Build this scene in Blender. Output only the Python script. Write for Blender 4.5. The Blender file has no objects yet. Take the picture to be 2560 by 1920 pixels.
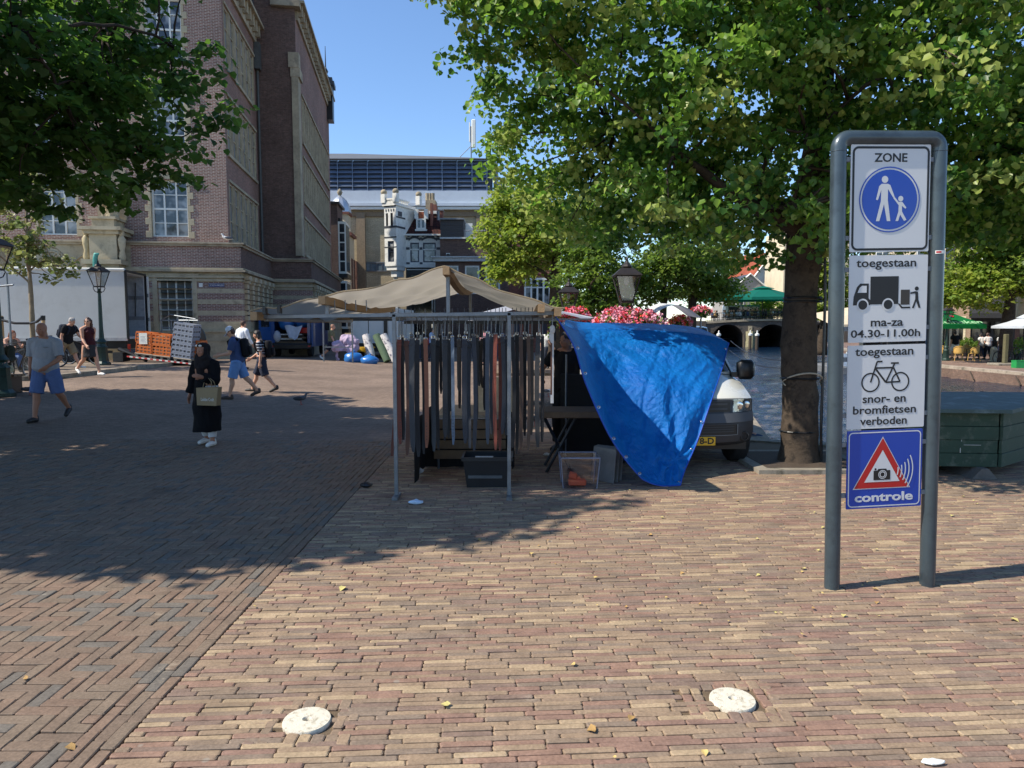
import bpy, math, random
import numpy as np
from mathutils import Vector, Matrix, noise as mn
random.seed(7); np.random.seed(7)
SC = bpy.context.scene; COL = SC.collection
PI = math.pi; rad = math.radians
# ---------------- camera, sky, sun, exposure ----------------
HC, PITCH, FPX = 1.85, math.atan(148/1775), 1775.0
cd = bpy.data.cameras.new('camera'); cam = bpy.data.objects.new('camera', cd); COL.objects.link(cam)
cam.location = (0, 0, HC); cam.rotation_euler = (PI/2-PITCH, 0, 0)
cd.sensor_width = 36; cd.lens = FPX/2560*36; cd.clip_start = .1; cd.clip_end = 3000
SC.camera = cam
SUN_AZ, SUN_EL = rad(15), rad(47)          # travel direction in plan, elevation
W = bpy.data.worlds.new('World'); SC.world = W; W.use_nodes = True
wn = W.node_tree.nodes; wl = W.node_tree.links
sky = wn.new('ShaderNodeTexSky'); sky.sky_type = 'NISHITA'; sky.sun_disc = False
LD = Vector((math.cos(SUN_AZ)*math.cos(SUN_EL), math.sin(SUN_AZ)*math.cos(SUN_EL), -math.sin(SUN_EL)))
sky.sun_elevation = SUN_EL; sky.sun_rotation = math.atan2(-LD.x, -LD.y)
sky.air_density = 1.0; sky.dust_density = 0; sky.ozone_density = 6.0; sky.altitude = 0
wn['Background'].inputs[1].default_value = .14
wl.new(sky.outputs[0], wn['Background'].inputs[0])
sl = bpy.data.lights.new('sun', 'SUN'); sl.energy = 4.4; sl.angle = rad(.53); sl.color = (1, .93, .82)
so = bpy.data.objects.new('sun', sl); COL.objects.link(so)
so.rotation_euler = LD.to_track_quat('-Z', 'Y').to_euler()
vs = SC.view_settings; vs.view_transform = 'Standard'; vs.look = 'None'; vs.exposure = 0.62; vs.gamma = 1; vs.use_curve_mapping = False
SC.cycles.use_denoising = True; SC.cycles.max_bounces = 8; SC.cycles.transparent_max_bounces = 12
# ---------------- picture to world ----------------
SP, CP = math.sin(PITCH), math.cos(PITCH)
def ray(px, py):
    u = (px-1280)/FPX; v = (960-py)/FPX
    return Vector((u, CP+v*SP, -SP+v*CP))
def at(px, py, Y):                          # the point seen at a pixel, at depth Y
    r = ray(px, py); t = Y/r.y
    return Vector((r.x*t, Y, HC+r.z*t))
def sm(t):
    t = min(1, max(0, t)); return t*t*(3-2*t)
def gz(x, y):                               # the square rises gently to the left
    return .3*sm((y-9)/11)*sm((-4-x)/8)*(1-.6*sm((y-33)/8))
def gpt(px, py, dz=0):
    z = dz; r = ray(px, py)
    for _ in range(12):
        t = (z-HC)/r.z; z = .5*z+.5*(gz(r.x*t, r.y*t)+dz)
    t = (z-HC)/r.z
    return Vector((r.x*t, r.y*t, z))
def lin(c):
    c = c/255
    return c/12.92 if c <= .04045 else ((c+.055)/1.055)**2.4
def rgb(r, g, b): return (lin(r), lin(g), lin(b), 1)
def grey(v, t=(1, 1, 1)): return (v*t[0], v*t[1], v*t[2], 1)
# ---------------- materials ----------------
def newmat(name):
    m = bpy.data.materials.new(name); m.use_nodes = True
    nt = m.node_tree; b = nt.nodes['Principled BSDF']
    return m, nt.nodes, nt.links, b
def mixc(N, L, fac, a, b, typ='MIX'):
    n = N.new('ShaderNodeMix'); n.data_type = 'RGBA'; n.blend_type = typ
    for k, v in ((0, fac), (6, a), (7, b)):
        if hasattr(v, 'links') or hasattr(v, 'is_linked'): L.new(v, n.inputs[k])
        else: n.inputs[k].default_value = v
    return n.outputs[2]
def ntex(N, L, co, scale, detail=3, rough=.6):
    n = N.new('ShaderNodeTexNoise'); n.inputs['Scale'].default_value = scale; n.inputs['Detail'].default_value = detail; n.inputs['Roughness'].default_value = rough
    L.new(co, n.inputs['Vector']); return n.outputs[0]
def ramp(N, L, v, *stops):
    r = N.new('ShaderNodeValToRGB'); e = r.color_ramp.elements
    while len(e) < len(stops): e.new(.5)
    for k, (p, c) in enumerate(stops): e[k].position = p; e[k].color = c if not isinstance(c, (int, float)) else (c, c, c, 1)
    L.new(v, r.inputs[0]); return r.outputs[0]
def coords(N, kind='Object'):
    return N.new('ShaderNodeTexCoord').outputs[kind]
def bump(N, L, b, h, s, d=.01):
    n = N.new('ShaderNodeBump'); n.inputs['Strength'].default_value = s; n.inputs['Distance'].default_value = d
    L.new(h, n.inputs['Height']); L.new(n.outputs[0], b.inputs['Normal'])
MC = {}
def M(name, c, rough=.7, metal=0, var=.25, sc=6, bmp=.2, bs=40, spec=.5, coat=0, dirt=None, alpha=1, trans=0, emit=0, sub=0):
    """a plain surface with noise in tone, roughness and relief; dirt = colour of worn patches"""
    if name in MC: return MC[name]
    m, N, L, b = newmat(name); co = coords(N)
    f = ntex(N, L, co, sc, 5)
    f2 = ntex(N, L, co, sc*7, 4)
    ff = N.new('ShaderNodeMath'); ff.operation = 'MULTIPLY_ADD'; L.new(f2, ff.inputs[0]); ff.inputs[1].default_value = .45; L.new(f, ff.inputs[2])
    lo = tuple(x*(1-var) for x in c[:3])+(1,); hi = tuple(min(1, x*(1+var*.8)) for x in c[:3])+(1,)
    col = ramp(N, L, ff.outputs[0], (.45, lo), (.95, hi))
    if dirt:
        d = ntex(N, L, co, sc*1.7, 6, .7)
        col = mixc(N, L, ramp(N, L, d, (.52, 0), (.66, 1)), col, dirt)
    L.new(col, b.inputs['Base Color'])
    b.inputs['Metallic'].default_value = metal; b.inputs['Specular IOR Level'].default_value = spec
    b.inputs['Roughness'].default_value = rough; b.inputs['Coat Weight'].default_value = coat
    if var > 0 and rough > .12:
        rr = N.new('ShaderNodeMapRange'); L.new(ff.outputs[0], rr.inputs[0]); rr.inputs[1].default_value = .4; rr.inputs[2].default_value = 1
        rr.inputs[3].default_value = rough*.85; rr.inputs[4].default_value = min(1, rough*1.12); L.new(rr.outputs[0], b.inputs['Roughness'])
    if bmp: bump(N, L, b, ntex(N, L, co, bs, 4), bmp)
    if trans: b.inputs['Transmission Weight'].default_value = trans
    if alpha < 1: b.inputs['Alpha'].default_value = alpha
    if emit: b.inputs['Emission Color'].default_value = c; b.inputs['Emission Strength'].default_value = emit
    MC[name] = m; return m
def brickmat(name, c1, c2, mortar, bw=.21, bh=.065, ms=.01, plane='wall', soot=.25, bmp=.5, rough=.85):
    if name in MC: return MC[name]
    m, N, L, b = newmat(name); co = coords(N)
    s = N.new('ShaderNodeSeparateXYZ'); L.new(co, s.inputs[0]); cb = N.new('ShaderNodeCombineXYZ')
    if plane == 'wall':
        a = N.new('ShaderNodeMath'); L.new(s.outputs[0], a.inputs[0]); L.new(s.outputs[1], a.inputs[1])
        L.new(a.outputs[0], cb.inputs[0]); L.new(s.outputs[2], cb.inputs[1])
    else:
        L.new(s.outputs[0], cb.inputs[0]); L.new(s.outputs[1], cb.inputs[1])
    t = N.new('ShaderNodeTexBrick'); L.new(cb.outputs[0], t.inputs['Vector'])
    t.inputs['Scale'].default_value = 1; t.inputs['Brick Width'].default_value = bw; t.inputs['Row Height'].default_value = bh
    t.inputs['Mortar Size'].default_value = ms; t.inputs['Color1'].default_value = c1; t.inputs['Color2'].default_value = c2; t.inputs['Mortar'].default_value = mortar
    big = ntex(N, L, co, .35, 6, .65); fine = ntex(N, L, co, 9, 4)
    c = mixc(N, L, 1.0, t.outputs[0], ramp(N, L, fine, (.3, .72), (.75, 1.15)), 'MULTIPLY')
    c = mixc(N, L, 1.0, c, ramp(N, L, big, (.35, 1-soot), (.65, 1.08)), 'MULTIPLY')
    L.new(c, b.inputs['Base Color']); b.inputs['Roughness'].default_value = rough; b.inputs['Specular IOR Level'].default_value = .25
    iv = N.new('ShaderNodeMath'); iv.operation = 'SUBTRACT'; iv.inputs[0].default_value = 1; L.new(t.outputs[1], iv.inputs[1])
    bump(N, L, b, iv.outputs[0], bmp, .008)
    MC[name] = m; return m
def glassmat(name, c=(.02, .03, .035, 1), rough=.04, cur=None, scale=.8):
    """a pane that mirrors the sky over a dark room; cur = tone of net curtains seen behind it"""
    if name in MC: return MC[name]
    m, N, L, b = newmat(name); co = coords(N)
    col = ramp(N, L, ntex(N, L, co, scale, 2), (.45, c), (.62, cur if cur else tuple(x*1.8 for x in c[:3])+(1,)))
    L.new(col, b.inputs['Base Color']); b.inputs['Roughness'].default_value = rough; b.inputs['Specular IOR Level'].default_value = .8
    bump(N, L, b, ntex(N, L, co, 1.2, 1), .05, .02)
    MC[name] = m; return m
def clearglass(name, tint=(.9, .95, .95, 1), mixv=.75):
    if name in MC: return MC[name]
    m, N, L, b = newmat(name); N.remove(b)
    t = N.new('ShaderNodeBsdfTransparent'); t.inputs[0].default_value = tint
    g = N.new('ShaderNodeBsdfGlossy'); g.inputs['Roughness'].default_value = .05
    x = N.new('ShaderNodeMixShader'); x.inputs[0].default_value = 1-mixv
    L.new(t.outputs[0], x.inputs[1]); L.new(g.outputs[0], x.inputs[2]); L.new(x.outputs[0], N['Material Output'].inputs[0])
    MC[name] = m; return m
def leafmat(name, c, tr, rough=.45, var=.35):
    if name in MC: return MC[name]
    m, N, L, b = newmat(name); co = coords(N)
    f = ntex(N, L, co, 5, 3); g = ntex(N, L, co, .9, 3)
    col = ramp(N, L, f, (.3, tuple(x*(1-var) for x in c[:3])+(1,)), (.7, tuple(x*(1+var) for x in c[:3])+(1,)))
    col = mixc(N, L, ramp(N, L, g, (.4, 0), (.65, .6)), col, (c[0]*1.35, c[1]*1.12, c[2]*.85, 1))
    L.new(col, b.inputs['Base Color']); b.inputs['Roughness'].default_value = rough; b.inputs['Specular IOR Level'].default_value = .35
    t = N.new('ShaderNodeBsdfTranslucent'); t.inputs[0].default_value = tr
    x = N.new('ShaderNodeMixShader'); x.inputs[0].default_value = .42
    L.new(b.outputs[0], x.inputs[1]); L.new(t.outputs[0], x.inputs[2]); L.new(x.outputs[0], N['Material Output'].inputs[0])
    MC[name] = m; return m
def clothmat(name, c, tr, f=.35, rough=.8, var=.12, sc=3, bmp=.3):
    """thin cloth that lets some light through"""
    if name in MC: return MC[name]
    m = M(name, c, rough, 0, var, sc, bmp, 30, .2); N = m.node_tree.nodes; L = m.node_tree.links; b = N['Principled BSDF']
    t = N.new('ShaderNodeBsdfTranslucent'); t.inputs[0].default_value = tr
    x = N.new('ShaderNodeMixShader'); x.inputs[0].default_value = f
    L.new(b.outputs[0], x.inputs[1]); L.new(t.outputs[0], x.inputs[2]); L.new(x.outputs[0], N['Material Output'].inputs[0])
    return m
# ---------------- mesh builder ----------------
def frame(d):
    d = Vector(d).normalized(); a = Vector((0, 0, 1)) if abs(d.z) < .95 else Vector((1, 0, 0))
    x = a.cross(d).normalized(); return x, d.cross(x)
class MB:
    def __init__(s): s.v = []; s.f = []; s.m = []
    def add(s, vs_, fs, m=0, T=None):
        o = len(s.v)
        s.v.extend(tuple(T @ Vector(p)) for p in vs_) if T is not None else s.v.extend(tuple(p) for p in vs_)
        s.f.extend(tuple(i+o for i in f) for f in fs); s.m.extend([m]*len(fs)); return s
    def box(s, x0, x1, y0, y1, z0, z1, m=0, T=None):
        return s.add([(x0, y0, z0), (x1, y0, z0), (x1, y1, z0), (x0, y1, z0), (x0, y0, z1), (x1, y0, z1), (x1, y1, z1), (x0, y1, z1)],
                     [(3, 2, 1, 0), (4, 5, 6, 7), (0, 1, 5, 4), (1, 2, 6, 5), (2, 3, 7, 6), (3, 0, 4, 7)], m, T)
    def bbox(s, x0, x1, y0, y1, z0, z1, b=.01, m=0, T=None):   # a box with chamfered edges
        X = (x0, x0+b, x1-b, x1); Y = (y0, y0+b, y1-b, y1); Z = (z0, z0+b, z1-b, z1)
        vs_ = []; fs = []
        def ring(xa, ya, z): return [(X[xa], Y[1], z), (X[1], Y[ya], z), (X[2], Y[ya], z), (X[3-xa], Y[1], z), (X[3-xa], Y[2], z), (X[2], Y[3-ya], z), (X[1], Y[3-ya], z), (X[xa], Y[2], z)]
        r0 = [(X[1], Y[1], z0), (X[2], Y[1], z0), (X[2], Y[2], z0), (X[1], Y[2], z0)]
        vs_ += r0+ring(0, 0, Z[1])+ring(0, 0, Z[2])+[(p[0], p[1], z1) for p in r0]
        fs.append((3, 2, 1, 0)); fs.append((20, 21, 22, 23))
        for k in range(8): fs.append((4+k, 4+(k+1) % 8, 12+(k+1) % 8, 12+k))
        c = [0, 0, 1, 1, 2, 2, 3, 3]
        for k in range(8):
            n = (k+1) % 8
            lo = (c[k], c[n]) if c[k] != c[n] else (c[k],); 
            fs.append(tuple(lo)+((4+n), (4+k))); fs.append((12+k, 12+n)+tuple(20+q for q in reversed(lo)))
        return s.add(vs_, fs, m, T)
    def cyl(s, p, q, r, r2=None, n=10, m=0, cap=True, T=None):
        return s.tube([p, q], [r, r if r2 is None else r2], n, m, cap, T)
    def tube(s, pts, r, n=8, m=0, cap=True, T=None, ell=1, up=None):
        pts = [Vector(p) for p in pts]; k = len(pts); r = r if hasattr(r, '__len__') else [r]*k
        vs_ = []; fs = []; px_ = None
        for i, p in enumerate(pts):
            d = (pts[min(i+1, k-1)]-pts[max(i-1, 0)])
            if d.length < 1e-9: d = Vector((0, 0, 1))
            d.normalize()
            if px_ is None: x, y = frame(d)
            else:
                x = px_-d*px_.dot(d); x = x.normalized() if x.length > 1e-6 else frame(d)[0]; y = d.cross(x)
            if up is not None:
                x = Vector(up).cross(d); x = x.normalized() if x.length > 1e-6 else frame(d)[0]; y = d.cross(x)
            px_ = x
            for j in range(n):
                a = 2*PI*j/n; vs_.append(p+x*(math.cos(a)*r[i])+y*(math.sin(a)*r[i]*ell))
        for i in range(k-1):
            for j in range(n): fs.append((i*n+j, i*n+(j+1) % n, (i+1)*n+(j+1) % n, (i+1)*n+j))
        if cap: fs.append(tuple(range(n-1, -1, -1))); fs.append(tuple((k-1)*n+j for j in range(n)))
        return s.add(vs_, fs, m, T)
    def ring(s, c, R, r, n=24, k=6, m=0, T=None, axis='y', a0=0, a1=2*PI):
        full = abs(a1-a0-2*PI) < 1e-6; vs_ = []; fs = []; nn = n if full else n+1
        for i in range(nn):
            a = a0+(a1-a0)*i/n; ca, sa = math.cos(a), math.sin(a)
            for j in range(k):
                b = 2*PI*j/k; q = R+r*math.cos(b); h = r*math.sin(b)
                p = (q*ca, h, q*sa) if axis == 'y' else ((q*ca, q*sa, h) if axis == 'z' else (h, q*ca, q*sa))
                vs_.append((c[0]+p[0], c[1]+p[1], c[2]+p[2]))
        for i in range(n if full else n):
            for j in range(k): fs.append((i*k+j, i*k+(j+1) % k, ((i+1) % nn)*k+(j+1) % k, ((i+1) % nn)*k+j))
        return s.add(vs_, fs, m, T)
    def lathe(s, prof, n=16, o=(0, 0, 0), m=0, T=None, cap=True, ph=0):
        vs_ = []; fs = []
        for r, z in prof:
            for j in range(n): a = 2*PI*j/n+ph; vs_.append((o[0]+r*math.cos(a), o[1]+r*math.sin(a), o[2]+z))
        for i in range(len(prof)-1):
            for j in range(n): fs.append((i*n+j, i*n+(j+1) % n, (i+1)*n+(j+1) % n, (i+1)*n+j))
        if cap: fs.append(tuple(range(n-1, -1, -1))); fs.append(tuple((len(prof)-1)*n+j for j in range(n)))
        return s.add(vs_, fs, m, T)
    def prism(s, poly, y0, y1, m=0, T=None):      # poly of (x, z), counter-clockwise seen from -y, extruded along y
        n = len(poly); vs_ = [(x, y0, z) for x, z in poly]+[(x, y1, z) for x, z in poly]
        fs = [tuple(range(n)), tuple(range(2*n-1, n-1, -1))]+[((k+1) % n, k, n+k, n+(k+1) % n) for k in range(n)]
        return s.add(vs_, fs, m, T)
    def slab(s, poly, z0, z1, m=0, T=None):       # poly of (x, y) extruded along z
        n = len(poly); vs_ = [(x, y, z0) for x, y in poly]+[(x, y, z1) for x, y in poly]
        fs = [tuple(range(n-1, -1, -1)), tuple(range(n, 2*n))]+[(k, (k+1) % n, n+(k+1) % n, n+k) for k in range(n)]
        return s.add(vs_, fs, m, T)
    def ball(s, c, r, n=10, k=7, m=0, T=None):
        r = r if hasattr(r, '__len__') else (r, r, r); vs_ = [(c[0], c[1], c[2]-r[2])]; fs = []
        for i in range(1, k):
            b = -PI/2+PI*i/k
            for j in range(n): a = 2*PI*j/n; vs_.append((c[0]+r[0]*math.cos(b)*math.cos(a), c[1]+r[1]*math.cos(b)*math.sin(a), c[2]+r[2]*math.sin(b)))
        vs_.append((c[0], c[1], c[2]+r[2])); e = len(vs_)-1
        for j in range(n):
            fs.append((0, 1+(j+1) % n, 1+j)); fs.append((e, 1+(k-2)*n+j, 1+(k-2)*n+(j+1) % n))
            for i in range(k-2): fs.append((1+i*n+j, 1+i*n+(j+1) % n, 1+(i+1)*n+(j+1) % n, 1+(i+1)*n+j))
        return s.add(vs_, fs, m, T)
    def grid(s, fn, nu, nv, m=0, T=None, flip=False):
        vs_ = [fn(i/nu, j/nv) for j in range(nv+1) for i in range(nu+1)]; w = nu+1
        fs = [(j*w+i, j*w+i+1, (j+1)*w+i+1, (j+1)*w+i) for j in range(nv) for i in range(nu)]
        if flip: fs = [f[::-1] for f in fs]
        return s.add(vs_, fs, m, T)
    def mesh(s, name, mats, smooth=None):
        me = bpy.data.meshes.new(name); me.from_pydata(s.v, [], s.f)
        for q in (mats if isinstance(mats, (list, tuple)) else [mats]): me.materials.append(q)
        if len(set(s.m)) > 1 or (s.m and s.m[0]): me.polygons.foreach_set('material_index', s.m)
        if smooth is not None:
            me.polygons.foreach_set('use_smooth', [True]*len(me.polygons))
            if smooth < 180: me.set_sharp_from_angle(angle=rad(smooth))
        me.update(); return me
    def obj(s, name, mats, parent=None, smooth=None, loc=None):
        return link(name, s.mesh(name, mats, smooth), parent, loc)
def link(name, me, parent=None, loc=None, rot=None):
    o = bpy.data.objects.new(name, me); COL.objects.link(o)
    if parent is not None: o.parent = parent
    if loc is not None: o.location = loc
    if rot is not None: o.rotation_euler = rot
    return o
def tag(o, label=None, cat=None, group=None, kind=None):
    for k, v in (('label', label), ('category', cat), ('group', group), ('kind', kind)):
        if v: o[k] = v
    return o
def thing(name, label, cat, loc=(0, 0, 0), rz=0, group=None):
    o = link(name, None, None, loc, (0, 0, rz)); o.empty_display_size = .1
    return tag(o, label, cat, group)
def dup(root, loc=None, rz=None, label=None, scale=None, kids=None):
    r = root.copy(); COL.objects.link(r)
    if loc is not None: r.location = loc
    if rz is not None: r.rotation_euler = (0, 0, rz)
    if scale is not None: r.scale = scale if hasattr(scale, '__len__') else (scale,)*3
    if label: r['label'] = label
    for ch in list(root.children):
        c = ch.copy(); COL.objects.link(c); c.parent = r
        for g in list(ch.children):
            d = g.copy(); COL.objects.link(d); d.parent = c
    return r
def TR(loc=(0, 0, 0), rx=0, ry=0, rz=0, s=(1, 1, 1)):
    return Matrix.Translation(loc) @ Matrix.Rotation(rz, 4, 'Z') @ Matrix.Rotation(ry, 4, 'Y') @ Matrix.Rotation(rx, 4, 'X') @ Matrix.Diagonal((s[0], s[1], s[2], 1))
def text(body, size, name, mat, parent, loc, rot=(PI/2, 0, 0), width=None, bold=0, sx=1, align='CENTER', depth=.0008):
    cu = bpy.data.curves.new(name, 'FONT'); cu.body = body; cu.size = size; cu.align_x = align; cu.align_y = 'CENTER'; cu.extrude = depth; cu.offset = bold; cu.resolution_u = 3
    cu.space_character = 1.0
    o = bpy.data.objects.new(name, cu); COL.objects.link(o)
    dg = bpy.context.evaluated_depsgraph_get(); me = bpy.data.meshes.new_from_object(o.evaluated_get(dg))
    COL.objects.unlink(o); bpy.data.objects.remove(o)
    me.name = name; me.materials.clear(); me.materials.append(mat)
    if width:
        xs = [v.co.x for v in me.vertices]; w = max(xs)-min(xs); sx = width/w if w > 0 else 1
    for v in me.vertices: v.co.x *= sx
    return link(name, me, parent, loc, rot)
def fast_mesh(name, V, F, mats, mi=None, smooth=False):
    """V (n,3) array, F (m,k) array of equal polygons"""
    me = bpy.data.meshes.new(name); n = len(V); m_, k = F.shape
    me.vertices.add(n); me.vertices.foreach_set('co', np.asarray(V, np.float32).ravel())
    me.loops.add(m_*k); me.loops.foreach_set('vertex_index', F.astype(np.int32).ravel())
    me.polygons.add(m_); me.polygons.foreach_set('loop_start', np.arange(0, m_*k, k, dtype=np.int32))
    for q in mats: me.materials.append(q)
    if mi is not None: me.polygons.foreach_set('material_index', mi.astype(np.int32))
    if smooth: me.polygons.foreach_set('use_smooth', np.ones(m_, bool))
    me.update(calc_edges=True); me.validate(); return me
# ---------------- ground, paving, canal ----------------
BAND_X = -1.74
bricktones = [rgb(150, 128, 104), rgb(137, 118, 99), rgb(142, 113, 96), rgb(130, 109, 95), rgb(167, 145, 116), rgb(131, 114, 98), rgb(138, 110, 95), rgb(147, 125, 102), rgb(140, 119, 99)]
def pavermat(name, c):
    m, N, L, b = newmat(name); co = N.new('ShaderNodeNewGeometry').outputs['Position']
    f = ntex(N, L, co, 60, 5, .7); g = ntex(N, L, co, 7, 4); st = ntex(N, L, co, 1.1, 5, .6)
    oi = N.new('ShaderNodeObjectInfo')
    c1 = ramp(N, L, f, (.3, tuple(x*.72 for x in c[:3])+(1,)), (.7, tuple(x*1.2 for x in c[:3])+(1,)))
    c2 = mixc(N, L, 1.0, c1, ramp(N, L, g, (.3, .82), (.7, 1.15)), 'MULTIPLY')
    c3 = mixc(N, L, ramp(N, L, st, (.57, 0), (.74, .6)), c2, tuple(x*.42 for x in c[:3])+(1,))
    lt = ntex(N, L, co, 2.3, 6, .75)
    c4 = mixc(N, L, ramp(N, L, lt, (.62, 0), (.74, .45)), c3, rgb(190, 174, 150))
    vo = N.new('ShaderNodeTexVoronoi'); vo.inputs['Scale'].default_value = 2.6; L.new(co, vo.inputs['Vector'])
    c4 = mixc(N, L, ramp(N, L, vo.outputs['Distance'], (.035, .55), (.05, 0)), c4, rgb(150, 142, 128))
    L.new(c4, b.inputs['Base Color']); b.inputs['Roughness'].default_value = .82; b.inputs['Specular IOR Level'].default_value = .3
    bump(N, L, b, f, .45, .004); return m
PAV = [pavermat('paver_clay', c) for c in bricktones]
HER = [pavermat('paver_red', c) for c in (rgb(122, 104, 88), rgb(128, 107, 90), rgb(118, 101, 86), rgb(124, 103, 87), rgb(122, 106, 90), rgb(108, 101, 92))]
def brick_mesh(L, Wd, b=.005, jit=.003, depth=.05):
    r = lambda: random.uniform(-jit, jit)
    mb = MB(); h = L/2; w = Wd/2
    lo = [(-h, -w), (h, -w), (h, w), (-h, w)]; lo = [(x+r(), y+r()*.6) for x, y in lo]
    # outline with mid points so the sides are not dead straight
    out = []
    for k in range(4):
        p, q = lo[k], lo[(k+1) % 4]; cx = b*1.5
        d = Vector((q[0]-p[0], q[1]-p[1])); l = d.length; d.normalize()
        out += [(p[0]+d.x*cx, p[1]+d.y*cx)]
        if l > .1: out += [((p[0]+q[0])/2+r()*.4, (p[1]+q[1])/2+r()*.5)]
        out += [(q[0]-d.x*cx, q[1]-d.y*cx)]
    n = len(out); tz = r()*.6; ty = random.uniform(-.012, .012); tx = random.uniform(-.03, .03)
    v = [(x, y, -depth) for x, y in out]+[(x, y, -b*.8) for x, y in out]
    v += [(x*(1-b*1.2/h), y*(1-b*1.1/w), x*ty+y*tx+tz*.4) for x, y in out]
    f = [(k, (k+1) % n, n+(k+1) % n, n+k) for k in range(n)]+[(n+k, n+(k+1) % n, 2*n+(k+1) % n, 2*n+k) for k in range(n)]
    f.append(tuple(2*n+k for k in range(n)))
    mb.add(v, f); return mb
def lay(parent, bricks, kinds, mats, name):
    """bricks: (x, y, rot, kind); the 300 nearest become parts, the rest one joined mesh"""
    bricks.sort(key=lambda q: q[0]**2+q[1]**2)
    shapes = [[brick_mesh(*kinds[k]) for _ in range(5)] for k in range(len(kinds))]
    cache = {}
    j = [MB()]; rest = j[0]
    for i, (x, y, rt, k) in enumerate(bricks):
        s = random.randrange(5); c = random.randrange(len(mats)); z = random.uniform(-.004, .003)+gz(x, y)
        rr = rt+random.uniform(-.012, .012)+(PI if random.random() < .5 else 0)
        if i < 290:
            if (k, s, c) not in cache: cache[k, s, c] = shapes[k][s].mesh(name, [mats[c]])
            link(name, cache[k, s, c], parent, (x, y, z), (0, 0, rr))
        else:
            rest.add(shapes[k][s].v, shapes[k][s].f, c, TR((x, y, z), rz=rr))
    tag(rest.obj(name+'_course', mats, parent), kind='stuff')
def infrustum(x, y, m=.25): return y > 2.45 and abs(x) < .735*y+m
DISCS = [gpt(767, 1801), gpt(1831, 1749)]
def neardisc(x, y, a=.175, b=.15): return any(abs(x-d.x) < a and abs(y-d.y) < b for d in DISCS)
# near brick paving: stretcher courses
pav = link('brick_paving', None); tag(pav, kind='structure')
TH = rad(3.2); ct, st_ = math.cos(TH), math.sin(TH); LB, WB = .236, .0392
PL = [LB-.005, .19, .145, .1, .065]
bl = []
for r in range(0, 250):
    bb = 2.15+r*WB; wav = .02*math.sin(r*.11)
    a = (BAND_X+.006+bb*st_)/ct; first = True
    while True:
        k = random.randrange(5) if first else (0 if random.random() < .95 else 1)
        first = False; ac = a+PL[k]/2; a += PL[k]+.005
        x, y = ac*ct-bb*st_, ac*st_+bb*ct
        if x > 9: break
        if y > 11.45 or not infrustum(x, y) or neardisc(x, y): continue
        if x > 3.2 and y > 10.4: continue
        bl.append((x, y, TH, k))
for d in DISCS:                                            # darker soldier bricks round each disc
    for k in range(8): bl.append((d.x-.21+k*.06, d.y+.147, PI/2, 5)); bl.append((d.x-.21+k*.06, d.y-.147, PI/2, 5))
    for k in range(4):
        for s in (-.215, -.16, .16, .215): bl.append((d.x+s, d.y-.09+k*.06, 0, 6))
lay(pav, bl, [(q, WB-.0035) for q in PL]+[(.085, .056), (.05, .056)], PAV, 'brick')
# left field: herringbone with an edge strip
her = link('herringbone_paving', None); tag(her, kind='structure')
bl = []; Wd = .072; n = 3
for j in range(25, 170):
    for i in range(-150, -26):
        q = (i-j) % (2*n)
        if q == 0: x, y, rt = (i+n/2)*Wd, (j+.5)*Wd, 0
        elif q == 2*n-1: x, y, rt = (i+.5)*Wd, (j+n/2)*Wd, PI/2
        else: continue
        kk = 0
        if rt == 0 and (i+n)*Wd > -1.94: kk = int(round((-1.944-i*Wd)/Wd)); x = (i+kk/2)*Wd
        if kk < 0 or (rt == 0 and i*Wd > -1.95) or x > -1.95 or y > 11.4 or not infrustum(x, y): continue
        bl.append((x, y, rt, kk))
for k in range(60):
    for s in (0, 1, 2):
        x, y = BAND_X-.035-s*.067, 2.2+k*.218+s*.07
        if infrustum(x, y) and y < 11.5: bl.append((x, y, PI/2, 3))
lay(her, bl, [(3*Wd-.0035, Wd-.0035), (Wd-.0035, Wd-.0035), (2*Wd-.0035, Wd-.0035), (.214, .064)], HER, 'brick')
def sheet(name, poly_fn, mat, nx, ny, x0, x1, y0, y1, dz):
    mb = MB(); xs = [x0+(x1-x0)*i/nx for i in range(nx+1)]; ys = [y0+(y1-y0)*j/ny for j in range(ny+1)]
    V = [(x, y, gz(x, y)+dz(x, y)) for y in ys for x in xs]; w = nx+1
    F = [(j*w+i, j*w+i+1, (j+1)*w+i+1, (j+1)*w+i) for j in range(ny) for i in range(nx) if poly_fn((xs[i]+xs[i+1])/2, (ys[j]+ys[j+1])/2)]
    mb.add(V, F); return mb.obj(name, mat, None, 60)
def floormat(name, c1, c2, mortar, sc, herr=False):
    m = brickmat(name, c1, c2, mortar, .21, .07 if herr else .055, .006, 'floor', .3, .35); return m
G1 = floormat('paving_far', rgb(150, 129, 112), rgb(134, 115, 100), rgb(112, 98, 87), 1)
G0 = M('joint_sand', rgb(104, 88, 68), .95, 0, .3, 20, .5, 200)
# quay edges
QN = [(25, 92), (10.3, 35.5), (7.2, 23.7), (4.15, 11.3), (6.2, 10.7), (9.5, 10.3), (60, 3.2)]   # near quay edge
def clip_side(x, y):      # True on the near land
    if y > 11.3:
        for (xa, ya), (xb, yb) in zip(QN[:3], QN[1:4]):
            if yb <= y <= ya: return x < xb+(xa-xb)*(y-yb)/(ya-yb)
        return x < 25 if y > 92 else False
    if x < 4.15: return True
    for (xa, ya), (xb, yb) in zip(QN[3:-1], QN[4:]):
        if xa <= x <= xb: return y < ya+(yb-ya)*(x-xa)/(xb-xa)
    return False
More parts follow.
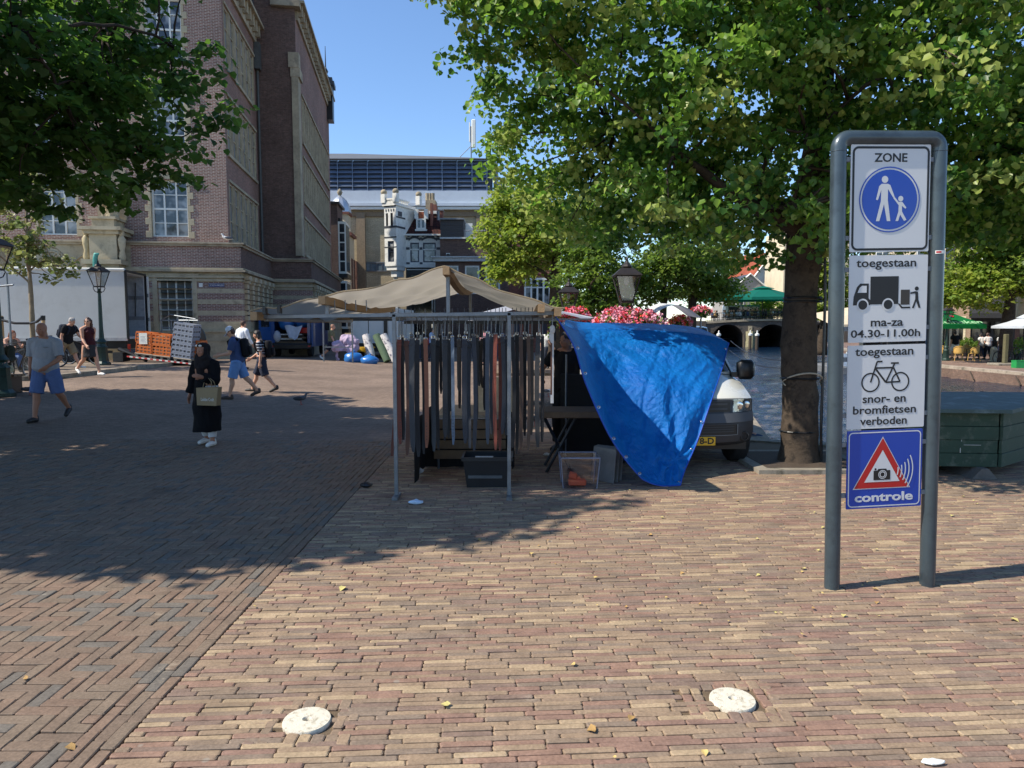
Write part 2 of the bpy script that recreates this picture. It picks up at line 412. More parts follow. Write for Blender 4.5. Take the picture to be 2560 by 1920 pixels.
# sand bed under the laid bricks, then the far sheet
land = [(-60, 2.2), (-60, -40), (60, -40), (60, 3.2)]
mb = MB()
mb.add([(-60, -60, -.016), (60, -60, -.016), (60, 3.2, -.016), (9.5, 10.3, -.016), (6.2, 10.7, -.016), (4.15, 11.3, -.016), (-60, 11.3, -.016)], [(0, 1, 2, 3, 4, 5, 6)])
b0 = mb.obj('ground', G0); tag(b0, kind='structure')
# laid paving outside the individually laid bricks
V = []; F = []; S = MB()
xs = sorted(set([-60, -40, -30, -24]+[-20+k*.5 for k in range(0, 33)]+[-3.5+k*.5 for k in range(0, 12)]))
ys = [11.2+k*.6 for k in range(0, 24)]+[26, 28, 30, 33, 36, 40, 45, 52, 60, 75, 92, 140, 400]
def xq(y):
    if y <= 11.3: return 4.15
    for (xa, ya), (xb, yb) in zip(QN[:3], QN[1:4]):
        if yb <= y <= ya: return xb+(xa-xb)*(y-yb)/(ya-yb)
    return 140
fr = [k/60 for k in range(61)]
w = len(fr)
for y in ys:
    X1 = xq(y)
    for t in fr:
        x = X1+(-110-X1)*(t**1.7); V.append((x, y, gz(x, y)-.003))
for j in range(len(ys)-1):
    for i in range(w-1): F.append((j*w+i+1, j*w+i, (j+1)*w+i, (j+1)*w+i+1))
S.add(V, F); tag(S.obj('square_paving', G1, None, 60), kind='structure')
S = MB()
for sgn in (-1, 1):
    for k in range(40):
        y0, y1 = -2+k*.34, -2+(k+1)*.34
        a0, a1 = max(1.2, .735*y0+.2), max(1.2, .735*y1+.2)
        if y1 > 11.21: continue
        def lim(x, y): return x
        X = 60 if sgn > 0 else 60
        if sgn > 0 and y0 > 3: X = min(60, (9.5+(10.3-y0)*50.5/7.1) if y0 < 10.3 else 5)
        if X <= a0: continue
        S.add([(sgn*a0, y0, -.0045), (sgn*X, y0, -.0045), (sgn*X, y1, -.0045), (sgn*a1, y1, -.0045)], [(0, 1, 2, 3) if sgn > 0 else (3, 2, 1, 0)])
S.add([(-60, -60, -.0045), (60, -60, -.0045), (60, -2, -.0045), (-60, -2, -.0045)], [(0, 1, 2, 3)])
S.add([(-1.2, -2, -.0045), (1.2, -2, -.0045), (1.2, 2.42, -.0045), (-1.2, 2.42, -.0045)], [(0, 1, 2, 3)])
tag(S.obj('side_paving', G1), kind='structure')
# far land so that the ground reaches the horizon
mb = MB(); mb.add([(-1500, 120, -1.3), (1500, 120, -1.3), (1500, 2500, -1.3), (-1500, 2500, -1.3)], [(0, 1, 2, 3)])
tag(mb.obj('far_land', M('far_ground', rgb(120, 115, 105), .9)), kind='structure')
# water
m, N, L, b = newmat('canal_water'); co = N.new('ShaderNodeNewGeometry').outputs['Position']
mp = N.new('ShaderNodeMapping'); mp.inputs['Scale'].default_value = (.3, .9, 1); L.new(co, mp.inputs[0])
wv = ntex(N, L, mp.outputs[0], 1.6, 6, .7); wv2 = ntex(N, L, mp.outputs[0], .5, 3, .5)
add = N.new('ShaderNodeMath'); L.new(wv, add.inputs[0]); L.new(wv2, add.inputs[1])
b.inputs['Base Color'].default_value = rgb(16, 34, 56); b.inputs['Roughness'].default_value = .08; b.inputs['IOR'].default_value = 1.333; b.inputs['Specular IOR Level'].default_value = .5
bump(N, L, b, add.outputs[0], 1.0, .12)
WZ = -1.05
mb = MB(); NW, MW = 150, 330
def wave(x, y):
    f = 1/(1+y*.004)
    return .050*mn.noise((x*.55, y*1.1, 0))+.036*mn.noise((x*1.3, y*2.6, 4))+.018*mn.noise((x*3.1, y*5.2, 9))
V = []
for j_ in range(MW+1):
    y = 6+2.2*((1+.0115)**j_-1)/.0115*.042
    y = 6+104*(j_/MW)**2.0
    for i_ in range(NW+1): x = 2.5+(10+y*.62)*i_/NW; V.append((x, y, WZ+wave(x, y)))
w_ = NW+1
mb.add(V, [(j_*w_+i_, j_*w_+i_+1, (j_+1)*w_+i_+1, (j_+1)*w_+i_) for j_ in range(MW) for i_ in range(NW)])
mb.add([(-40, 0, WZ-.06), (300, -60, WZ-.06), (300, 300, WZ-.06), (-40, 300, WZ-.06)], [(0, 1, 2, 3)])
tag(mb.obj('canal_water', m, None, 180), kind='structure')
# near quay: brick wall with a stone coping
qroot = thing('quay_wall', 'low brick quay wall with grey stone coping beside the van and the lime trunk', 'quay wall')
qb = brickmat('quay_brick', rgb(150, 118, 100), rgb(130, 100, 88), rgb(120, 112, 100), .21, .065, .01, 'wall', .4)
stone = M('grey_stone', rgb(140, 132, 118), .85, 0, .3, 3, .3, 40, .3, dirt=rgb(92, 88, 76))
def strip(pts, z0, z1, t, mat, name, parent, side=1, smooth=None):
    mb = MB(); P = [Vector((p[0], p[1])) for p in pts]
    offs = []
    for k in range(len(P)):
        d = (P[min(k+1, len(P)-1)]-P[max(k-1, 0)]).normalized(); offs.append(P[k]+Vector((-d.y, d.x))*t*side)
    for k in range(len(P)-1):
        a, b_, c, d = P[k], P[k+1], offs[k+1], offs[k]
        v = [(a.x, a.y, z0), (b_.x, b_.y, z0), (c.x, c.y, z0), (d.x, d.y, z0), (a.x, a.y, z1), (b_.x, b_.y, z1), (c.x, c.y, z1), (d.x, d.y, z1)]
        mb.add(v, [(3, 2, 1, 0), (4, 5, 6, 7), (0, 1, 5, 4), (2, 3, 7, 6)]+([(3, 0, 4, 7)] if k == 0 else [])+([(1, 2, 6, 5)] if k == len(P)-2 else []))
    return mb.obj(name, mat, parent, smooth)
strip(QN[:6]+[(60, 3.2)], -2, -.02, -.3, qb, 'wall', qroot, 1)
strip(QN[:6]+[(60, 3.2)], -.02, .012, -.55, stone, 'coping', qroot, 1)
# right bank, 0.4 m lower
RZ = -.42
QR = [(24.2, -5), (24.2, 33.6), (24, 40), (26, 50), (39, 92), (60, 160)]
mb = MB(); V = [(x, y, RZ) for x, y in QR]+[(300, 160, RZ), (300, -5, RZ)]
mb.add(V, [tuple(range(len(V)))[::-1]]); rb = mb.obj('far_quay_paving', brickmat('far_paving', rgb(160, 130, 112), rgb(140, 112, 98), rgb(110, 98, 88), .21, .1, .01, 'floor', .3), None)
tag(rb, kind='structure'); rb.data.flip_normals()
q2 = thing('quay_wall', 'pinkish brick quay wall of the opposite bank below the terrace', 'quay wall')
strip(QR, -2, RZ-.13, .35, qb, 'wall', q2, -1); strip(QR, RZ-.13, RZ+.015, .5, M('coping_stone', rgb(165, 150, 132), .85, 0, .3, 2, .3, 30, .3, dirt=rgb(110, 104, 90)), 'coping', q2, -1)
mb = MB()
for k in range(6): mb.cyl((24.0, 30+k*3.4, -1.0), (24.05, 30.4+k*3.4, -.6), .035, n=6)
mb.obj('mooring_pole', M('weathered_wood', rgb(70, 60, 50), .9), q2)
# pavement island on the left with kerb
KP = [(-26, 19.2), (-13.6, 19.6), (-13.0, 20.2), (-12.9, 27.0), (-26, 27)]
isl = link('pavement', None); tag(isl, kind='structure')
mb = MB(); V = [(x, y, gz(x, y)+.12) for x, y in KP]; V2 = [(x, y, gz(x, y)-.1) for x, y in KP]; k_ = len(KP)
mb.add(V+V2, [tuple(range(k_))]+[(k_+i, k_+(i+1) % k_, (i+1) % k_, i) for i in range(k_)])
mb.obj('slab', brickmat('pavement_tiles', rgb(150, 135, 118), rgb(138, 124, 110), rgb(100, 92, 82), .3, .3, .008, 'floor', .25), isl)
for a, b_ in zip(KP[:3], KP[1:4]):
    d = Vector(b_)-Vector(a); nseg = max(1, int(d.length/.95)); 
    for q in range(nseg):
        p0 = Vector(a)+d*(q/nseg); p1 = Vector(a)+d*((q+.985)/nseg); mb = MB(); t = Vector((-d.y, d.x)).normalized()*.14
        z = gz(p0.x, p0.y)
        mb.slab([(p0.x-t.x*.1, p0.y-t.y*.1), (p1.x-t.x*.1, p1.y-t.y*.1), (p1.x+t.x, p1.y+t.y), (p0.x+t.x, p0.y+t.y)], z-.05, z+.128)
        mb.obj('kerb_stone', stone, isl)
# discs let into the paving
dm = M('pale_concrete', rgb(214, 206, 186), .8, 0, .12, 20, .5, 150, .3, dirt=rgb(170, 160, 138))
for k, d in enumerate(DISCS):
    root = thing('paving_marker', ['round pale concrete disc with a centre hole, nearest the herringbone paving', 'round pale concrete disc with a centre hole, on the sign side of the square'][k], 'paving disc', (d.x, d.y, .0), 0, 'concrete discs in the paving')
    mb = MB(); R = .112
    prof = [(R*.98, -.03), (R, -.002), (R*.97, .006), (.021, .009), (.016, .002), (.015, -.03)]
    mb.lathe(prof, 40, cap=False); mb.obj('plate', dm, root, 40)
    mb = MB(); mb.lathe([(.0155, -.028), (.0, -.028)], 16, cap=False); mb.ball((.004, .001, -.018), (.007, .006, .009), 8, 6); mb.obj('bolt', M('dark_steel', grey(.04), .4, .8), root)
# bed of dark bricks under discs already laid in the courses
# ---------------- buildings ----------------
BR_RED = brickmat('brick_redbrown', rgb(148, 104, 90), rgb(124, 88, 78), rgb(184, 172, 160), .22, .066, .012, 'wall', .25)
BR_DARK = brickmat('brick_dark', rgb(122, 94, 84), rgb(100, 78, 70), rgb(112, 100, 92), .22, .066, .01, 'wall', .3)
BR_SIDE = brickmat('brick_side', rgb(154, 112, 98), rgb(130, 96, 86), rgb(146, 132, 122), .22, .066, .009, 'wall', .3)
BR_BEIGE = brickmat('brick_beige', rgb(206, 190, 156), rgb(190, 174, 140), rgb(176, 164, 140), .5, .12, .02, 'wall', .2)
SAND = M('sandstone', rgb(176, 164, 138), .85, 0, .25, 1.2, .4, 25, .25, dirt=rgb(146, 136, 114))
SANDD = M('sandstone_sooty', rgb(160, 148, 126), .88, 0, .35, 1.0, .4, 25, .25, dirt=rgb(132, 122, 106))
WFR = M('white_window_frame', rgb(222, 222, 214), .45, 0, .06, 4, .05)
GLS = glassmat('window_pane', (.02, .025, .03, 1), .05, (.09, .1, .11, 1))
GLC = glassmat('window_pane_curtain', (.03, .035, .04, 1), .06, (.32, .33, .33, 1), 1.5)
GLD = glassmat('window_pane_dark', (.012, .014, .016, 1), .06)
WHT = M('white_plaster', rgb(226, 224, 216), .7, 0, .08, 2, .15, 30, .3, dirt=rgb(200, 198, 190))
SLATE = M('slate_grey', rgb(70, 72, 76), .6, 0, .25, 3, .2)
LEAD = M('lead_grey', rgb(120, 124, 128), .5, .3, .2, 2, .2)
BLACKP = M('black_paint', rgb(26, 27, 29), .4, 0, .2, 5, .05)
def wall(mb, x0, x1, z0, z1, holes=(), T=None, d=.25, m=0, mr=None):
    """a wall in the x-z plane facing -y with real openings and reveals"""
    xs = sorted(set([x0, x1]+[min(x1, max(x0, h[k])) for h in holes for k in (0, 1)])); zs = sorted(set([z0, z1]+[h[k] for h in holes for k in (2, 3)]))
    for a, b in zip(xs, xs[1:]):
        for c, e in zip(zs, zs[1:]):
            cx, cz = (a+b)/2, (c+e)/2
            if any(h[0] < cx < h[1] and h[2] < cz < h[3] for h in holes): continue
            mb.add([(a, 0, c), (b, 0, c), (b, 0, e), (a, 0, e)], [(0, 1, 2, 3)], m, T)
    for h in holes:
        a, b, c, e = h[:4]
        mb.add([(a, 0, c), (b, 0, c), (b, 0, e), (a, 0, e), (a, d, c), (b, d, c), (b, d, e), (a, d, e)],
               [(0, 4, 5, 1), (1, 5, 6, 2), (2, 6, 7, 3), (3, 7, 4, 0)], m if mr is None else mr, T)
    return mb
def window(root, T, x0, x1, z0, z1, nx=2, nz=3, fm=None, gm=None, y=.14, fw=.06, bw=.025, heavy=None, name='window'):
    mb = MB(); 
    for a, b, c, e in ((x0, x1, z0, z0+fw), (x0, x1, z1-fw, z1), (x0, x0+fw, z0+fw, z1-fw), (x1-fw, x1, z0+fw, z1-fw)): mb.box(a, b, y-.05, y+.05, c, e, 0, T)
    for k in range(1, nx):
        x = x0+(x1-x0)*k/nx; w = bw*(2 if heavy and k in heavy[0] else 1); mb.box(x-w/2, x+w/2, y-.03, y+.04, z0+fw, z1-fw, 0, T)
    for k in range(1, nz):
        z = z0+(z1-z0)*k/nz; w = bw*(2.4 if heavy and k in heavy[1] else 1); mb.box(x0+fw, x1-fw, y-.027, y+.037, z-w/2, z+w/2, 0, T)
    o = mb.obj(name, fm or WFR, root)
    g = MB(); g.add([(x0+.01, y+.02, z0+.01), (x1-.01, y+.02, z0+.01), (x1-.01, y+.02, z1-.01), (x0+.01, y+.02, z1-.01)], [(0, 1, 2, 3)], 0, T)
    g.obj('pane', gm or GLS, o); return o
def part(root, name, mat, fn, smooth=None):
    mb = MB(); fn(mb); return mb.obj(name, mat, root, smooth)
# ---- the town hall on the left
th = thing('town_hall', 'tall dark red brick town hall with sandstone bands and rows of narrow windows', 'town hall', (-13.0, 33, .15), math.atan(.15))
RS1, RS2, RSB = TR((0, 0, 0), rz=PI/2), TR((2.15, 7.5, 0), rz=PI/2), TR((0, 7.5, 0))
FL = [(5.68, 8.2), (9.6, 12.1), (13.5, 16.1)]
fx = [-2.5, -7.2, -11.9, -16.6, -21.3]
fh = [(x-.78, x+.78, a, b) for x in fx for a, b in FL]
part(th, 'wall', [BR_RED, SAND], lambda mb: wall(mb, -30, 0, 5.3, 17, fh, None, .3, 0, 1))
s1h = [(.45+k*1.1, .45+k*1.1+.78, a, b) for k in range(6) for a, b in FL]
part(th, 'wall', [BR_SIDE, SANDD], lambda mb: wall(mb, 0, 7.5, 5.3, 17, s1h, RS1, .28, 0, 1))
part(th, 'wall', BR_DARK, lambda mb: wall(mb, 0, 2.15, 5.3, 20.5, (), RSB))
s2h = [(1.9+k*.92, 1.9+k*.92+.62, a, b) for k in range(16) for a, b in ((5.9, 7.9), (9.0, 11.4), (12.4, 14.9))]
part(th, 'wall', [BR_SIDE, SANDD], lambda mb: wall(mb, 0, 17.5, 5.3, 18.6, s2h, RS2, .25, 0, 1))
for h in fh: window(th, None, *h[:4], 3, 4, WFR, GLC, .2, .07, .035, ((1, 2), (2,)))
GLP = glassmat('window_pane_pale', (.17, .18, .185, 1), .1, (.25, .26, .26, 1), .3)
for h in s1h: window(th, RS1, *h[:4], 1, 3, SAND, GLP, .06, .05, .04)
for h in s2h: window(th, RS2, *h[:4], 1, 2, SAND, GLP, .06, .05, .04)
QC = {}
for x in fx:                                       # quoined stone surrounds
    for a, b in FL:
        def sur(mb):
            n = 9
            for k in range(n if x < -8 else 0):
                z = a-.05+k*(b-a+.1)/n; e = .12 if k % 2 else .26
                for s in (-1, 1): mb.box(min(x+s*.78, x+s*(.78+e)), max(x+s*.78, x+s*(.78+e)), -.025, .05, z, z+(b-a+.1)/n-.008)
            mb.box(x-1.0, x+1.0, -.03, .05, b+.052, b+.3); mb.box(x-1.0, x+1.0, -.09, .05, b+.302, b+.36)
        part(th, 'window_surround', SAND, sur)
        if x > -8:
            hq = (b-a+.1)/9
            for k in range(9):
                e = .12 if k % 2 else .26
                if (e, a) not in QC: mb = MB(); mb.bbox(0, e, -.025, .05, 0, hq-.008, .008); QC[e, a] = mb.mesh('quoin', [SAND])
                for s in (-1, 1): link('quoin', QC[e, a], th, (x+.78 if s > 0 else x-.78-e, 0, a-.05+k*hq))
for T, hs, st in ((RS1, s1h, 1), (RS2, s2h, 0)):        # stone mullions between the narrow windows
    for a, b in sorted(set((h[2], h[3]) for h in hs)):
        xs_ = [h for h in hs if h[2] == a]
        def mul(mb):
            for h in xs_:
                mb.box(h[0]-.1, h[0]-.003, -.02, .04, a-.05, b+.05, 0, T); mb.box(h[1]+.003, h[1]+.1, -.02, .04, a-.05, b+.05, 0, T)
            mb.box(xs_[0][0]-.14, xs_[-1][1]+.14, -.08, .04, b+.052, b+.17, 0, T); mb.box(xs_[0][0]-.14, xs_[-1][1]+.14, -.1, .04, a-.2, a-.052, 0, T)
        part(th, 'stone_band', SANDD, mul)
def eave(T, x0, x1, z, mat=SANDD):
    def f(mb):
        mb.box(x0, x1, -.12, .05, z, z+.5, 0, T); mb.box(x0-.2, x1+.3, -.5, .05, z+.84, z+1.0, 0, T)
        n = int((x1-x0)/.75)
        for k in range(n+1): x = x0+.15+k*.75; mb.box(x, x+.22, -.36, -.12, z+.25, z+.84, 0, T)
        mb.box(x0, x1, -.2, .05, z+.502, z+.838, 0, T)
    part(th, 'cornice', mat, f)
eave(None, -30, 0, 17); eave(RS1, 0, 7.3, 17); eave(RS2, .3, 17.5, 18.6)
def roof(mb):
    mb.add([(-30, 0, 18), (0, 0, 18), (0, 12, 24), (-30, 12, 24)], [(0, 1, 2, 3)]); mb.add([(0, 0, 18), (0, 7.5, 18), (0, 7.5, 22), (0, 12, 24)], [(0, 1, 2, 3)])
    mb.box(-30, 2.0, 7.55, 25, 0, 18.5); mb.box(-30, -.3, .4, 7.5, 0, 17.9)
    mb.add([(2.4, 7.6, 19.6), (2.4, 25, 19.6), (-8, 25, 25), (-8, 7.6, 25)], [(0, 1, 2, 3)])
part(th, 'roof', SLATE, roof)
part(th, 'pier', SANDD, lambda mb: (mb.box(1.0, 2.35, 7.3, 8.1, 19.4, 21.2), mb.box(.9, 2.45, 7.2, 8.2, 19.1, 19.4), mb.box(1.75, 2.32, 7.35, 8.0, 15.9, 16.7), mb.box(1.9, 2.26, 7.4, 8.3, 5.6, 15.4), mb.box(1.85, 2.36, 7.38, 8.5, 15.4, 15.9)))
part(th, 'rain_head', M('old_lead', rgb(84, 86, 84), .6, .3), lambda mb: (mb.box(.02, .32, 6.95, 7.4, 15.6, 17.0), mb.cyl((.12, 7.3, 15.6), (.12, 7.3, 5.4), .07, n=8)))
part(th, 'finial', BLACKP, lambda mb: (mb.box(1.7, 2.6, 23.6, 24.8, 17.6, 20.8), mb.box(1.55, 2.75, 23.5, 24.9, 20.2, 20.5), mb.lathe([(.3, 0), (.12, .3), (.2, .5), (.05, .8), (.02, 2.4)], 8, (2.1, 23.9, 20.8))))
# projecting base storey
B = .65
RB1 = TR((B, -B, 0), rz=PI/2); RBF = TR((0, -B, 0)); RB2 = TR((0, 7.5-B, 0)); RB3 = TR((2.15+B, 7.5-B, 0), rz=PI/2)
gw = (-2.95, -1.47, 1.42, 3.78); gw2 = [(x-.74, x+.74, 1.42, 3.78) for x in (-7.2, -11.9, -16.6, -21.3)]
def base(z0, z1, mb, gh=()):
    wall(mb, -30, B, z0, z1, gh, RBF, .3); wall(mb, 0, 7.5, z0, z1, (), RB1); wall(mb, B, 2.15+B, z0, z1, (), RB2); wall(mb, 0, 18.5, z0, z1, (), RB3)
allw = [gw]+gw2
part(th, 'parapet', BR_RED, lambda mb: wall(mb, -4.0, B, 4.25, 5.2, (), RBF))
part(th, 'parapet', BR_DARK, lambda mb: (wall(mb, 0, 7.5, 4.25, 5.2, (), RB1), wall(mb, B, 2.15+B, 4.25, 5.2, (), RB2), wall(mb, 0, 18.5, 4.25, 5.2, (), RB3)))
part(th, 'relief_panel', SAND, lambda mb: wall(mb, -30, -4.0, 3.9, 5.2, (), RBF))
def ornament(mb, cx):
    if 1:
        for s in (-1, 1):
            mb.tube([(cx+s*q*.24, -B-.01, 4.5+.22*math.sin(q*1.6)) for q in range(7)], [.05, .06, .05, .06, .05, .04, .02], 6)
            mb.tube([(cx+s*(.25+.2*math.cos(a)), -B-.01, 4.55+.3*math.sin(a)) for a in [k*.5 for k in range(10)]], .045, 6)
        mb.ring((cx, -B-.01, 4.55), .34, .05, 16, 6)
for cx_ in (-7.2, -11.9): part(th, 'relief_ornament', SAND, lambda mb: ornament(mb, cx_), 60)
def ledge(mb, z, h, o, T_=None):
    for T, a, b in ((RBF, -30, B+o), (RB1, -o+.004, 7.5-o), (RB2, B+.004, 2.15+B+o), (RB3, -o+.004, 18.5)): mb.box(a, b, -o, .3, z, z+h, 0, T)
part(th, 'cornice', SANDD, lambda mb: ledge(mb, 5.2, .1, .1)); part(th, 'cornice', SANDD, lambda mb: ledge(mb, 5.301, .07, .18))
part(th, 'cornice', SANDD, lambda mb: ledge(mb, 4.06, .1, .22)); part(th, 'cornice', SAND, lambda mb: ledge(mb, 4.161, .085, .12))
part(th, 'terrace', SANDD, lambda mb: (mb.box(-30, B, -B, 0, 5.25, 5.36), mb.box(0, B, 0, 7.5, 5.25, 5.36), mb.box(B, 2.15+B, 7.5-B, 7.5, 5.25, 5.36), mb.box(2.15, 2.15+B, 7.5, 25, 5.25, 5.36)))
zz = 4.05; lev = [(3.62, 4.06, 'stone_band', SAND), (3.33, 3.62, 'brick_band', BR_RED), (3.13, 3.33, 'stone_band', SAND), (2.84, 3.13, 'brick_band', BR_RED), (2.63, 2.84, 'stone_band', SAND),
      (2.34, 2.63, 'brick_band', BR_RED), (2.13, 2.34, 'stone_band', SAND), (1.84, 2.13, 'brick_band', BR_RED), (1.4, 1.84, 'stone_band', SAND), (-.4, 1.4, 'plinth', SAND)]
for z0, z1, nm, mt in lev:
    def lv(mb):
        hs = [(h[0], h[1], max(z0, h[2]), min(z1, h[3])) for h in allw if h[2] < z1 and h[3] > z0]
        base(z0, z1, mb, hs)
    part(th, nm, mt, lv)
part(th, 'stone_band', SAND, lambda mb: (ledge(mb, 3.66, .08, .05), ledge(mb, 3.8, .1, .09), ledge(mb, 1.36, .09, .06), ledge(mb, .95, .03, .02)))
for h in allw:
    window(th, RBF, *h, 4, 5, WFR, glassmat('window_pane_grey', (.12, .14, .135, 1), .06, (.2, .22, .215, 1), .6), .2, .08, .035, ((2,), (3,)))
    part(th, 'window_surround', SAND, lambda mb: (mb.box(h[0]-.2, h[0]-.002, -.04, .25, h[2]-.08, h[3]+.12, 0, RBF), mb.box(h[1]+.002, h[1]+.2, -.04, .25, h[2]-.08, h[3]+.12, 0, RBF), mb.box(h[0]-.3, h[1]+.3, -.1, .2, h[3]+.122, h[3]+.2, 0, RBF), mb.box(h[0]-.1, h[1]+.1, -.06, .2, h[2]-.1, h[2]-.002, 0, RBF)))
for T, n, p in ((RB1, 6, 1.18), (RB3, 14, 1.2)):
    for k in range(n):
        x = .55+k*p
        def pil(mb):
            for z0, z1 in ((1.9, 2.1), (2.16, 2.31), (2.38, 2.6), (2.66, 2.82), (2.87, 3.1), (3.16, 3.31), (3.36, 3.58)): mb.box(x, x+.42, -.14, 0, z0, z1, 0, T)
            mb.box(x-.04, x+.46, -.2, 0, 3.6, 3.72, 0, T); mb.box(x-.08, x+.5, -.26, 0, 3.74, 3.95, 0, T)
        part(th, 'pilaster', SAND, pil)
for k in range(6): part(th, 'window_recess', GLD, lambda mb: mb.box(1.02+k*1.18, 1.68+k*1.18, -.004, .02, 1.9, 3.5, 0, RB1))
# statue pedestal
part(th, 'pedestal', SAND, lambda mb: (mb.box(-5.55, -4.25, -1.35, -B, -.3, 4.3), mb.box(-5.7, -4.1, -1.5, -B+.02, 4.3, 4.5), mb.box(-5.45, -4.35, -1.25, -B+.3, 4.5, 5.6), mb.box(-5.6, -4.2, -1.4, .1, 5.6, 5.75), mb.box(-5.75, -4.05, -1.55, .1, 5.752, 5.9), mb.box(-5.35, -4.45, -1.15, .1, 5.9, 6.25), mb.box(-5.45, -4.35, -1.25, .1, 6.252, 6.36)))
part(th, 'niche', SANDD, lambda mb: mb.box(-5.5, -4.3, -.1, .02, 6.36, 8.6))
gilt = M('gilt_stone', rgb(172, 156, 118), .6, 0, .3, 3, .3)
for s in (-1, 1): part(th, 'carved_figure', gilt if s < 0 else SAND, lambda mb: (mb.lathe([(.12, 0), (.16, .15), (.1, .4), (.15, .65), (.17, .9), (.08, 1.05), (.12, 1.15), (.11, 1.28), (.02, 1.36)], 10, (-4.9+s*.72, -1.1, 4.5)),), 50)
# bronze-headed lanterns by the steps
verd = M('verdigris', rgb(70, 140, 130), .6, .2, .3, 6, .3)
for x in (-5.0, -9.8):
    r_ = thing('ornamental_post', 'verdigris post with a bird-shaped head above the white truck, '+('beside the statue pedestal' if x > -6 else 'behind the young tree'), 'post', th.matrix_basis @ Vector((x, -1.75, -.1)))
    part(r_, 'shaft', M('pale_post', rgb(190, 196, 190), .7), lambda mb: mb.lathe([(.34, 0), (.3, .4), (.2, .5), (.14, 3.3), (.13, 3.8)], 12), 40)
    part(r_, 'collar', verd, lambda mb: mb.lathe([(.14, 3.8), (.22, 3.85), (.16, 3.95), (.24, 4.05), (.12, 4.15)], 12), 40)
    part(r_, 'finial', verd, lambda mb: mb.tube([(0, 0, 4.1), (0, -.05, 4.35), (.02, -.1, 4.6), (.08, -.12, 4.78), (.2, -.12, 4.8)], [.13, .12, .1, .1, .03], 8), 60)
# street name sign
ns = thing('street_sign', 'dark blue street name sign with white letters on the banded town hall corner', 'street sign', th.matrix_basis @ TR((-.42, -B-.012, 3.475)).to_translation(), math.atan(.15))
part(ns, 'plate', M('enamel_blue', rgb(22, 34, 98), .25, 0, .05, 3, 0, coat=.4), lambda mb: mb.bbox(-.34, .34, -.02, .01, -.085, .085, .006))
part(ns, 'border', WFR, lambda mb: [mb.box(a, b, -.023, -.019, c, d) for a, b, c, d in ((-.325, .325, .064, .07), (-.325, .325, -.07, -.064), (-.325, -.319, -.064, .064), (.319, .325, -.064, .064))])
text('STADHUISPLEIN', .1, 'lettering', WFR, ns, (0, -.022, 0), width=.58)
ps = thing('plaque', 'small blank white plaque left of the blue street sign', 'plaque', th.matrix_basis @ Vector((-1.1, -B-.012, 3.48)), math.atan(.15))
part(ps, 'plate', WFR, lambda mb: mb.bbox(-.08, .08, -.02, .01, -.09, .09, .006))
# ---- dark narrow house with bay windows past the town hall
def building(name, label, cat, px, Y, z=0, rz=0): 
    p = at(px, 812, Y); return thing(name, label, cat, (p.x, Y, z), rz)
dk = building('house', 'narrow dark brick house with tall pale bay windows wedged behind the town hall', 'house', 840, 61, 0, rad(6))
part(dk, 'wall', BR_DARK, lambda mb: mb.box(-3.5, .3, 0, 3.3, 0, 12))
part(dk, 'cornice', BLACKP, lambda mb: (mb.box(-3.5, .5, -.25, 3.4, 12, 12.2), mb.box(.305, .5, .3, 3.2, 10.6, 10.9)))
for z0, z1 in ((6.2, 10.6), (1.5, 5.6)):
    o = part(dk, 'bay_window', WFR, lambda mb: (mb.box(.3, .95, .2, 3, z0, z0+.2), mb.box(.3, .95, .2, 3, z1-.2, z1), mb.box(.3, .42, .2, .26, z0+.2, z1-.2), mb.box(.83, .95, .2, .26, z0+.2, z1-.2), [mb.box(.42, .83, .2, .25, z0+.2+k*(z1-z0-.4)/5, z0+.3+k*(z1-z0-.4)/5) for k in range(1, 5)]))
    part(o, 'pane', GLS, lambda mb: mb.box(.42, .93, .255, 2.9, z0+.2, z1-.2))
    part(dk, 'bay_base', BLACKP, lambda mb: mb.box(.3, 1.05, .1, 3.1, z0-.35, z0))
# ---- small domed house
dh = building('domed_house', 'cream corner house with a ribbed silvery dome', 'house', 862, 70, 0, rad(4))
CREAM = M('cream_stucco', rgb(206, 190, 160), .8, 0, .15, 1, .2)
part(dh, 'wall', CREAM, lambda mb: (mb.box(-3, .6, 0, 3, 0, 10.6), mb.box(-1.4, .45, .2, 2, 10.6, 12.7)))
part(dh, 'cornice', M('brown_red', rgb(130, 84, 70), .7), lambda mb: (mb.box(-3, .85, -.25, 3.1, 10.5, 10.8), mb.box(-1.5, .6, .0, 2.2, 12.6, 12.8)))
part(dh, 'dome', M('zinc_dome', rgb(196, 200, 204), .35, .6, .12, 1, .1), lambda mb: mb.lathe([(1.1, 12.8), (1.04, 13.2), (.9, 13.6), (.66, 14.0), (.36, 14.3), (.14, 14.45), (.1, 14.5)], 12, (-.4, 1.0, 0)), 20)
part(dh, 'finial', SANDD, lambda mb: mb.lathe([(.12, 14.5), (.2, 14.6), (.28, 14.8), (.18, 15.0), (.05, 15.15)], 10, (-.4, 1.0, 0)), 50)
for k in range(3):
    for z in (1, 5.4): o = window(dh, TR((.604, .8+k*1.5, 0), rz=PI/2), 0, .8, z, z+3, 1, 3, M('brown_frame', rgb(150, 110, 90), .6), GLS, -.02)
part(dh, 'arch', CREAM, lambda mb: mb.ring((-.5, -.05, 10.8), 1.2, .09, 12, 6, a0=.1, a1=PI/2))
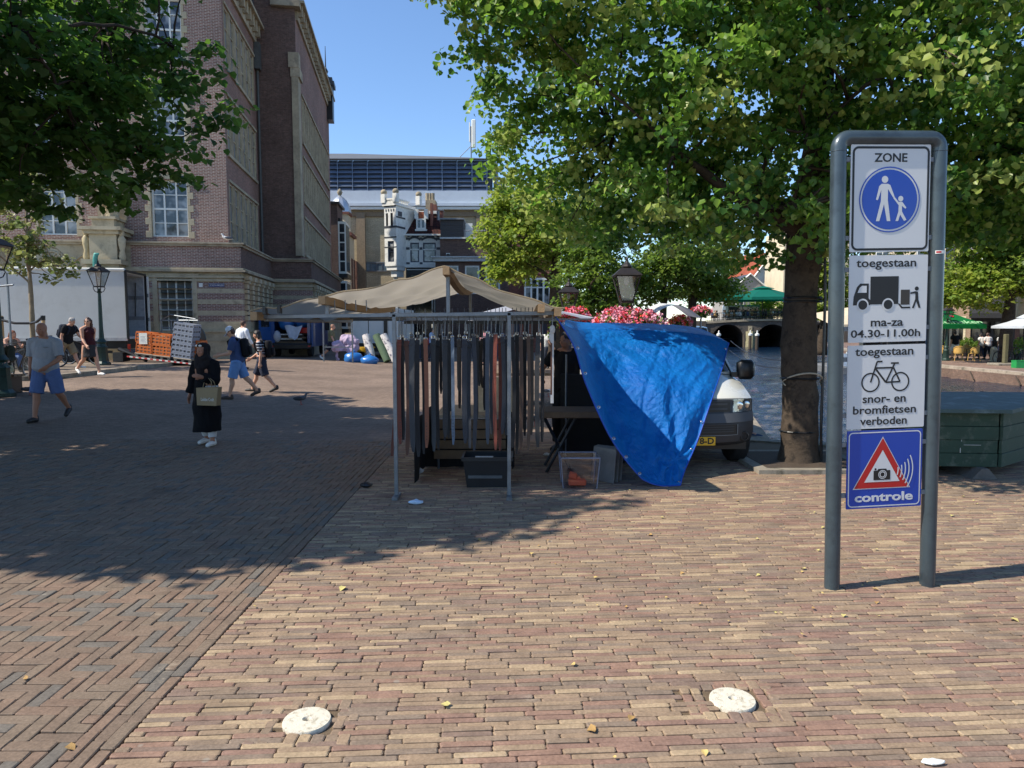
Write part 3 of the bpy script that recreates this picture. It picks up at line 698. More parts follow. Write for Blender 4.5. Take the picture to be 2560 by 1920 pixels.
# ---- modern theatre with louvred top
mt = thing('theatre', 'modern beige brick theatre with a blue-grey louvred roof storey', 'theatre', (0, 75, -.5))
X0, X1 = at(815, 800, 75).x, at(1240, 800, 75).x
part(mt, 'wall', BR_BEIGE, lambda mb: (mb.box(X0, X1+6, 0, 8, 0, 14.9),))
part(mt, 'pillar', M('brown_concrete', rgb(132, 116, 94), .85), lambda mb: (mb.box(at(897, 800, 75).x, at(918, 800, 75).x, -.4, 0, 0, 13.9), mb.box(at(1192, 800, 75).x, at(1209, 800, 75).x, -.4, 0, 0, 13.6), mb.box(X0, X1, -.2, 0, 13.55, 14.05)))
for a, b, z in ((872, 897, 8.0), (919, 970, 8.0), (872, 898, 3.45), (920, 975, 3.45)):
    xa, xb = at(a, 800, 75).x, at(b, 800, 75).x
    o = part(mt, 'window', LEAD, lambda mb: (mb.box(xa, xb, -.12, 0, z+.75, z+.9), mb.box(xa, xb, -.1, 0, z-.1, z), [mb.box(xa+q*(xb-xa)/4-.03, xa+q*(xb-xa)/4+.03, -.09, 0, z, z+.75) for q in range(5)]))
    part(o, 'pane', glassmat('pane_sky', (.12, .17, .2, 1), .06, (.2, .28, .33, 1)), lambda mb: mb.box(xa, xb, -.05, -.01, z, z+.75))
part(mt, 'canopy', M('pale_cladding', rgb(196, 204, 212), .45, .2, .08, 1, .05), lambda mb: (mb.box(X0, X1-.2, -.5, 2, 14.85, 16.1), mb.box(X0, X1-.2, -.7, 2, 14.55, 14.85)))
part(mt, 'light_strip', WFR, lambda mb: (mb.box(X0, X1-.2, -.55, 0, 14.2, 14.5), [mb.box(X0+2+k*2.6, X0+3.6+k*2.6, -.58, 0, 14.22, 14.48, 1) for k in range(6)]) and None)
LV = M('louvre_blue', rgb(92, 104, 124), .6, .0, .12, 2, .05); LVD = M('louvre_dark', rgb(56, 64, 80), .6)
zt, zb = 19.25, 16.1; nb = 11; bw_ = (X1-.9-X0)/nb
part(mt, 'louvre_backing', LVD, lambda mb: mb.box(X0, X1-.4, .3, 3, zb, zt))
sl_ = MB(); sl_.add([(0, -.12, 0), (bw_-.1, -.12, 0), (bw_-.1, .22, .42), (0, .22, .42)], [(0, 1, 2, 3)]); sl_.box(0, bw_-.1, -.13, -.1, -.03, .03)
slm = sl_.mesh('louvre_slat', [LV])
for i in range(nb):
    for j in range(7): link('louvre_slat', slm, mt, (X0+.05+i*bw_, 0, zb+.08+j*.45))
for i in range(nb+1): part(mt, 'louvre_post', M('louvre_post_grey', rgb(120, 132, 150), .4, .5), lambda mb: mb.box(X0+i*bw_-.04, X0+i*bw_+.04, -.16, -.02, zb, zt))
part(mt, 'roof', M('roof_grey', rgb(92, 96, 100), .8, .0, .1, 1, .1), lambda mb: (mb.add([(X0-1, -.6, 19.35), (X1-.2, -.6, 19.3), (X1-3.2, 4, 20.5), (X0+2.2, 4, 20.9), (X0-1, 4, 20.9)], [(0, 1, 2, 3, 4)]), mb.box(X0-1, X1-.2, -.62, 0, 19.26, 19.34)))
part(mt, 'side_wing', [BR_DARK, LEAD], lambda mb: (mb.box(X1-.35, X1+3.5, .4, 6, 12, 15.9), mb.box(X1-.1, X1+1.2, .3, 5, 15.9, 17.2, 1), mb.box(X1-.4, X1+3.5, .2, 6, 15.9, 16.05, 1), mb.box(X1-.3, X1+.2, .5, 4, 17.2, 19.2, 1)))
part(mt, 'spiral_stair', LEAD, lambda mb: (mb.ring((X1+2.1, -.6, 15.2), 1.5, .06, 24, 5, axis='z'), mb.ring((X1+2.1, -.6, 13.6), 1.5, .06, 24, 5, axis='z'), mb.tube([(X1+2.1+1.5*math.cos(a), -.6+1.5*math.sin(a), 13+a*.35) for a in [k*.4 for k in range(20)]], .08, 5), mb.cyl((X1+2.1, -.6, 12), (X1+2.1, -.6, 15.4), .08)))
ant = thing('antenna_mast', 'white rooftop phone mast with a tall panel antenna', 'antenna', at(1178, 402, 76.5)); ant.location.z = 19.4
part(ant, 'mast', LEAD, lambda mb: (mb.cyl((0, 0, -.4), (0, 0, 3.2), .07), mb.tube([(0, 0, 1.2), (-1.6, .5, -.2)], .04, 5)))
part(ant, 'panel', WFR, lambda mb: mb.bbox(.05, .5, -.15, .1, 1.0, 3.9, .08)); part(ant, 'panel', WFR, lambda mb: mb.bbox(-.2, -.08, -.1, .1, 1.6, 3.6, .03))
# ---- white turret house
tw = building('turret_house', 'white plastered house with a slim crenellated corner turret and red tiled mansard', 'house', 999, 61.4, 0, rad(0))
def zz_(py, Y=60.4): return at(1000, py, Y).z
def xx_(px, Y=60.8): return at(px, 800, Y).x-tw.location.x
fhw = [(xx_(1012), xx_(1034), zz_(638), zz_(588)), (xx_(1044), xx_(1076), zz_(638), zz_(588))]
part(tw, 'wall', WHT, lambda mb: (wall(mb, 0, xx_(1092), zz_(648), zz_(570), fhw, None, .2),))
part(tw, 'side_wall', WHT, lambda mb: mb.add([(xx_(1092), .02, 0), (xx_(1103), 1.5, 0), (xx_(1101), 1.5, zz_(600)), (xx_(1098), 1.3, zz_(540)), (xx_(1092), .02, zz_(570))], [(0, 1, 2, 3, 4)]))
part(tw, 'core', SLATE, lambda mb: mb.box(.1, xx_(1090), .35, 7, 0, zz_(572)))
for h in fhw: window(tw, None, *h, 1, 1, M('navy_frame', rgb(40, 50, 70), .4), GLC, .1, .1); part(tw, 'window_rail', WFR, lambda mb: mb.box(h[0], h[1], .03, .18, h[2]+(h[3]-h[2])*.62, h[2]+(h[3]-h[2])*.68))
BAND = M('grey_trim', rgb(58, 62, 68), .6)
def trims(mb):
    for z in (578, 603, 641):
        zc = zz_(z); xs_ = [0, fhw[0][0]-.05, fhw[0][1]+.05, fhw[1][0]-.05, fhw[1][1]+.05, xx_(1092)]
        for a, b in ((0, 1), (2, 3), (4, 5)): mb.box(xs_[a], xs_[b], -.03, .02, zc-.1, zc+.1)
    return
def arch_trim(mb, h):
    if 1:
        cx = (h[0]+h[1])/2; w = (h[1]-h[0])/2+.12; n = 8
        for k in range(n):
            a0, a1 = -1+2*k/n, -1+2*(k+1)/n; f = lambda t: h[3]+.12+.25*(1-t*t)
            mb.prism([(cx+w*a0, f(a0)), (cx+w*a1, f(a1)), (cx+w*a1, f(a1)+.2), (cx+w*a0, f(a0)+.2)], -.05, .02)
part(tw, 'trim', BAND, trims)
for h in fhw: part(tw, 'window_arch', BAND, lambda mb: arch_trim(mb, h))
for k in range(8): part(tw, 'bracket', BAND, lambda mb: mb.box(.3+k*.42, .5+k*.42, -.12, .02, zz_(575)+.05, zz_(575)+.2))
part(tw, 'gutter', WFR, lambda mb: (mb.box(-.1, xx_(1094), -.35, .1, zz_(571), zz_(567)), mb.box(0, xx_(1092), -.3, .05, zz_(652), zz_(644))))
tileS = brickmat('roof_tiles', rgb(92, 48, 40), rgb(70, 38, 34), rgb(40, 24, 22), .28, .25, .03, 'wall', .3, .8)
zr0, zr1 = zz_(568), zz_(508)
part(tw, 'roof', tileS, lambda mb: (mb.add([(.1, -.1, zr0), (xx_(1090), -.1, zr0), (xx_(1078), 1.6, zr1), (xx_(1016), 1.6, zr1)], [(0, 1, 2, 3)]), mb.add([(xx_(1090), -.1, zr0), (xx_(1092), 5, zr0), (xx_(1078), 5, zr1), (xx_(1078), 1.6, zr1)], [(0, 1, 2, 3)]), mb.box(xx_(1016), xx_(1078), 1.6, 6, zr0, zr1)))
part(tw, 'roof_edge', WFR, lambda mb: mb.box(xx_(1014), xx_(1080), 1.4, 1.7, zr1, zr1+.25))
dw = [xx_(1027), xx_(1051), zz_(553), zz_(526)]
o = window(tw, None, dw[0], dw[1], dw[2], dw[3], 2, 1, WFR, GLC, .2, .12, .12); o.name = 'dormer'
part(tw, 'dormer_sill', WFR, lambda mb: mb.box(dw[0]-.1, dw[1]+.1, .1, 1.2, dw[2]-.16, dw[2]-.01))
for q in dw[:2]: part(tw, 'dormer_cheek', WFR, lambda mb: mb.box(q-.15, q+.15, .15, 1.3, dw[3], dw[3]+.8))
part(tw, 'dormer_roof', M('orange_tile', rgb(150, 84, 58), .8), lambda mb: mb.box(dw[0]+.2, dw[1]-.2, .4, 1.3, dw[3]+.02, dw[3]+.6))
# turret: square, with arched openings near the top
ta, tb = xx_(965), xx_(999); zc0, zc1 = zz_(650), zz_(500); aw = [(xx_(970), xx_(976), zz_(550), zz_(518)), (xx_(983), xx_(990), zz_(550), zz_(518))]
lowwin = (xx_(974), xx_(992), zz_(640), zz_(588))
part(tw, 'turret', WHT, lambda mb: (wall(mb, ta, tb, zc0, zc1, aw+[lowwin], TR((0, -1.4, 0)), .3), wall(mb, 0, 1.4, zc0, zc1, (), TR((tb, -1.4, 0), rz=PI/2)), mb.box(ta, tb-.01, -1.0, 1.4, zc0, zc1), mb.box(ta-.12, tb+.12, -1.52, 1.5, zc1, zc1+.25)))
window(tw, TR((0, -1.4, 0)), *lowwin, 1, 2, M('navy_frame', rgb(40, 50, 70), .4), GLC, .12, .1)
for h in aw:
    part(tw, 'arched_opening', GLD, lambda mb: (mb.box(h[0], h[1], -1.38, -1.2, h[2], h[3]), mb.lathe([((h[1]-h[0])/2, -.1), ((h[1]-h[0])/2, .02)], 14, m=0, T=TR(((h[0]+h[1])/2, -1.36, h[3]), rx=PI/2))))
part(tw, 'turret_trim', BAND, lambda mb: (mb.box(ta-.02, tb+.02, -1.43, -1.38, zz_(552)-.1, zz_(552)+.06), mb.box(ta-.02, tb+.02, -1.43, -1.38, zz_(580), zz_(577)), mb.box(ta-.02, tb+.02, -1.43, -1.38, zz_(604), zz_(602)), mb.box(tb-.02, tb+.02, -1.38, .0, zz_(552)-.1, zz_(552)+.06), mb.box(tb-.02, tb+.02, -1.38, 0, zz_(530), zz_(526)), mb.box(tb-.02, tb+.02, -1.1, -.5, zz_(525), zz_(513)), mb.box(ta, tb, -1.44, -1.38, zz_(502), zz_(500)), [mb.box(ta+.15+k*.25, ta+.22+k*.25, -1.44, -1.38, zz_(514), zz_(508)) for k in range(4)]))
def crown_(mb):
    z0 = zc1+.25; z1 = zz_(484)
    for x, y in ((ta, -1.4), (tb, -1.4), (tb+1.0, .6)): mb.box(x-.2, x+.2, y-.2, y+.2, z0, z1+.45)
    mb.box(ta, tb, -1.5, -1.3, z1-.05, z1+.08); mb.box(tb-.1, tb+.1, -1.3, .6, z1-.05, z1+.08)
    for k in range(6): x = ta+.25+k*(tb-ta-.5)/5; mb.box(x-.05, x+.05, -1.46, -1.34, z0, z1-.05)
    for k in range(6): y = -1.1+k*.3; mb.box(tb-.05, tb+.05, y-.05, y+.05, z0, z1-.05)
part(tw, 'balustrade', WHT, crown_)
for x, y in ((ta, -1.4), (tb, -1.4), (tb+1.0, .6)): part(tw, 'cap', SANDD, lambda mb: mb.ball((x, y, zz_(484)+.62), (.27, .27, .24), 10, 6), 60)
part(tw, 'corbel', WHT, lambda mb: (mb.box(ta+.1, tb-.05, -1.3, 0, zc0-.35, zc0), mb.box(ta+.4, tb-.2, -1.1, 0, zc0-.9, zc0-.35)))
tw.location.x += .45; tw.location.z -= .5
TT = Matrix.Translation(((ta+tb)/2+.3, -.2, 0)) @ Matrix.Rotation(rad(-24), 4, 'Z') @ Matrix.Translation((-(ta+tb)/2-.3, .2, 0))
for ch in list(tw.children):
    if ch.name.split('.')[0] in ('turret', 'arched_opening', 'turret_trim', 'balustrade', 'cap', 'corbel') or (ch.name.startswith('window') and 'rail' not in ch.name and ch.bound_box[0][0] < -.05):
        ch.data.transform(TT)
        for g in ch.children: g.data.transform(TT)
part(tw, 'chimney', [M('brick_chimney', rgb(120, 76, 64), .9), SANDD, LEAD], lambda mb: (mb.box(xx_(1070), xx_(1084), 2.5, 3.6, zr1-3, zz_(478)), mb.box(xx_(1074), xx_(1080), .6, 1.2, zz_(545), zz_(484)), mb.box(xx_(1054), xx_(1080), 3, 4.5, zr1, zz_(464), 1), [mb.cyl((xx_(1057+k*7), 3.6, zz_(464)), (xx_(1057+k*7), 3.6, zz_(464)+.7), .18, n=8, m=1) for k in range(3)], mb.box(xx_(1096), xx_(1103), 1.4, 2.2, 8, zz_(500)), mb.box(xx_(1094), xx_(1105), 1.3, 2.3, zz_(500), zz_(497), 2), mb.cyl((xx_(1092), 1.2, 8), (xx_(1092), 1.2, zz_(502)), .12, n=8, m=2)))
part(tw, 'shopfront', [BLACKP, GLD, WFR], lambda mb: (mb.box(.2, xx_(1084), -.1, .3, 0, zz_(652)), mb.box(.6, xx_(1080), -.14, -.11, .3, zz_(672), 1), mb.box(.4, xx_(1082), -.2, -.1, zz_(670), zz_(666), 0), mb.box(xx_(985), xx_(995), -.6, -.3, 0, zz_(668), 2), mb.box(.25, xx_(1088), -.16, -.1, zz_(658), zz_(656), 2)))
part(tw, 'downpipe', WFR, lambda mb: (mb.cyl((xx_(1080), -.25, 0), (xx_(1080), -.25, zz_(660)), .06, n=8), mb.cyl((xx_(1086), -.2, 0), (xx_(1086), -.2, zz_(652)), .05, n=8)))
# ---- dark brick building right of it
db = building('brick_building', 'low dark brown brick building with three white framed windows and a roof terrace', 'building', 1090, 58)
def zd(py): return at(1000, py, 58).z
def xd(px): return at(px, 800, 58).x-db.location.x
dwn = [(xd(1112), xd(1147), zd(735), zd(664)), (xd(1163), xd(1199), zd(735), zd(664)), (xd(1214), xd(1250), zd(735), zd(664))]
part(db, 'wall', BR_DARK, lambda mb: (wall(mb, 0, xd(1290), -.2, zd(650), dwn, None, .2),))
part(db, 'upper_wall', BR_DARK, lambda mb: (mb.box(xd(1098), xd(1290), 1.2, 8, 5, zd(592)), mb.box(.1, xd(1289), .4, 8, 0, zd(649))))
part(db, 'cornice', M('pale_cornice', rgb(190, 192, 190), .6), lambda mb: (mb.box(-.15, xd(1292), -.35, .2, zd(654), zd(644)), mb.box(-.3, xd(1292), -.5, .2, zd(645), zd(642)), mb.box(xd(1098), xd(1290), 1.0, 1.3, zd(593), zd(589))))
for h in dwn: window(db, None, *h, 1, 2, WFR, GLD, .08, .13, .06)
part(db, 'shed', M('dark_boards', rgb(64, 62, 62), .6, .1, .15, 2, .2), lambda mb: [mb.box(xd(1098), xd(1157), 1.6+.02*(k % 2), 4, zd(592)+k*.19, zd(592)+k*.19+.18) for k in range(9)] and None)
part(db, 'shed_roof', LEAD, lambda mb: mb.box(xd(1096), xd(1158), 1.4, 4.2, zd(542), zd(538)))
part(db, 'terrace_door', WFR, lambda mb: mb.box(xd(1159), xd(1177), 3, 3.3, zd(592), zd(545)))
part(db, 'railing', LEAD, lambda mb: (mb.cyl((xd(1158), 1.4, zd(571)), (xd(1250), 1.4, zd(571)), .05, n=6), [mb.cyl((xd(1160+k*22), 1.4, zd(592)), (xd(1160+k*22), 1.4, zd(571)), .04, n=6) for k in range(5)]))
part(db, 'air_conditioner', [WFR, BLACKP], lambda mb: (mb.box(xd(1114), xd(1123), .9, 1.2, zd(643), zd(630)), mb.lathe([(.16, 0), (.16, .02)], 12, m=1, T=TR((xd(1119), .9, zd(636)), rx=PI/2))))
# ---- red house with a bay window
rh = building('red_house', 'red brick house with a white bay window behind the stall roof', 'house', 1272, 48)
def zr(py): return at(1000, py, 48).z
def xr(px): return at(px, 800, 48).x-rh.location.x
part(rh, 'wall', brickmat('brick_bright', rgb(150, 84, 68), rgb(128, 72, 60), rgb(120, 100, 90), .22, .066, .01, 'wall', .2), lambda mb: mb.box(0, xr(1400), 0, 6, 0, zr(685)))
part(rh, 'cornice', M('red_trim', rgb(140, 92, 76), .7), lambda mb: mb.box(-.2, xr(1400), -.2, 6.1, zr(685), zr(681)))
part(rh, 'roof', tileS, lambda mb: mb.add([(-.2, -.1, zr(681)), (xr(1400), -.1, zr(681)), (xr(1395), 4, zr(681)+3), (.4, 4, zr(681)+3)], [(0, 1, 2, 3)]))
o = part(rh, 'bay_window', WFR, lambda mb: (mb.box(xr(1312), xr(1372), -1, 0, zr(775), zr(764)), mb.box(xr(1312), xr(1372), -1, 0, zr(702), zr(697)), [mb.box(xr(1312+k*15)-.06, xr(1312+k*15)+.06, -1.0, -.9, zr(764), zr(702)) for k in range(5)], mb.box(xr(1312), xr(1372), -.98, -.92, zr(722), zr(719))))
part(o, 'pane', GLC, lambda mb: mb.box(xr(1313), xr(1371), -.9, -.1, zr(766), zr(700)))
# ---- bridge
bg = thing('stone_bridge', 'old dark brick bridge with three arches over the canal', 'bridge', (25, 92, 0), rad(-2))
BRB = brickmat('bridge_brick', rgb(104, 94, 84), rgb(86, 78, 72), rgb(110, 104, 96), .3, .09, .012, 'wall', .4)
arch = [(2.9, 4.2), (8.6, 4.4), (14.3, 4.4)]       # centre x, span
deck = lambda x: 2.25+.35*math.sin(max(0, min(1, x/17))*PI)
def face(mb):
    n = 84
    def und(x):
        for c, s in arch:
            t = (x-c)/(s/2)
            if abs(t) < 1: return -.2+2.1*math.sqrt(1-t*t)
        return -1.6
    for k in range(n):
        a, b = 17*k/n, 17*(k+1)/n
        mb.add([(a, 0, und(a)), (b, 0, und(b)), (b, 0, deck(b)), (a, 0, deck(a)), (a, 9, und(a)), (b, 9, und(b))], [(0, 1, 2, 3), (4, 5, 1, 0)])
    for c, s in arch:
        for q in (-1, 1): mb.add([(c+q*s/2, 0, -1.6), (c+q*s/2, 0, -.2), (c+q*s/2, 9, -.2), (c+q*s/2, 9, -1.6)], [(0, 1, 2, 3)])
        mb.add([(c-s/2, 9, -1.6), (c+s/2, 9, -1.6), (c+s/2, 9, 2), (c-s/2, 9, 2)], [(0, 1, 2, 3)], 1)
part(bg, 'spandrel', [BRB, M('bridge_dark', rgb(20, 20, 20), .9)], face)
def vous(mb, c, s):
    if 1:
        for k in range(21):
            a0, a1 = PI*k/21+.01, PI*(k+1)/21-.01
            p = lambda a, r: (c+(s/2+r)*math.cos(a), -.2+(2.1+r)*math.sin(a))
            pr = .06 if k % 5 == 0 else .03
            mb.prism([p(a1, .0), p(a0, .0), p(a0, .32), p(a1, .32)][::-1], -pr, .02)
for c, s in arch: part(bg, 'arch_ring', [BRB], lambda mb: vous(mb, c, s))
part(bg, 'deck', SANDD, lambda mb: ([mb.add([(17*k/20, -.15, deck(17*k/20)), (17*(k+1)/20, -.15, deck(17*(k+1)/20)), (17*(k+1)/20, 9, deck(17*(k+1)/20)), (17*k/20, 9, deck(17*k/20)), (17*k/20, -.15, deck(17*k/20)-.25), (17*(k+1)/20, -.15, deck(17*(k+1)/20)-.25)], [(0, 1, 2, 3), (4, 5, 1, 0)]) for k in range(20)]) and None)
part(bg, 'railing', BLACKP, lambda mb: (mb.tube([(17*k/20, 0, deck(17*k/20)+1.0) for k in range(21)], .04, 5), mb.tube([(17*k/20, 0, deck(17*k/20)+.15) for k in range(21)], .03, 5), [mb.cyl((17*k/68, 0, deck(17*k/68)), (17*k/68, 0, deck(17*k/68)+1.0), .018, n=4) for k in range(69)]))
for c in (5.75, 11.45): part(bg, 'cutwater', M('mossy_stone', rgb(150, 142, 112), .9, 0, .3, 2, .3, dirt=rgb(90, 96, 60)), lambda mb: mb.slab([(c-.6, 0), (c, -.9), (c+.6, 0)], -1.6, 1.0))
part(bg, 'arms_stone', SAND, lambda mb: (mb.box(5.45, 5.95, -.07, 0, .95, 1.7), mb.ring((5.7, -.08, 1.3), .15, .04, 12, 5)))
part(bg, 'parapet_wall', BRB, lambda mb: mb.box(-3.5, 0, -.2, .3, -1.6, 2.35)); part(bg, 'parapet_wall', BRB, lambda mb: mb.box(17, 22, -.2, .3, -1.6, 2.35))
for px, Y in ((1797, 84), (1876, 86), (1893, 84), (1960, 84)):
    p = at(px, 830, Y); r_ = thing('mooring_post', 'weathered mooring post with white cap '+{1797: 'before the left bridge arch', 1876: 'against the pale bridge cutwater', 1893: 'just right of the bridge cutwater', 1960: 'beside the lime trunk under the bridge'}[px], 'post', (p.x, Y, WZ-.5), 0, 'mooring posts before the bridge')
    part(r_, 'shaft', M('weathered_wood', rgb(70, 60, 50), .9), lambda mb: mb.cyl((0, 0, 0), (0, 0, 2.1), .2, .18, 10)); part(r_, 'cap', WFR, lambda mb: mb.lathe([(.25, 2.1), (.27, 2.3), (.1, 2.42), (.06, 2.7), (.0, 2.75)], 10), 40)
# ---- houses beyond the bridge
ORG = brickmat('orange_tiles', rgb(186, 96, 64), rgb(160, 80, 56), rgb(110, 60, 44), .3, .3, .03, 'wall', .2, .6)
def gable(name, label, px, Y, w, d, ze, zr_, wm, rm, rz=0, wins=True):
    r_ = thing(name, label, 'house', (at(px, 800, Y).x, Y, -1), rz)
    part(r_, 'wall', wm, lambda mb: (mb.box(-w/2, w/2, 0, d, 0, ze), mb.prism([(-w/2, ze), (w/2, ze), (0, zr_-.15)], .02, d-.02)))
    part(r_, 'roof', rm, lambda mb: (mb.add([(-w/2-.2, -.2, ze-.1), (0, -.2, zr_), (0, d+.2, zr_), (-w/2-.2, d+.2, ze-.1)], [(0, 1, 2, 3)]), mb.add([(w/2+.2, -.2, ze-.1), (w/2+.2, d+.2, ze-.1), (0, d+.2, zr_), (0, -.2, zr_)], [(0, 1, 2, 3)])))
    part(r_, 'gable_trim', WFR, lambda mb: (mb.tube([(-w/2-.2, -.22, ze-.1), (0, -.22, zr_), (w/2+.2, -.22, ze-.1)], .14, 4)))
    if wins:
        for k in (-1, 1):
            for z in (ze-2.6, ze-6): window(r_, TR((k*w/4, -.2, 0)), -.6, .6, z, z+1.8, 2, 2, WFR, GLS, .1)
    return r_
gable('gabled_house', 'far white gabled house with orange tiled roof beyond the bridge', 1915, 118, 5.0, 10, 10.2, 13.8, WHT, ORG)
gable('gabled_house', 'far grey house with dark gable behind the green parasols', 1872, 112, 6, 10, 8.2, 10.8, M('grey_stucco', rgb(150, 146, 138), .8), SLATE)
gable('gabled_house', 'far house with orange roof and white dormer left of the lime trunk', 1942, 124, 6, 10, 10.5, 15.5, WHT, ORG, rad(25))
fb = thing('tall_house', 'tall beige house half hidden by the lime trunk beyond the bridge', 'house', (at(1985, 800, 108).x, 108, -1))
part(fb, 'wall', CREAM, lambda mb: mb.box(-1.8, 8, 0, 8, 0, 17)); part(fb, 'cornice', SAND, lambda mb: mb.box(-2.1, 8.2, -.3, 8, 7.3, 7.6))
for z in (8.5, 12): window(fb, None, .6, 1.8, z, z+2.2, 2, 2, WFR, GLS, -.1)
# ---- houses on the right bank
def canal_house(label, px0, px1, Y, h, wm, rows, shop, awn=None, gap=.35, z=RZ):
    xa, xb = at(px0, 800, Y).x, at(px1, 800, Y).x; w = xb-xa
    r_ = thing('canal_house', label, 'house', (xa, Y, z), rad(-32))
    cols = max(2, int(w/1.9)); hs = []
    for zf in rows:
        for k in range(cols): c = w*(k+.5)/cols; hs.append((c-.5, c+.5, zf, zf+2.0))
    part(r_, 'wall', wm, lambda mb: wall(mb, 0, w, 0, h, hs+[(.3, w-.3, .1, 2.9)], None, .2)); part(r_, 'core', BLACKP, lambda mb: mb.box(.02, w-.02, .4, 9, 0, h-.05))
    for q in hs: window(r_, None, *q, 2, 3, WFR, GLS, .08, .09, .05); part(r_, 'sill', SAND, lambda mb: mb.box(q[0]-.1, q[1]+.1, -.1, .06, q[2]-.16, q[2]-.01))
    part(r_, 'cornice', WFR, lambda mb: mb.box(-.1, w+.1, -.35, .2, h, h+.35))
    o = part(r_, 'shopfront', shop, lambda mb: (mb.box(.3, w-.3, -.02, .12, 2.5, 2.9), [mb.box(.3+k*(w-.75)/4, .45+k*(w-.75)/4, -.03, .12, .1, 2.5) for k in range(5)], mb.box(.45, w-.45, -.01, .1, .1, .5)))
    part(o, 'pane', GLD, lambda mb: mb.box(.4, w-.4, .13, .2, .15, 2.5))
    if awn: part(r_, 'awning', awn, lambda mb: (mb.add([(.2, -.05, 4.4), (w-.2, -.05, 4.4), (w-.2, -1.9, 3.1), (.2, -1.9, 3.1), (.2, -1.9, 2.75), (w-.2, -1.9, 2.75)], [(0, 3, 2, 1), (3, 4, 5, 2)]), mb.add([(.2, -.05, 4.4), (.2, -.05, 2.9), (.2, -1.9, 3.1)], [(0, 1, 2)])))
    return r_
canal_house('brown brick house with white window frames behind the green beer parasol', 2330, 2412, 54, 13, brickmat('brick_tan', rgb(184, 150, 122), rgb(166, 134, 110), rgb(180, 166, 148), .22, .066, .01, 'wall', .2), (4.2, 7.2, 10), M('cream_paint', rgb(214, 200, 168), .6))
canal_house('house with a black shop awning on the right bank', 2414, 2526, 53, 12, brickmat('brick_brown2', rgb(128, 90, 78), rgb(110, 80, 72), rgb(130, 116, 104), .22, .066, .01, 'wall', .2), (5.6, 8.6), M('dark_shop', rgb(44, 44, 46), .5), M('black_canvas', rgb(34, 34, 36), .75, 0, .2, 2, .2))
canal_house('red brick house at the right end of the far quay', 2530, 2640, 52, 12, brickmat('brick_red3', rgb(158, 96, 76), rgb(138, 84, 70), rgb(140, 122, 108), .22, .066, .01, 'wall', .2), (4.2, 7.2), M('cream_paint', rgb(214, 200, 168), .6))
canal_house('pale house hidden behind the traffic sign on the far quay', 2150, 2326, 56, 11, CREAM, (4.2, 7.2), M('dark_shop', rgb(44, 44, 46), .5), M('beige_canvas', rgb(206, 186, 156), .8, 0, .1, 2, .2))
# ---------------- trees ----------------
BARK = M('bark_dark', rgb(74, 64, 54), .95, 0, .4, 5, 1.0, 18, .15, dirt=rgb(52, 46, 40))
BARK2 = M('bark_light', rgb(140, 126, 104), .9, 0, .3, 6, .5, 30, .2)
def rnd(n=1): return np.random.rand(n)
def dirs(n):
    v = np.random.normal(size=(n, 3)); return v/np.linalg.norm(v, axis=1, keepdims=True)
def leaf_mesh(name, P, size, mats, mi, droop=.5, up=.75, tris=4, curl=.25):
    """P (n,3) leaf positions; broad folded leaves with a drooping tip"""
    n = len(P); nrm = dirs(n)*(1-up)*1.5+np.array([0, 0, 1])*up; nrm /= np.linalg.norm(nrm, axis=1, keepdims=True)
    a = dirs(n); ax = a-nrm*np.sum(a*nrm, axis=1, keepdims=True); ax /= np.linalg.norm(ax, axis=1, keepdims=True)
    ax = ax-np.array([0, 0, 1])*droop; ax /= np.linalg.norm(ax, axis=1, keepdims=True)
    sd = np.cross(nrm, ax); sd /= np.linalg.norm(sd, axis=1, keepdims=True); nz = np.cross(ax, sd)
    s = size*(.65+.6*rnd(n))[:, None]
    if tris == 4:
        pr = [(0, 0, 0), (.46, .08, .08), (.5, .58, .1), (0, 1.0, -.2), (-.5, .58, .1), (-.46, .08, .08)]; F0 = [(0, 1, 2, 3), (0, 3, 4, 5)]
    else:
        pr = [(0, 0, 0), (.45, .45, .1), (0, 1, -.15), (-.45, .45, .1)]; F0 = [(0, 1, 2), (0, 2, 3)]
    k = len(pr); V = np.zeros((n, k, 3))
    for i, (x, y, z) in enumerate(pr): V[:, i] = P+s*(sd*x+ax*y+nz*z*(.5+rnd(n))[:, None])
    F = np.concatenate([np.array(f)[None, None, :]+(np.arange(n)*k)[:, None, None] for f in F0], axis=1).reshape(-1, len(F0[0]))
    return fast_mesh(name, V.reshape(-1, 3), F, mats, np.repeat(mi, len(F0)), True)
def in_blobs(n, blobs, shell=.35):
    """points spread through a union of ellipsoids, denser to the outside"""
    vol = np.array([b[3]*b[4]*b[5] for b in blobs])**.75; k = np.random.choice(len(blobs), n, p=vol/vol.sum())
    B_ = np.array(blobs)[k]; r = rnd(n)**shell
    return B_[:, :3]+dirs(n)*r[:, None]*B_[:, 3:6]
def limbs(mb, p0, p1, r0, r1, seg=6, wob=.12, m=0, n=7):
    p0, p1 = Vector(p0), Vector(p1); L = (p1-p0).length; pts = []; w = Vector((random.uniform(-1, 1), random.uniform(-1, 1), random.uniform(.1, 1)))*wob*L
    for i in range(seg+1):
        t = i/seg; pts.append(p0.lerp(p1, t)+w*math.sin(t*PI)+Vector((random.uniform(-1, 1), random.uniform(-1, 1), random.uniform(-1, 1)))*.03*L*(0 < i < seg))
    mb.tube(pts, [r0+(r1-r0)*i/seg for i in range(seg+1)], n, m); return pts
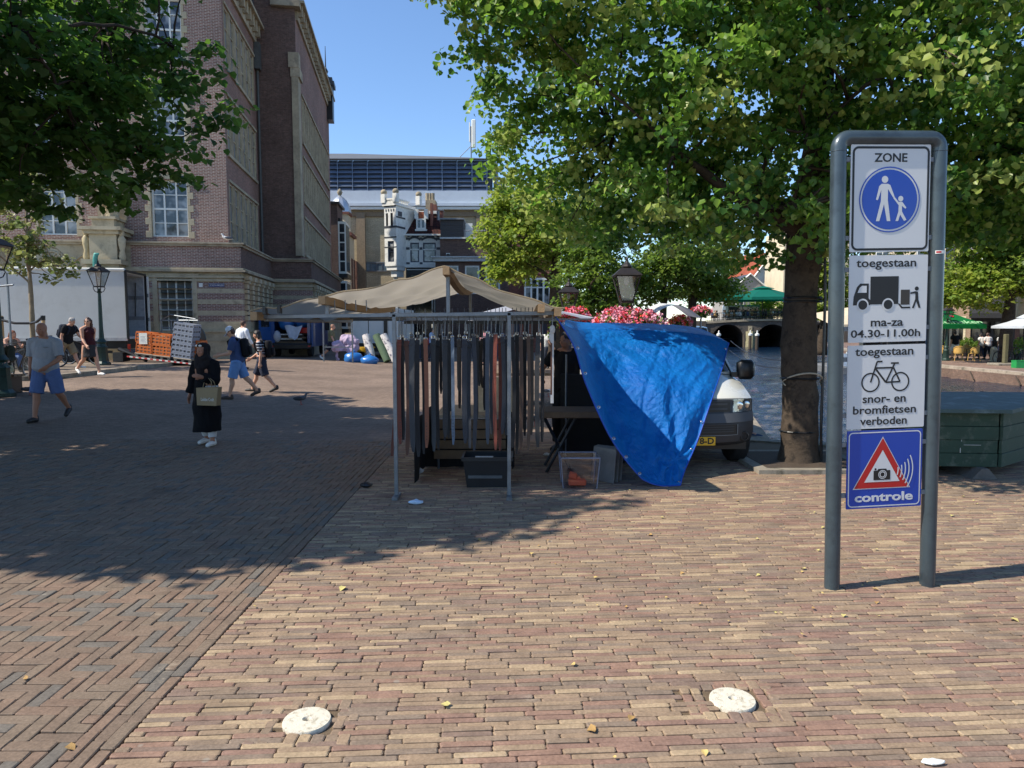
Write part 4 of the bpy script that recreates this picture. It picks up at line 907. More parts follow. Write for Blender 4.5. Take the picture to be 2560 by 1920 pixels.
def tree(name, label, loc, trunk, blobs, nclus, nleaf, size, mats, group=None, bark=None, cr=.5, flat=.5, limbn=12, twigs=120, up=.75, tris=4, droop=.5, seed=1, minz=None, r0=.25, clip=None):
    np.random.seed(seed); random.seed(seed); bark = bark or BARK
    r_ = thing(name, label, 'tree', loc, 0, group)
    mb = MB(); top = Vector(trunk[-1][:3])
    pts = [Vector(p[:3]) for p in trunk]; rs = [p[3] for p in trunk]
    fine = []; fr_ = []
    for i in range(len(pts)-1):
        for q in range(4): t = q/4; fine.append(pts[i].lerp(pts[i+1], t)); fr_.append((rs[i]*(1-t)+rs[i+1]*t)*(1+.1*mn.noise((i*3+q*.7, seed, 0))))
    fine.append(pts[-1]); fr_.append(rs[-1])
    o0 = len(mb.v); mb.tube(fine, fr_, 14)
    for k in range(o0, len(mb.v)):            # knobs and ridges
        v = Vector(mb.v[k]); c = min(fine, key=lambda f: abs(f.z-v.z)); d = Vector((v.x-c.x, v.y-c.y, 0))
        mb.v[k] = tuple(v+d*(.14*mn.noise(v*4+Vector((seed, 0, 0)))+.1*mn.noise(v*1.7)))
    C_ = in_blobs(nclus, blobs)
    if minz is not None: C_[:, 2] = np.maximum(C_[:, 2], minz+.3*rnd(nclus))
    if clip is not None: C_ = C_[[bool(clip(*c)) for c in C_]]; nclus = len(C_)
    ends = C_[np.random.choice(nclus, min(limbn, nclus), replace=False)]; nodes = [(f, r) for f, r in zip(fine, fr_) if f.z > (minz+.45 if minz else pts[1].z)]
    for e in ends:
        e = Vector(e); b = min(nodes, key=lambda q: (q[0]-(e+(q[0]-e)*.0)).length+abs(q[0].z-(e.z-1.2))*.8)
        L = limbs(mb, b[0], e, min(b[1]*.55, .16), .02); nodes += [(p, .05) for p in L[2:]]
    tw = C_[np.random.choice(nclus, min(twigs, nclus), replace=False)]
    for e in tw:
        e = Vector(e); b = min(nodes, key=lambda q: (q[0]-e).length)
        if .15 < (b[0]-e).length < 3: limbs(mb, b[0], e, .022, .006, 4, .1, 0, 4)
    mb.obj('trunk', bark, r_, 180)
    n = nclus*nleaf; ci = np.repeat(np.arange(nclus), nleaf)
    P = C_[ci]+dirs(n)*(rnd(n)**.5)[:, None]*np.array([cr, cr, cr*flat])*(.6+.8*rnd(nclus))[ci][:, None]
    P[:, 2] -= .35*((P[:, 0]-C_[ci][:, 0])**2+(P[:, 1]-C_[ci][:, 1])**2)/max(cr, .1)
    ton = np.random.choice(len(mats), nclus)[ci]; sw = rnd(n) < .25; ton[sw] = np.random.choice(len(mats), sw.sum())
    link('crown', leaf_mesh(name+'_leaves', P, size, mats, ton, droop, up, tris), r_)
    return r_
LIME = [leafmat('lime_leaf_a', rgb(82, 114, 48), (.25, .48, .06, 1), .4), leafmat('lime_leaf_b', rgb(98, 128, 55), (.32, .54, .07, 1), .4), leafmat('lime_leaf_c', rgb(56, 90, 42), (.14, .32, .04, 1), .4), leafmat('lime_leaf_d', rgb(142, 158, 84), (.48, .6, .15, 1), .4)]
MAPLE = [leafmat('maple_leaf_a', rgb(60, 86, 44), (.15, .3, .04, 1)), leafmat('maple_leaf_b', rgb(70, 98, 48), (.19, .36, .05, 1)), leafmat('maple_leaf_c', rgb(50, 76, 40), (.1, .24, .04, 1))]
YEL = [leafmat('yellow_leaf_a', rgb(116, 136, 54), (.42, .54, .06, 1)), leafmat('yellow_leaf_b', rgb(98, 124, 50), (.34, .48, .06, 1)), leafmat('yellow_leaf_c', rgb(136, 148, 68), (.48, .56, .1, 1))]
DRK = [leafmat('dark_leaf_a', rgb(84, 106, 48), (.24, .4, .05, 1)), leafmat('dark_leaf_b', rgb(106, 124, 58), (.32, .46, .06, 1)), leafmat('dark_leaf_c', rgb(66, 88, 42), (.18, .3, .04, 1))]
# the big lime beside the sign
def sunny(X, Y, Z):                      # gaps through which the sun reaches the bonnet and the sheet
    for z, x0, x1, y0, y1 in ((1.0, 2.25, 3.3, 8.9, 9.8), (1.3, .5, 1.6, 7.8, 10)):
        k = (lz_(Z)-z)/-LD.z; x, y = X+3.82+LD.x*k, Y+9.35+LD.y*k
        if x0-.3 < x < x1+.3 and y0-.3 < y < y1+.3: return False
    return True
lz_ = lambda Z: Z
lx, ly = 3.82, 9.35
lb = [(-4.3, -.3, 6.9, 1.3, 1.6, .9), (-3.0, .3, 4.4, 1.5, 1.6, 1.0), (-2.6, -.3, 3.4, 1.5, 1.5, .7), (-.8, -.6, 3.3, 1.7, 1.5, .7), (1.4, -.9, 3.3, 1.8, 1.5, .7), (3.6, -.4, 3.5, 1.8, 1.8, .8), (-3.9, -.4, 6.3, 1.2, 1.5, 1.0), (.2, .2, 5.6, 2.9, 2.9, 2.3), (-2.0, -.6, 5.0, 2.2, 2.2, 1.6), (-2.9, -.9, 6.6, 2.0, 2.0, 1.7), (-1.2, .4, 3.7, 1.9, 2.0, 1.0), (2.3, -.2, 5.2, 2.3, 2.4, 1.8), (3.4, .2, 6.8, 2.4, 2.4, 1.8), (0, 0, 8.2, 3.6, 3.4, 2.0), (-2.2, .6, 3.75, 1.6, 1.6, .75), (1.6, -.6, 3.6, 1.8, 2.0, .8), (4.2, .4, 4.1, 1.7, 2.2, .9), (0, -1.6, 6.6, 2.4, 1.6, 2.0), (-3.5, .2, 5.2, 1.3, 1.6, .9), (.8, -1.4, 4.6, 2.2, 1.4, 1.1), (2.0, -1.3, 4.3, 1.6, 1.2, .8)]
tree('lime_tree', 'big sunlit lime tree with a dark knobbly trunk standing between van and traffic sign', (lx, ly, 0),
     [(-.02, 0, -.15, .32), (0, 0, .25, .24), (.0, 0, .9, .225), (-.05, 0, 1.6, .215), (-.04, 0, 2.4, .21), (0, 0, 3.2, .23), (.15, .05, 4.4, .15), (.2, .1, 6, .13), (.1, .1, 8, .06)],
     lb, 1640, 72, .074, LIME, None, BARK, .37, .5, 22, 300, .62, 4, .55, 11, 2.45, clip=sunny)
# trunk extras: straps and the wire stay
lt = bpy.data.objects['lime_tree']
part(lt, 'strap', BLACKP, lambda mb: [mb.ring((-.02, 0, z), .235, .012, 20, 5, axis='z', T=None) for z in (.45, 1.15, 2.15, 2.2)] and None)
part(lt, 'cable', BLACKP, lambda mb: mb.tube([(.27, -.08, 0), (.24, -.1, .5), (.25, -.08, 1.2), (.25, -.06, 2.2), (.22, -.05, 3.0)], .018, 6))
part(lt, 'rope', M('pale_rope', rgb(170, 160, 140), .9), lambda mb: mb.tube([(.25*math.cos(a), -.26*abs(math.sin(a)), 1.1-.13*math.sin(a)) for a in [PI+k*PI/10 for k in range(-1, 12)]], .011, 5))
mb = MB(); mb.slab([(-.75, -.65), (.8, -.65), (.8, .8), (-.75, .8)], -.02, .05); mb.slab([(-.6, -.5), (.65, -.5), (.65, .65), (-.6, .65)], .0, .055, 1)
kb = thing('tree_kerb', 'low dark stone kerb with bare soil round the lime trunk', 'kerb', (lx, ly, 0))
mb.obj('edge', [stone, M('soil', rgb(70, 58, 46), 1, 0, .3, 8, 1, 30)], kb)
# mooring ropes from the trunk
for px0, py0, px1, py1, nm in ((1824, 876, 1962, 921, 'lower'), (1826, 852, 1962, 902, 'upper')):
    a, b_ = at(px0, py0, 15), at(px1, py1, 9.3)
    r_ = MB(); r_.tube([a.lerp(b_, t/12)-Vector((0, 0, .1*math.sin(t/12*PI))) for t in range(13)], .007, 5)
    tag(r_.obj('mooring_rope', BLACKP), nm+' of two dark ropes tied across from the lime trunk', 'rope', 'ropes at the lime trunk')
# the dark maple on the left and its neighbours out of frame that shade the square
def offstall(tx, ty):                    # the stall roof itself stands in the sun
    def f(X, Y, Z):
        k = (Z-2.25)/-LD.z; x, y = X+tx+LD.x*k, Y+ty+LD.y*k
        return not (-2.6 < x < 2.2 and 6.9 < y < 12.3)
    return f
mbk = M('bark_maple', rgb(58, 50, 44), .95, 0, .35, 6, .8, 20, .15)
mx, my = -8.55, 11.3
mblobs = [(0, 0, 6.6, 3.0, 2.8, 2.0), (1.9, .2, 5.6, 2.0, 2.0, 1.3), (2.0, -.3, 4.35, 1.8, 1.5, .8), (2.6, 0, 6.6, 1.5, 1.8, 1.4), (.4, 0, 4.8, 2.2, 2.2, .9), (3.0, .1, 5.2, 1.15, 1.2, .8), (-1.5, 0, 6, 2.4, 2.6, 1.8), (1.3, .2, 8, 2.4, 2.4, 1.4), (2.9, .2, 4.5, .75, .9, .5), (1.3, 0, 4.0, 1.1, 1.0, .45)]
tree('maple_tree', 'dark leaved maple spreading from the left edge in front of the town hall', (mx, my, 0),
     [(0, 0, -.1, .22), (0, 0, 1.5, .17), (.05, 0, 3.2, .16), (.2, 0, 4.6, .13), (.3, 0, 6, .1), (.3, 0, 8, .05)], mblobs, 470, 44, .125, MAPLE, 'maples along the left of the square', mbk, .42, .45, 18, 200, .7, 4, .45, 5, 3.3, clip=offstall(mx, my))
for k, (x, y, s, lb_) in enumerate(((-8.5, 6.9, 1.03, 'off to the left of the herringbone paving'), (-14.6, 11.4, 1.05, 'farthest left of the row'), (-11.8, 14.4, .95, 'behind the lamp posts at the left'))):
    bl_ = [(0, 0, 6.4, 3.5*s, 3.1*s, 2.2), (1.6, 0, 5.2, 2.2, 2.2, 1.1), (-1.6, .2, 5.4, 2.2, 2.2, 1.2), (0, 0, 8.4, 2.6, 2.5, 1.3), (.8, -1.2, 5, 2, 1.6, 1), (-.6, 1.3, 5, 2, 1.6, 1)]
    os_ = offstall(x, y); cl = lambda X, Y, Z, x=x, y=y, o=os_: o(X, Y, Z) and (k == 1 or (x+X)/(y+Y) < -.8 or (k == 0 and Z > 2.5+.46*(y+Y)))
    tree('maple_tree', 'maple '+lb_+' casting its shade over the square', (x, y, 0), [(0, 0, -.1, .2), (0, 0, 2, .16), (0, 0, 5, .12), (0, 0, 8, .05)], bl_, 1350, 34, .22, MAPLE, 'maples along the left of the square', mbk, .5, .5, 10, 60, .75, 2, .4, 21+k, 3.4, clip=cl)
# young tree with stakes
yx = gpt(78, 955, .12); yz = yx.z
yt = tree('young_tree', 'slender young tree with sparse pale leaves tied between wooden stakes', (-16.3, 24.2, gz(-16.3, 24.2)+.1),
     [(0, 0, -.1, .1), (0, 0, 1, .085), (.02, 0, 2.4, .07), (0, 0, 4, .05), (.03, 0, 6, .02), (0, 0, 7.4, .01)],
     [(0, 0, 5.2, 1.5, 1.4, 1.6), (.6, 0, 3.6, 1.3, 1.1, .7), (-.5, 0, 4.0, 1.1, 1, .8), (0, 0, 6.8, .8, .8, .7)], 120, 13, .15, [leafmat('pale_leaf_a', rgb(122, 134, 78), (.3, .34, .1, 1)), leafmat('pale_leaf_b', rgb(96, 114, 62), (.2, .28, .08, 1)), leafmat('pale_leaf_c', rgb(140, 148, 96), (.34, .36, .14, 1))], None, BARK2, .26, .55, 12, 110, .7, 4, .4, 8)
WOOD = M('raw_wood', rgb(182, 150, 108), .8, 0, .2, 4, .3)
for x in (-.85, .55): part(yt, 'stake', WOOD, lambda mb: mb.cyl((x, -.25, -.1), (x, -.25, 1.75), .06, .055, 8))
part(yt, 'strap', BLACKP, lambda mb: (mb.tube([(-.85, -.3, 1.62), (-.4, -.25, 1.5), (0, -.1, 1.5), (.3, -.2, 1.55), (.55, -.3, 1.7)], .045, 6), mb.cyl((-.85, -.25, 1.56), (-.85, -.25, 1.72), .07, n=8), mb.cyl((.55, -.25, 1.6), (.55, -.25, 1.76), .07, n=8)))
# middle trees behind the stall
def mid(label, px, Y, trunk_h, blobs, mats, ncl, nl, size, seed, group='trees along the near quay', r=.18, **k):
    x = at(px, 800, Y).x
    return tree('quay_tree', label, (x, Y, gz(x, Y)), [(0, 0, -.1, r*1.25), (0, 0, trunk_h*.5, r), (.05, 0, trunk_h, r*.9), (.1, 0, trunk_h+2, r*.6), (0, 0, trunk_h+4, r*.25)], blobs, ncl, nl, size, mats, group, BARK, tris=2, limbn=10, twigs=60, seed=seed, **k)
mid('yellowish tree rising just behind the ridge end of the stall', 1385, 33, 3.2, [(-1.6, 0, 6.2, 2.0, 2.0, 2.2), (-.4, 0, 7.4, 2.0, 2, 1.8), (.8, 0, 5.6, 2.0, 2, 1.8), (-2.0, 0, 4.6, 1.3, 1.4, 1.0)], YEL, 420, 34, .2, 31, r=.3, cr=.55)
mid('bushy grey-green tree behind the flower boxes', 1475, 28, 2.0, [(0, 0, 4.0, 1.5, 1.6, 1.8), (.3, 0, 2.8, 1.5, 1.5, 1.0), (-.6, 0, 2.4, .9, 1, .8), (.2, 0, 5.6, 1.3, 1.4, 1.2)], DRK, 260, 34, .17, 32, r=.15, cr=.5)
mid('tree with a thin dark trunk left of the round flower baskets', 1655, 36, 2.4, [(0, 0, 4.6, 1.9, 1.8, 1.5), (-1.2, 0, 4.0, 1.5, 1.5, 1.3), (.9, 0, 5.4, 1.5, 1.5, 1.2)], DRK, 280, 30, .19, 33, cr=.55, r=.2)
mid('tree leaning behind the round flower baskets', 1728, 38, 2.6, [(.3, 0, 4.6, 2.0, 1.8, 1.5), (1.2, 0, 3.9, 1.7, 1.5, 1.0), (-.8, 0, 5.2, 1.5, 1.5, 1.2), (1.4, 0, 5.6, 1.1, 1.3, .8)], [DRK[0], DRK[1], YEL[1]], 300, 30, .19, 34, cr=.55, r=.25)
# right bank trees
def rtree(label, px, Y, th_, blobs, seed, ncl=300, mats=YEL):
    x = at(px, 800, Y).x; return tree('quay_tree', label, (x, Y, RZ), [(0, 0, -.1, .42), (0, 0, th_*.6, .34), (.1, 0, th_, .3), (.1, 0, th_+2.5, .15)], blobs, ncl, 34, .26, mats, 'trees on the far quay', BARK, .7, .5, 9, 60, .7, 2, .4, seed)
rtree('bright yellow-green tree beside the black awning on the far quay', 2518, 42, 3.2, [(-1.8, 0, 4.7, 2.6, 2, 1.5), (-3.4, 0, 4.2, 1.6, 1.5, .8), (-.6, 0, 6.4, 2.6, 2, 2.0), (1.6, 0, 6.5, 2.4, 2, 2.4), (-2.0, 0, 8, 2.2, 2, 1.6)], 41, 420)
rtree('bright tree on the far quay behind the left sign post', 2058, 56, 2.6, [(0, 0, 5, 2.2, 2, 2.2), (-.8, 0, 7, 2, 2, 2), (.6, 0, 3.6, 1.6, 1.6, 1.0)], 42, 260)
rtree('tall tree at the right edge of the far quay', 2600, 40, 3.4, [(0, 0, 7, 3, 2.6, 2.6), (-1, 0, 9, 2.6, 2.4, 2)], 43, 260, DRK)
rtree('far green tree beyond the bridge right of the lime trunk', 2010, 100, 3, [(0, 0, 5.5, 3.0, 3, 2.5), (-2, 0, 4.6, 2.6, 2.4, 1.6)], 44, 220)
rtree('small yellow-green tree beyond the bridge beneath the parasols', 1908, 99, 2.6, [(0, 0, 4.6, 2.4, 2.2, 1.4)], 45, 120)
# ---------------- the traffic sign ----------------
POST = M('sign_post_paint', rgb(62, 74, 80), .35, .2, .15, 3, .04, 60, .5, coat=.3, dirt=rgb(50, 60, 66))
SGW = M('sign_white', rgb(206, 206, 204), .4, 0, .03, 2, 0, coat=.2); SGB = M('sign_blue', rgb(14, 62, 160), .3, 0, .04, 2, 0, coat=.3)
SGR = M('sign_red', rgb(178, 26, 26), .35, 0, .04, 2, 0, coat=.2); SGK = M('sign_black', rgb(24, 23, 24), .45, 0, .1, 2, 0); SGBR = M('sign_box_brown', rgb(58, 52, 44), .5, 0, .1, 2, 0)
sg = thing('traffic_sign', 'tall dark grey tubular frame with three white ZONE panels above a blue camera controle panel', 'traffic sign', (2.612, 4.905, 0))
sg.rotation_euler = (0, rad(-1.35), math.atan(.1/.745)*.8)
HW, TOP, RC = .36, 3.155, .068
def frame_(mb):
    pts = [(-HW, 0, -.05), (-HW, 0, .4), (-HW, 0, 1.6), (-HW, 0, TOP-.054-RC)]
    pts += [(-HW+RC-RC*math.cos(a), 0, TOP-.054-RC+RC*math.sin(a)) for a in [PI/2*k/7 for k in range(1, 8)]]
    pts += [(HW-RC+RC*math.sin(a), 0, TOP-.054-RC+RC*math.cos(a)) for a in [PI/2*k/7 for k in range(0, 8)]]
    pts += [(HW, 0, 1.6), (HW, 0, .4), (HW, 0, -.05)]
    mb.tube(pts, .051, 24, up=(0, 1, 0))
part(sg, 'frame', POST, frame_, 50)
for s in (-1, 1): part(sg, 'collar', POST, lambda mb: mb.ring((s*HW, 0, TOP-.054-RC-.02), .0505, .003, 24, 6, axis='z'))
part(sg, 'sticker', WFR, lambda mb: mb.grid(lambda u, v: (HW+.0552*math.sin(-.75+1.5*u), -.0552*math.cos(-.75+1.5*u), 2.325+.022*v), 8, 1))
part(sg, 'sticker', SGR, lambda mb: mb.grid(lambda u, v: (HW+.0557*math.sin(-.65+.6*u), -.0557*math.cos(-.65+.6*u), 2.33+.012*v), 4, 1))
K = .00193
def rrect(x0, x1, z0, z1, r, n=6):
    o = []
    for cx, cz, a0 in ((x1-r, z0+r, -PI/2), (x1-r, z1-r, 0), (x0+r, z1-r, PI/2), (x0+r, z0+r, PI)):
        o += [(cx+r*math.cos(a0+PI/2*k/n), cz+r*math.sin(a0+PI/2*k/n)) for k in range(n+1)]
    return o
class Panel:
    def __init__(s, x0, x1, y0, y1, z1, mat):
        s.cx = (x0+x1)/2; s.y0 = y0; s.z1 = z1; s.w = (x1-x0)*K/2; s.h = (y1-y0)*K; s.lv = 0
        mb = MB(); mb.prism(rrect(-s.w, s.w, z1-s.h, z1, .008, 3), -.022, -.018); s.o = mb.obj('panel', mat, sg)
        part(s.o, 'rail', LEAD, lambda mb: (mb.box(-HW+.03, HW-.03, -.016, .01, z1-s.h+.08, z1-s.h+.11), mb.box(-HW+.03, HW-.03, -.016, .01, z1-.11, z1-.08)))
    def p(s, x, y): return ((x-s.cx)*K, s.z1-(y-s.y0)*K)
    def poly(s, name, pts, mat, lv=1):
        mb = MB(); v = [(*((s.p(x, y)[0]), -.022-.0012*lv, s.p(x, y)[1]),) for x, y in pts]
        ar = sum(v[k][0]*v[(k+1) % len(v)][2]-v[(k+1) % len(v)][0]*v[k][2] for k in range(len(v)))
        mb.add(v, [tuple(range(len(v))) if ar > 0 else tuple(range(len(v)-1, -1, -1))]); return mb.obj(name, mat, s.o)
    def frame(s, name, x0, x1, y0, y1, r, t, mat, lv=1):
        a = rrect(x0, x1, y0, y1, r); b_ = rrect(x0+t, x1-t, y0+t, y1-t, max(r-t, 1)); n = len(a); mb = MB()
        V = [(s.p(*q)[0], -.022-.0012*lv, s.p(*q)[1]) for q in a+b_]
        mb.add(V, [(k, n+k, n+(k+1) % n, (k+1) % n) for k in range(n)]); return mb.obj(name, mat, s.o)
    def disc(s, name, x, y, r, mat, lv=1, r2=0, n=48, a0=0, a1=2*PI):
        mb = MB(); c = s.p(x, y); full = a1-a0 > 6.28; m_ = n if full else n+1
        A = [a0+(a1-a0)*k/n for k in range(m_)]
        o = [(c[0]+r*K*math.cos(a), -.022-.0012*lv, c[1]+r*K*math.sin(a)) for a in A]
        if r2: 
            i = [(c[0]+r2*K*math.cos(a), -.022-.0012*lv, c[1]+r2*K*math.sin(a)) for a in A]
            mb.add(o+i, [(k, (k+1) % m_, m_+(k+1) % m_, m_+k) for k in range(n)])
        else: mb.add(o, [tuple(range(len(o)))])
        return mb.obj(name, mat, s.o)
    def text(s, t, x, y, capx, width, mat, lv=1, bold=.012):
        c = s.p(x, y); o = text(t, capx*K*1.37, 'lettering', mat, s.o, (c[0], -.022-.0012*lv, c[1]), width=width*K, bold=capx*K*(bold+.006)); return o
# ZONE
P1 = Panel(118, 414, 88, 456, 3.055, SGW)
P1.frame('border', 124, 410, 94, 451, 22, 8, SGK); P1.text('ZONE', 266, 134, 30, 122, SGK, 1, .02)
P1.disc('disc', 263, 276, 113, SGW, 1); P1.disc('disc_rim', 263, 276, 113, SGB, 2, 108.5); P1.disc('disc_blue', 263, 276, 103, SGB, 2)
P1.disc('pictogram', 244, 207, 12, SGW, 3)
P1.poly('pictogram', [(232, 222), (256, 222), (264, 226), (281, 266), (276, 270), (256, 240), (256, 278), (267, 350), (254, 350), (242, 292), (226, 350), (213, 350), (230, 282), (231, 243), (219, 278), (212, 276), (223, 230)], SGW, 3)
P1.disc('pictogram', 304, 273, 9.5, SGW, 3)
P1.poly('pictogram', [(276, 271), (280, 266), (296, 284), (310, 284), (326, 304), (322, 308), (309, 298), (310, 318), (327, 346), (318, 350), (303, 328), (296, 350), (286, 350), (296, 318), (297, 296)], SGW, 3)
# toegestaan + lorry
P2 = Panel(112, 407, 468, 773, 3.055-.368*K*1000-.022, SGW)
P2.text('toegestaan', 252, 496, 31, 224, SGK); P2.text('ma-za', 256, 704, 31, 122, SGK); P2.text('04.30-11.00h', 254, 744, 27, 262, SGK)
P2.poly('pictogram', [(192, 542), (298, 542), (298, 640), (192, 640)], SGK)
P2.poly('pictogram', [(128, 642), (130, 612), (142, 578), (154, 566), (186, 566), (186, 618), (192, 624), (192, 642)], SGK); P2.poly('pictogram', [(144, 598), (152, 580), (160, 574), (178, 574), (178, 598)], SGW, 2)
for x in (164, 259): P2.disc('pictogram', x, 641, 22, SGW, 2); P2.disc('pictogram', x, 641, 16.5, SGK, 3)
P2.poly('pictogram', [(296, 638), (302, 638), (314, 650), (344, 650), (344, 656), (310, 656)], SGK); P2.poly('pictogram', [(307, 590), (341, 590), (341, 643), (307, 643)], SGBR)
P2.disc('pictogram', 367, 587, 7.5, SGK); P2.poly('pictogram', [(343, 600), (362, 596), (372, 598), (374, 624), (383, 655), (376, 656), (366, 632), (358, 656), (350, 656), (362, 624), (362, 604), (343, 606)], SGK)
# bicycle
P3 = Panel(106, 402, 784, 1083, P2.z1-P2.h-.02, SGW)
P3.text('toegestaan', 246, 808, 31, 220, SGK); P3.text('snor- en', 248, 977, 31, 164, SGK); P3.text('bromfietsen', 250, 1017, 30, 240, SGK); P3.text('verboden', 248, 1057, 30, 178, SGK)
for x in (194, 307): P3.disc('pictogram', x, 917, 35, SGK, 1, 29.5)
def bar(P, x0, y0, x1, y1, w, mat, lv=1):
    d = Vector((x1-x0, y1-y0)).normalized()*w/2; n = Vector((-d.y, d.x)); P.poly('pictogram', [(x0+n.x, y0+n.y), (x1+n.x, y1+n.y), (x1-n.x, y1-n.y), (x0-n.x, y0-n.y)], mat, lv)
for a in ((194, 917, 217, 846, 6), (216, 846, 222, 842, 6), (218, 843, 238, 843, 6), (212, 866, 280, 866, 6), (212, 868, 252, 918, 7), (252, 918, 284, 852, 6), (252, 918, 306, 917, 6), (280, 866, 306, 917, 6), (270, 850, 300, 850, 6)): bar(P3, *a, SGK, 1+.1*random.random())
# blue controle panel
P4 = Panel(102, 391, 1095, 1380, P3.z1-P3.h-.012, SGB)
P4.frame('border', 108, 385, 1101, 1374, 16, 4, SGW)
P4.text('controle', 246, 1341, 32, 224, SGW, 1, .03)
P4.poly('triangle', [(238, 1119), (126, 1309), (347, 1309)], SGW, 1); P4.poly('triangle_red', [(238, 1124), (131, 1306), (342, 1306)], SGR, 2); P4.poly('triangle_white', [(238, 1168), (169, 1284), (305, 1284)], SGW, 3)
P4.poly('pictogram', [(204, 1242), (268, 1242), (268, 1277), (204, 1277)], SGK, 4); P4.poly('pictogram', [(222, 1236), (252, 1236), (256, 1243), (218, 1243)], SGK, 4.5); P4.disc('pictogram', 238, 1257, 16, SGW, 5, 13.5); P4.disc('pictogram', 238, 1257, 11, SGW, 5, 8); P4.disc('pictogram', 211, 1237, 4, SGK, 4.6)
for k, r in enumerate((64, 78, 92, 106, 120)): P4.disc('wave', 236, 1240, r, SGW, 4, r-4.2, 20, -.35-.12*k*.5, .12+.13*k*.6)
# ---------------- market stall ----------------
GALV = M('galvanised', rgb(122, 127, 132), .45, .75, .25, 8, .15, 60); BEAM = M('stall_beam', rgb(150, 122, 88), .8, 0, .25, 5, .4, 30)
SOILD = M('old_wood', rgb(110, 92, 72), .85, 0, .3, 6, .4)
st = thing('market_stall', 'market stall with beige canvas roof on galvanised posts where belts hang', 'market stall', (0, 0, 0))
YF, YB = 7.5, 11.5
BZ = lambda x: 1.945+(x+2.64)*.0125
for x, y in ((-1.24, YF), (-.03, YF), (-1.24, YB), (-.03, YB)):
    mb = MB(); mb.bbox(x-.02, x+.02, y-.02, y+.02, .03, BZ(x), .004); mb.box(x-.03, x+.03, y-.13, y+.13, 0, .03); mb.obj('post', GALV, st)
for y in (YF, 9.5, YB): part(st, 'crossbar', GALV, lambda mb: (mb.bbox(-2.66, .5, y-.02, y+.02, BZ(-2.6)-.0, BZ(-2.6)+.042, .004, 0, Matrix.Translation((0, 0, 0)) @ Matrix.Rotation(-.0125, 4, 'Y') if y < 8 else None)))
for x in (-2.6, -1.24, -.03, .46): part(st, 'rail', GALV, lambda mb: mb.bbox(x-.018, x+.018, YF+.03, YB, BZ(x)-.06, BZ(x)-.02, .004))
ROOF = [(-2.66, 1.975), (-1.94, 2.15), (-.67, 2.45), (.34, 2.06), (.52, 2.0)]
def roofz(x):
    for (a, za), (b, zb) in zip(ROOF, ROOF[1:]):
        if x <= b: t = (x-a)/(b-a); return za+(zb-za)*t-(.24*(b-a)*.55)*t*(1-t)*(1.15 if b > -.7 else .9)
    return ROOF[-1][1]
for x, z in ((-1.94, 2.15), (-.67, 2.45)):
    for y in (YF, YB): mb = MB(); mb.bbox(x-.02, x+.02, y-.02, y+.02, BZ(x)+.0, z-.07, .004); mb.obj('king_post', GALV, st)
sag = lambda y, a: -a*math.sin(PI*max(0, min(1, (y-YF)/(YB-YF))))
for x, z, a in ((-2.64, 1.94, .02), (-1.94, 2.10, .05), (-.67, 2.40, .1), (.30, 2.02, .02), (.47, 1.98, .02)):
    mb = MB(); n = 12
    for k in range(n):
        y0, y1 = 7.28+4.4*k/n, 7.28+4.4*(k+1)/n; z0, z1 = z+sag(y0, a), z+sag(y1, a); h, w_ = .042, .034
        mb.add([(x-w_, y0, z0-h), (x+w_, y0, z0-h), (x+w_, y0, z0+h), (x-w_, y0, z0+h), (x-w_, y1, z1-h), (x+w_, y1, z1-h), (x+w_, y1, z1+h), (x-w_, y1, z1+h)], [(0, 1, 5, 4), (1, 2, 6, 5), (2, 3, 7, 6), (3, 0, 4, 7)]+([(0, 3, 2, 1)] if k == 0 else [])+([(4, 5, 6, 7)] if k == n-1 else []))
    mb.obj('beam', BEAM, st)
CANV = clothmat('stall_canvas', rgb(176, 168, 154), (.44, .40, .34, 1), .42, .85, .1, 2, .3)
def canvas(u, v):
    x = -2.7+3.24*u; y = 7.33+4.35*v
    s = .1*math.sin(PI*v)
    w = .016*math.sin(y*9+x*3)*math.sin(PI*v)+.03*mn.noise((x*1.7, y*2.6, 3))+.02*math.sin(x*14+y*6+2.5*mn.noise((x*2, y*1.5, 1)))*(.4+.6*abs(mn.noise((x, y, 7))))
    return (x, y, roofz(x)+.012-s*.75+w)
part(st, 'canvas', CANV, lambda mb: mb.grid(canvas, 110, 70), 180)
part(st, 'hem', M('canvas_hem', rgb(150, 132, 104), .9), lambda mb: mb.tube([Vector(canvas(k/50, 0))-Vector((0, .004, .003)) for k in range(51)], .009, 5))
part(st, 'strap', BLACKP, lambda mb: mb.box(-2.55, -2.52, 7.29, 7.36, 1.955, 2.03)); part(st, 'strap', BLACKP, lambda mb: mb.box(-2.4, -2.37, 7.29, 7.36, 1.965, 2.055))
part(st, 'hook', GALV, lambda mb: [mb.tube([(-1.85+k*.11, 7.46, BZ(-1.8)+.04), (-1.85+k*.11, 7.45, BZ(-1.8)+.15)], .006, 5) for k in range(4)] and None)
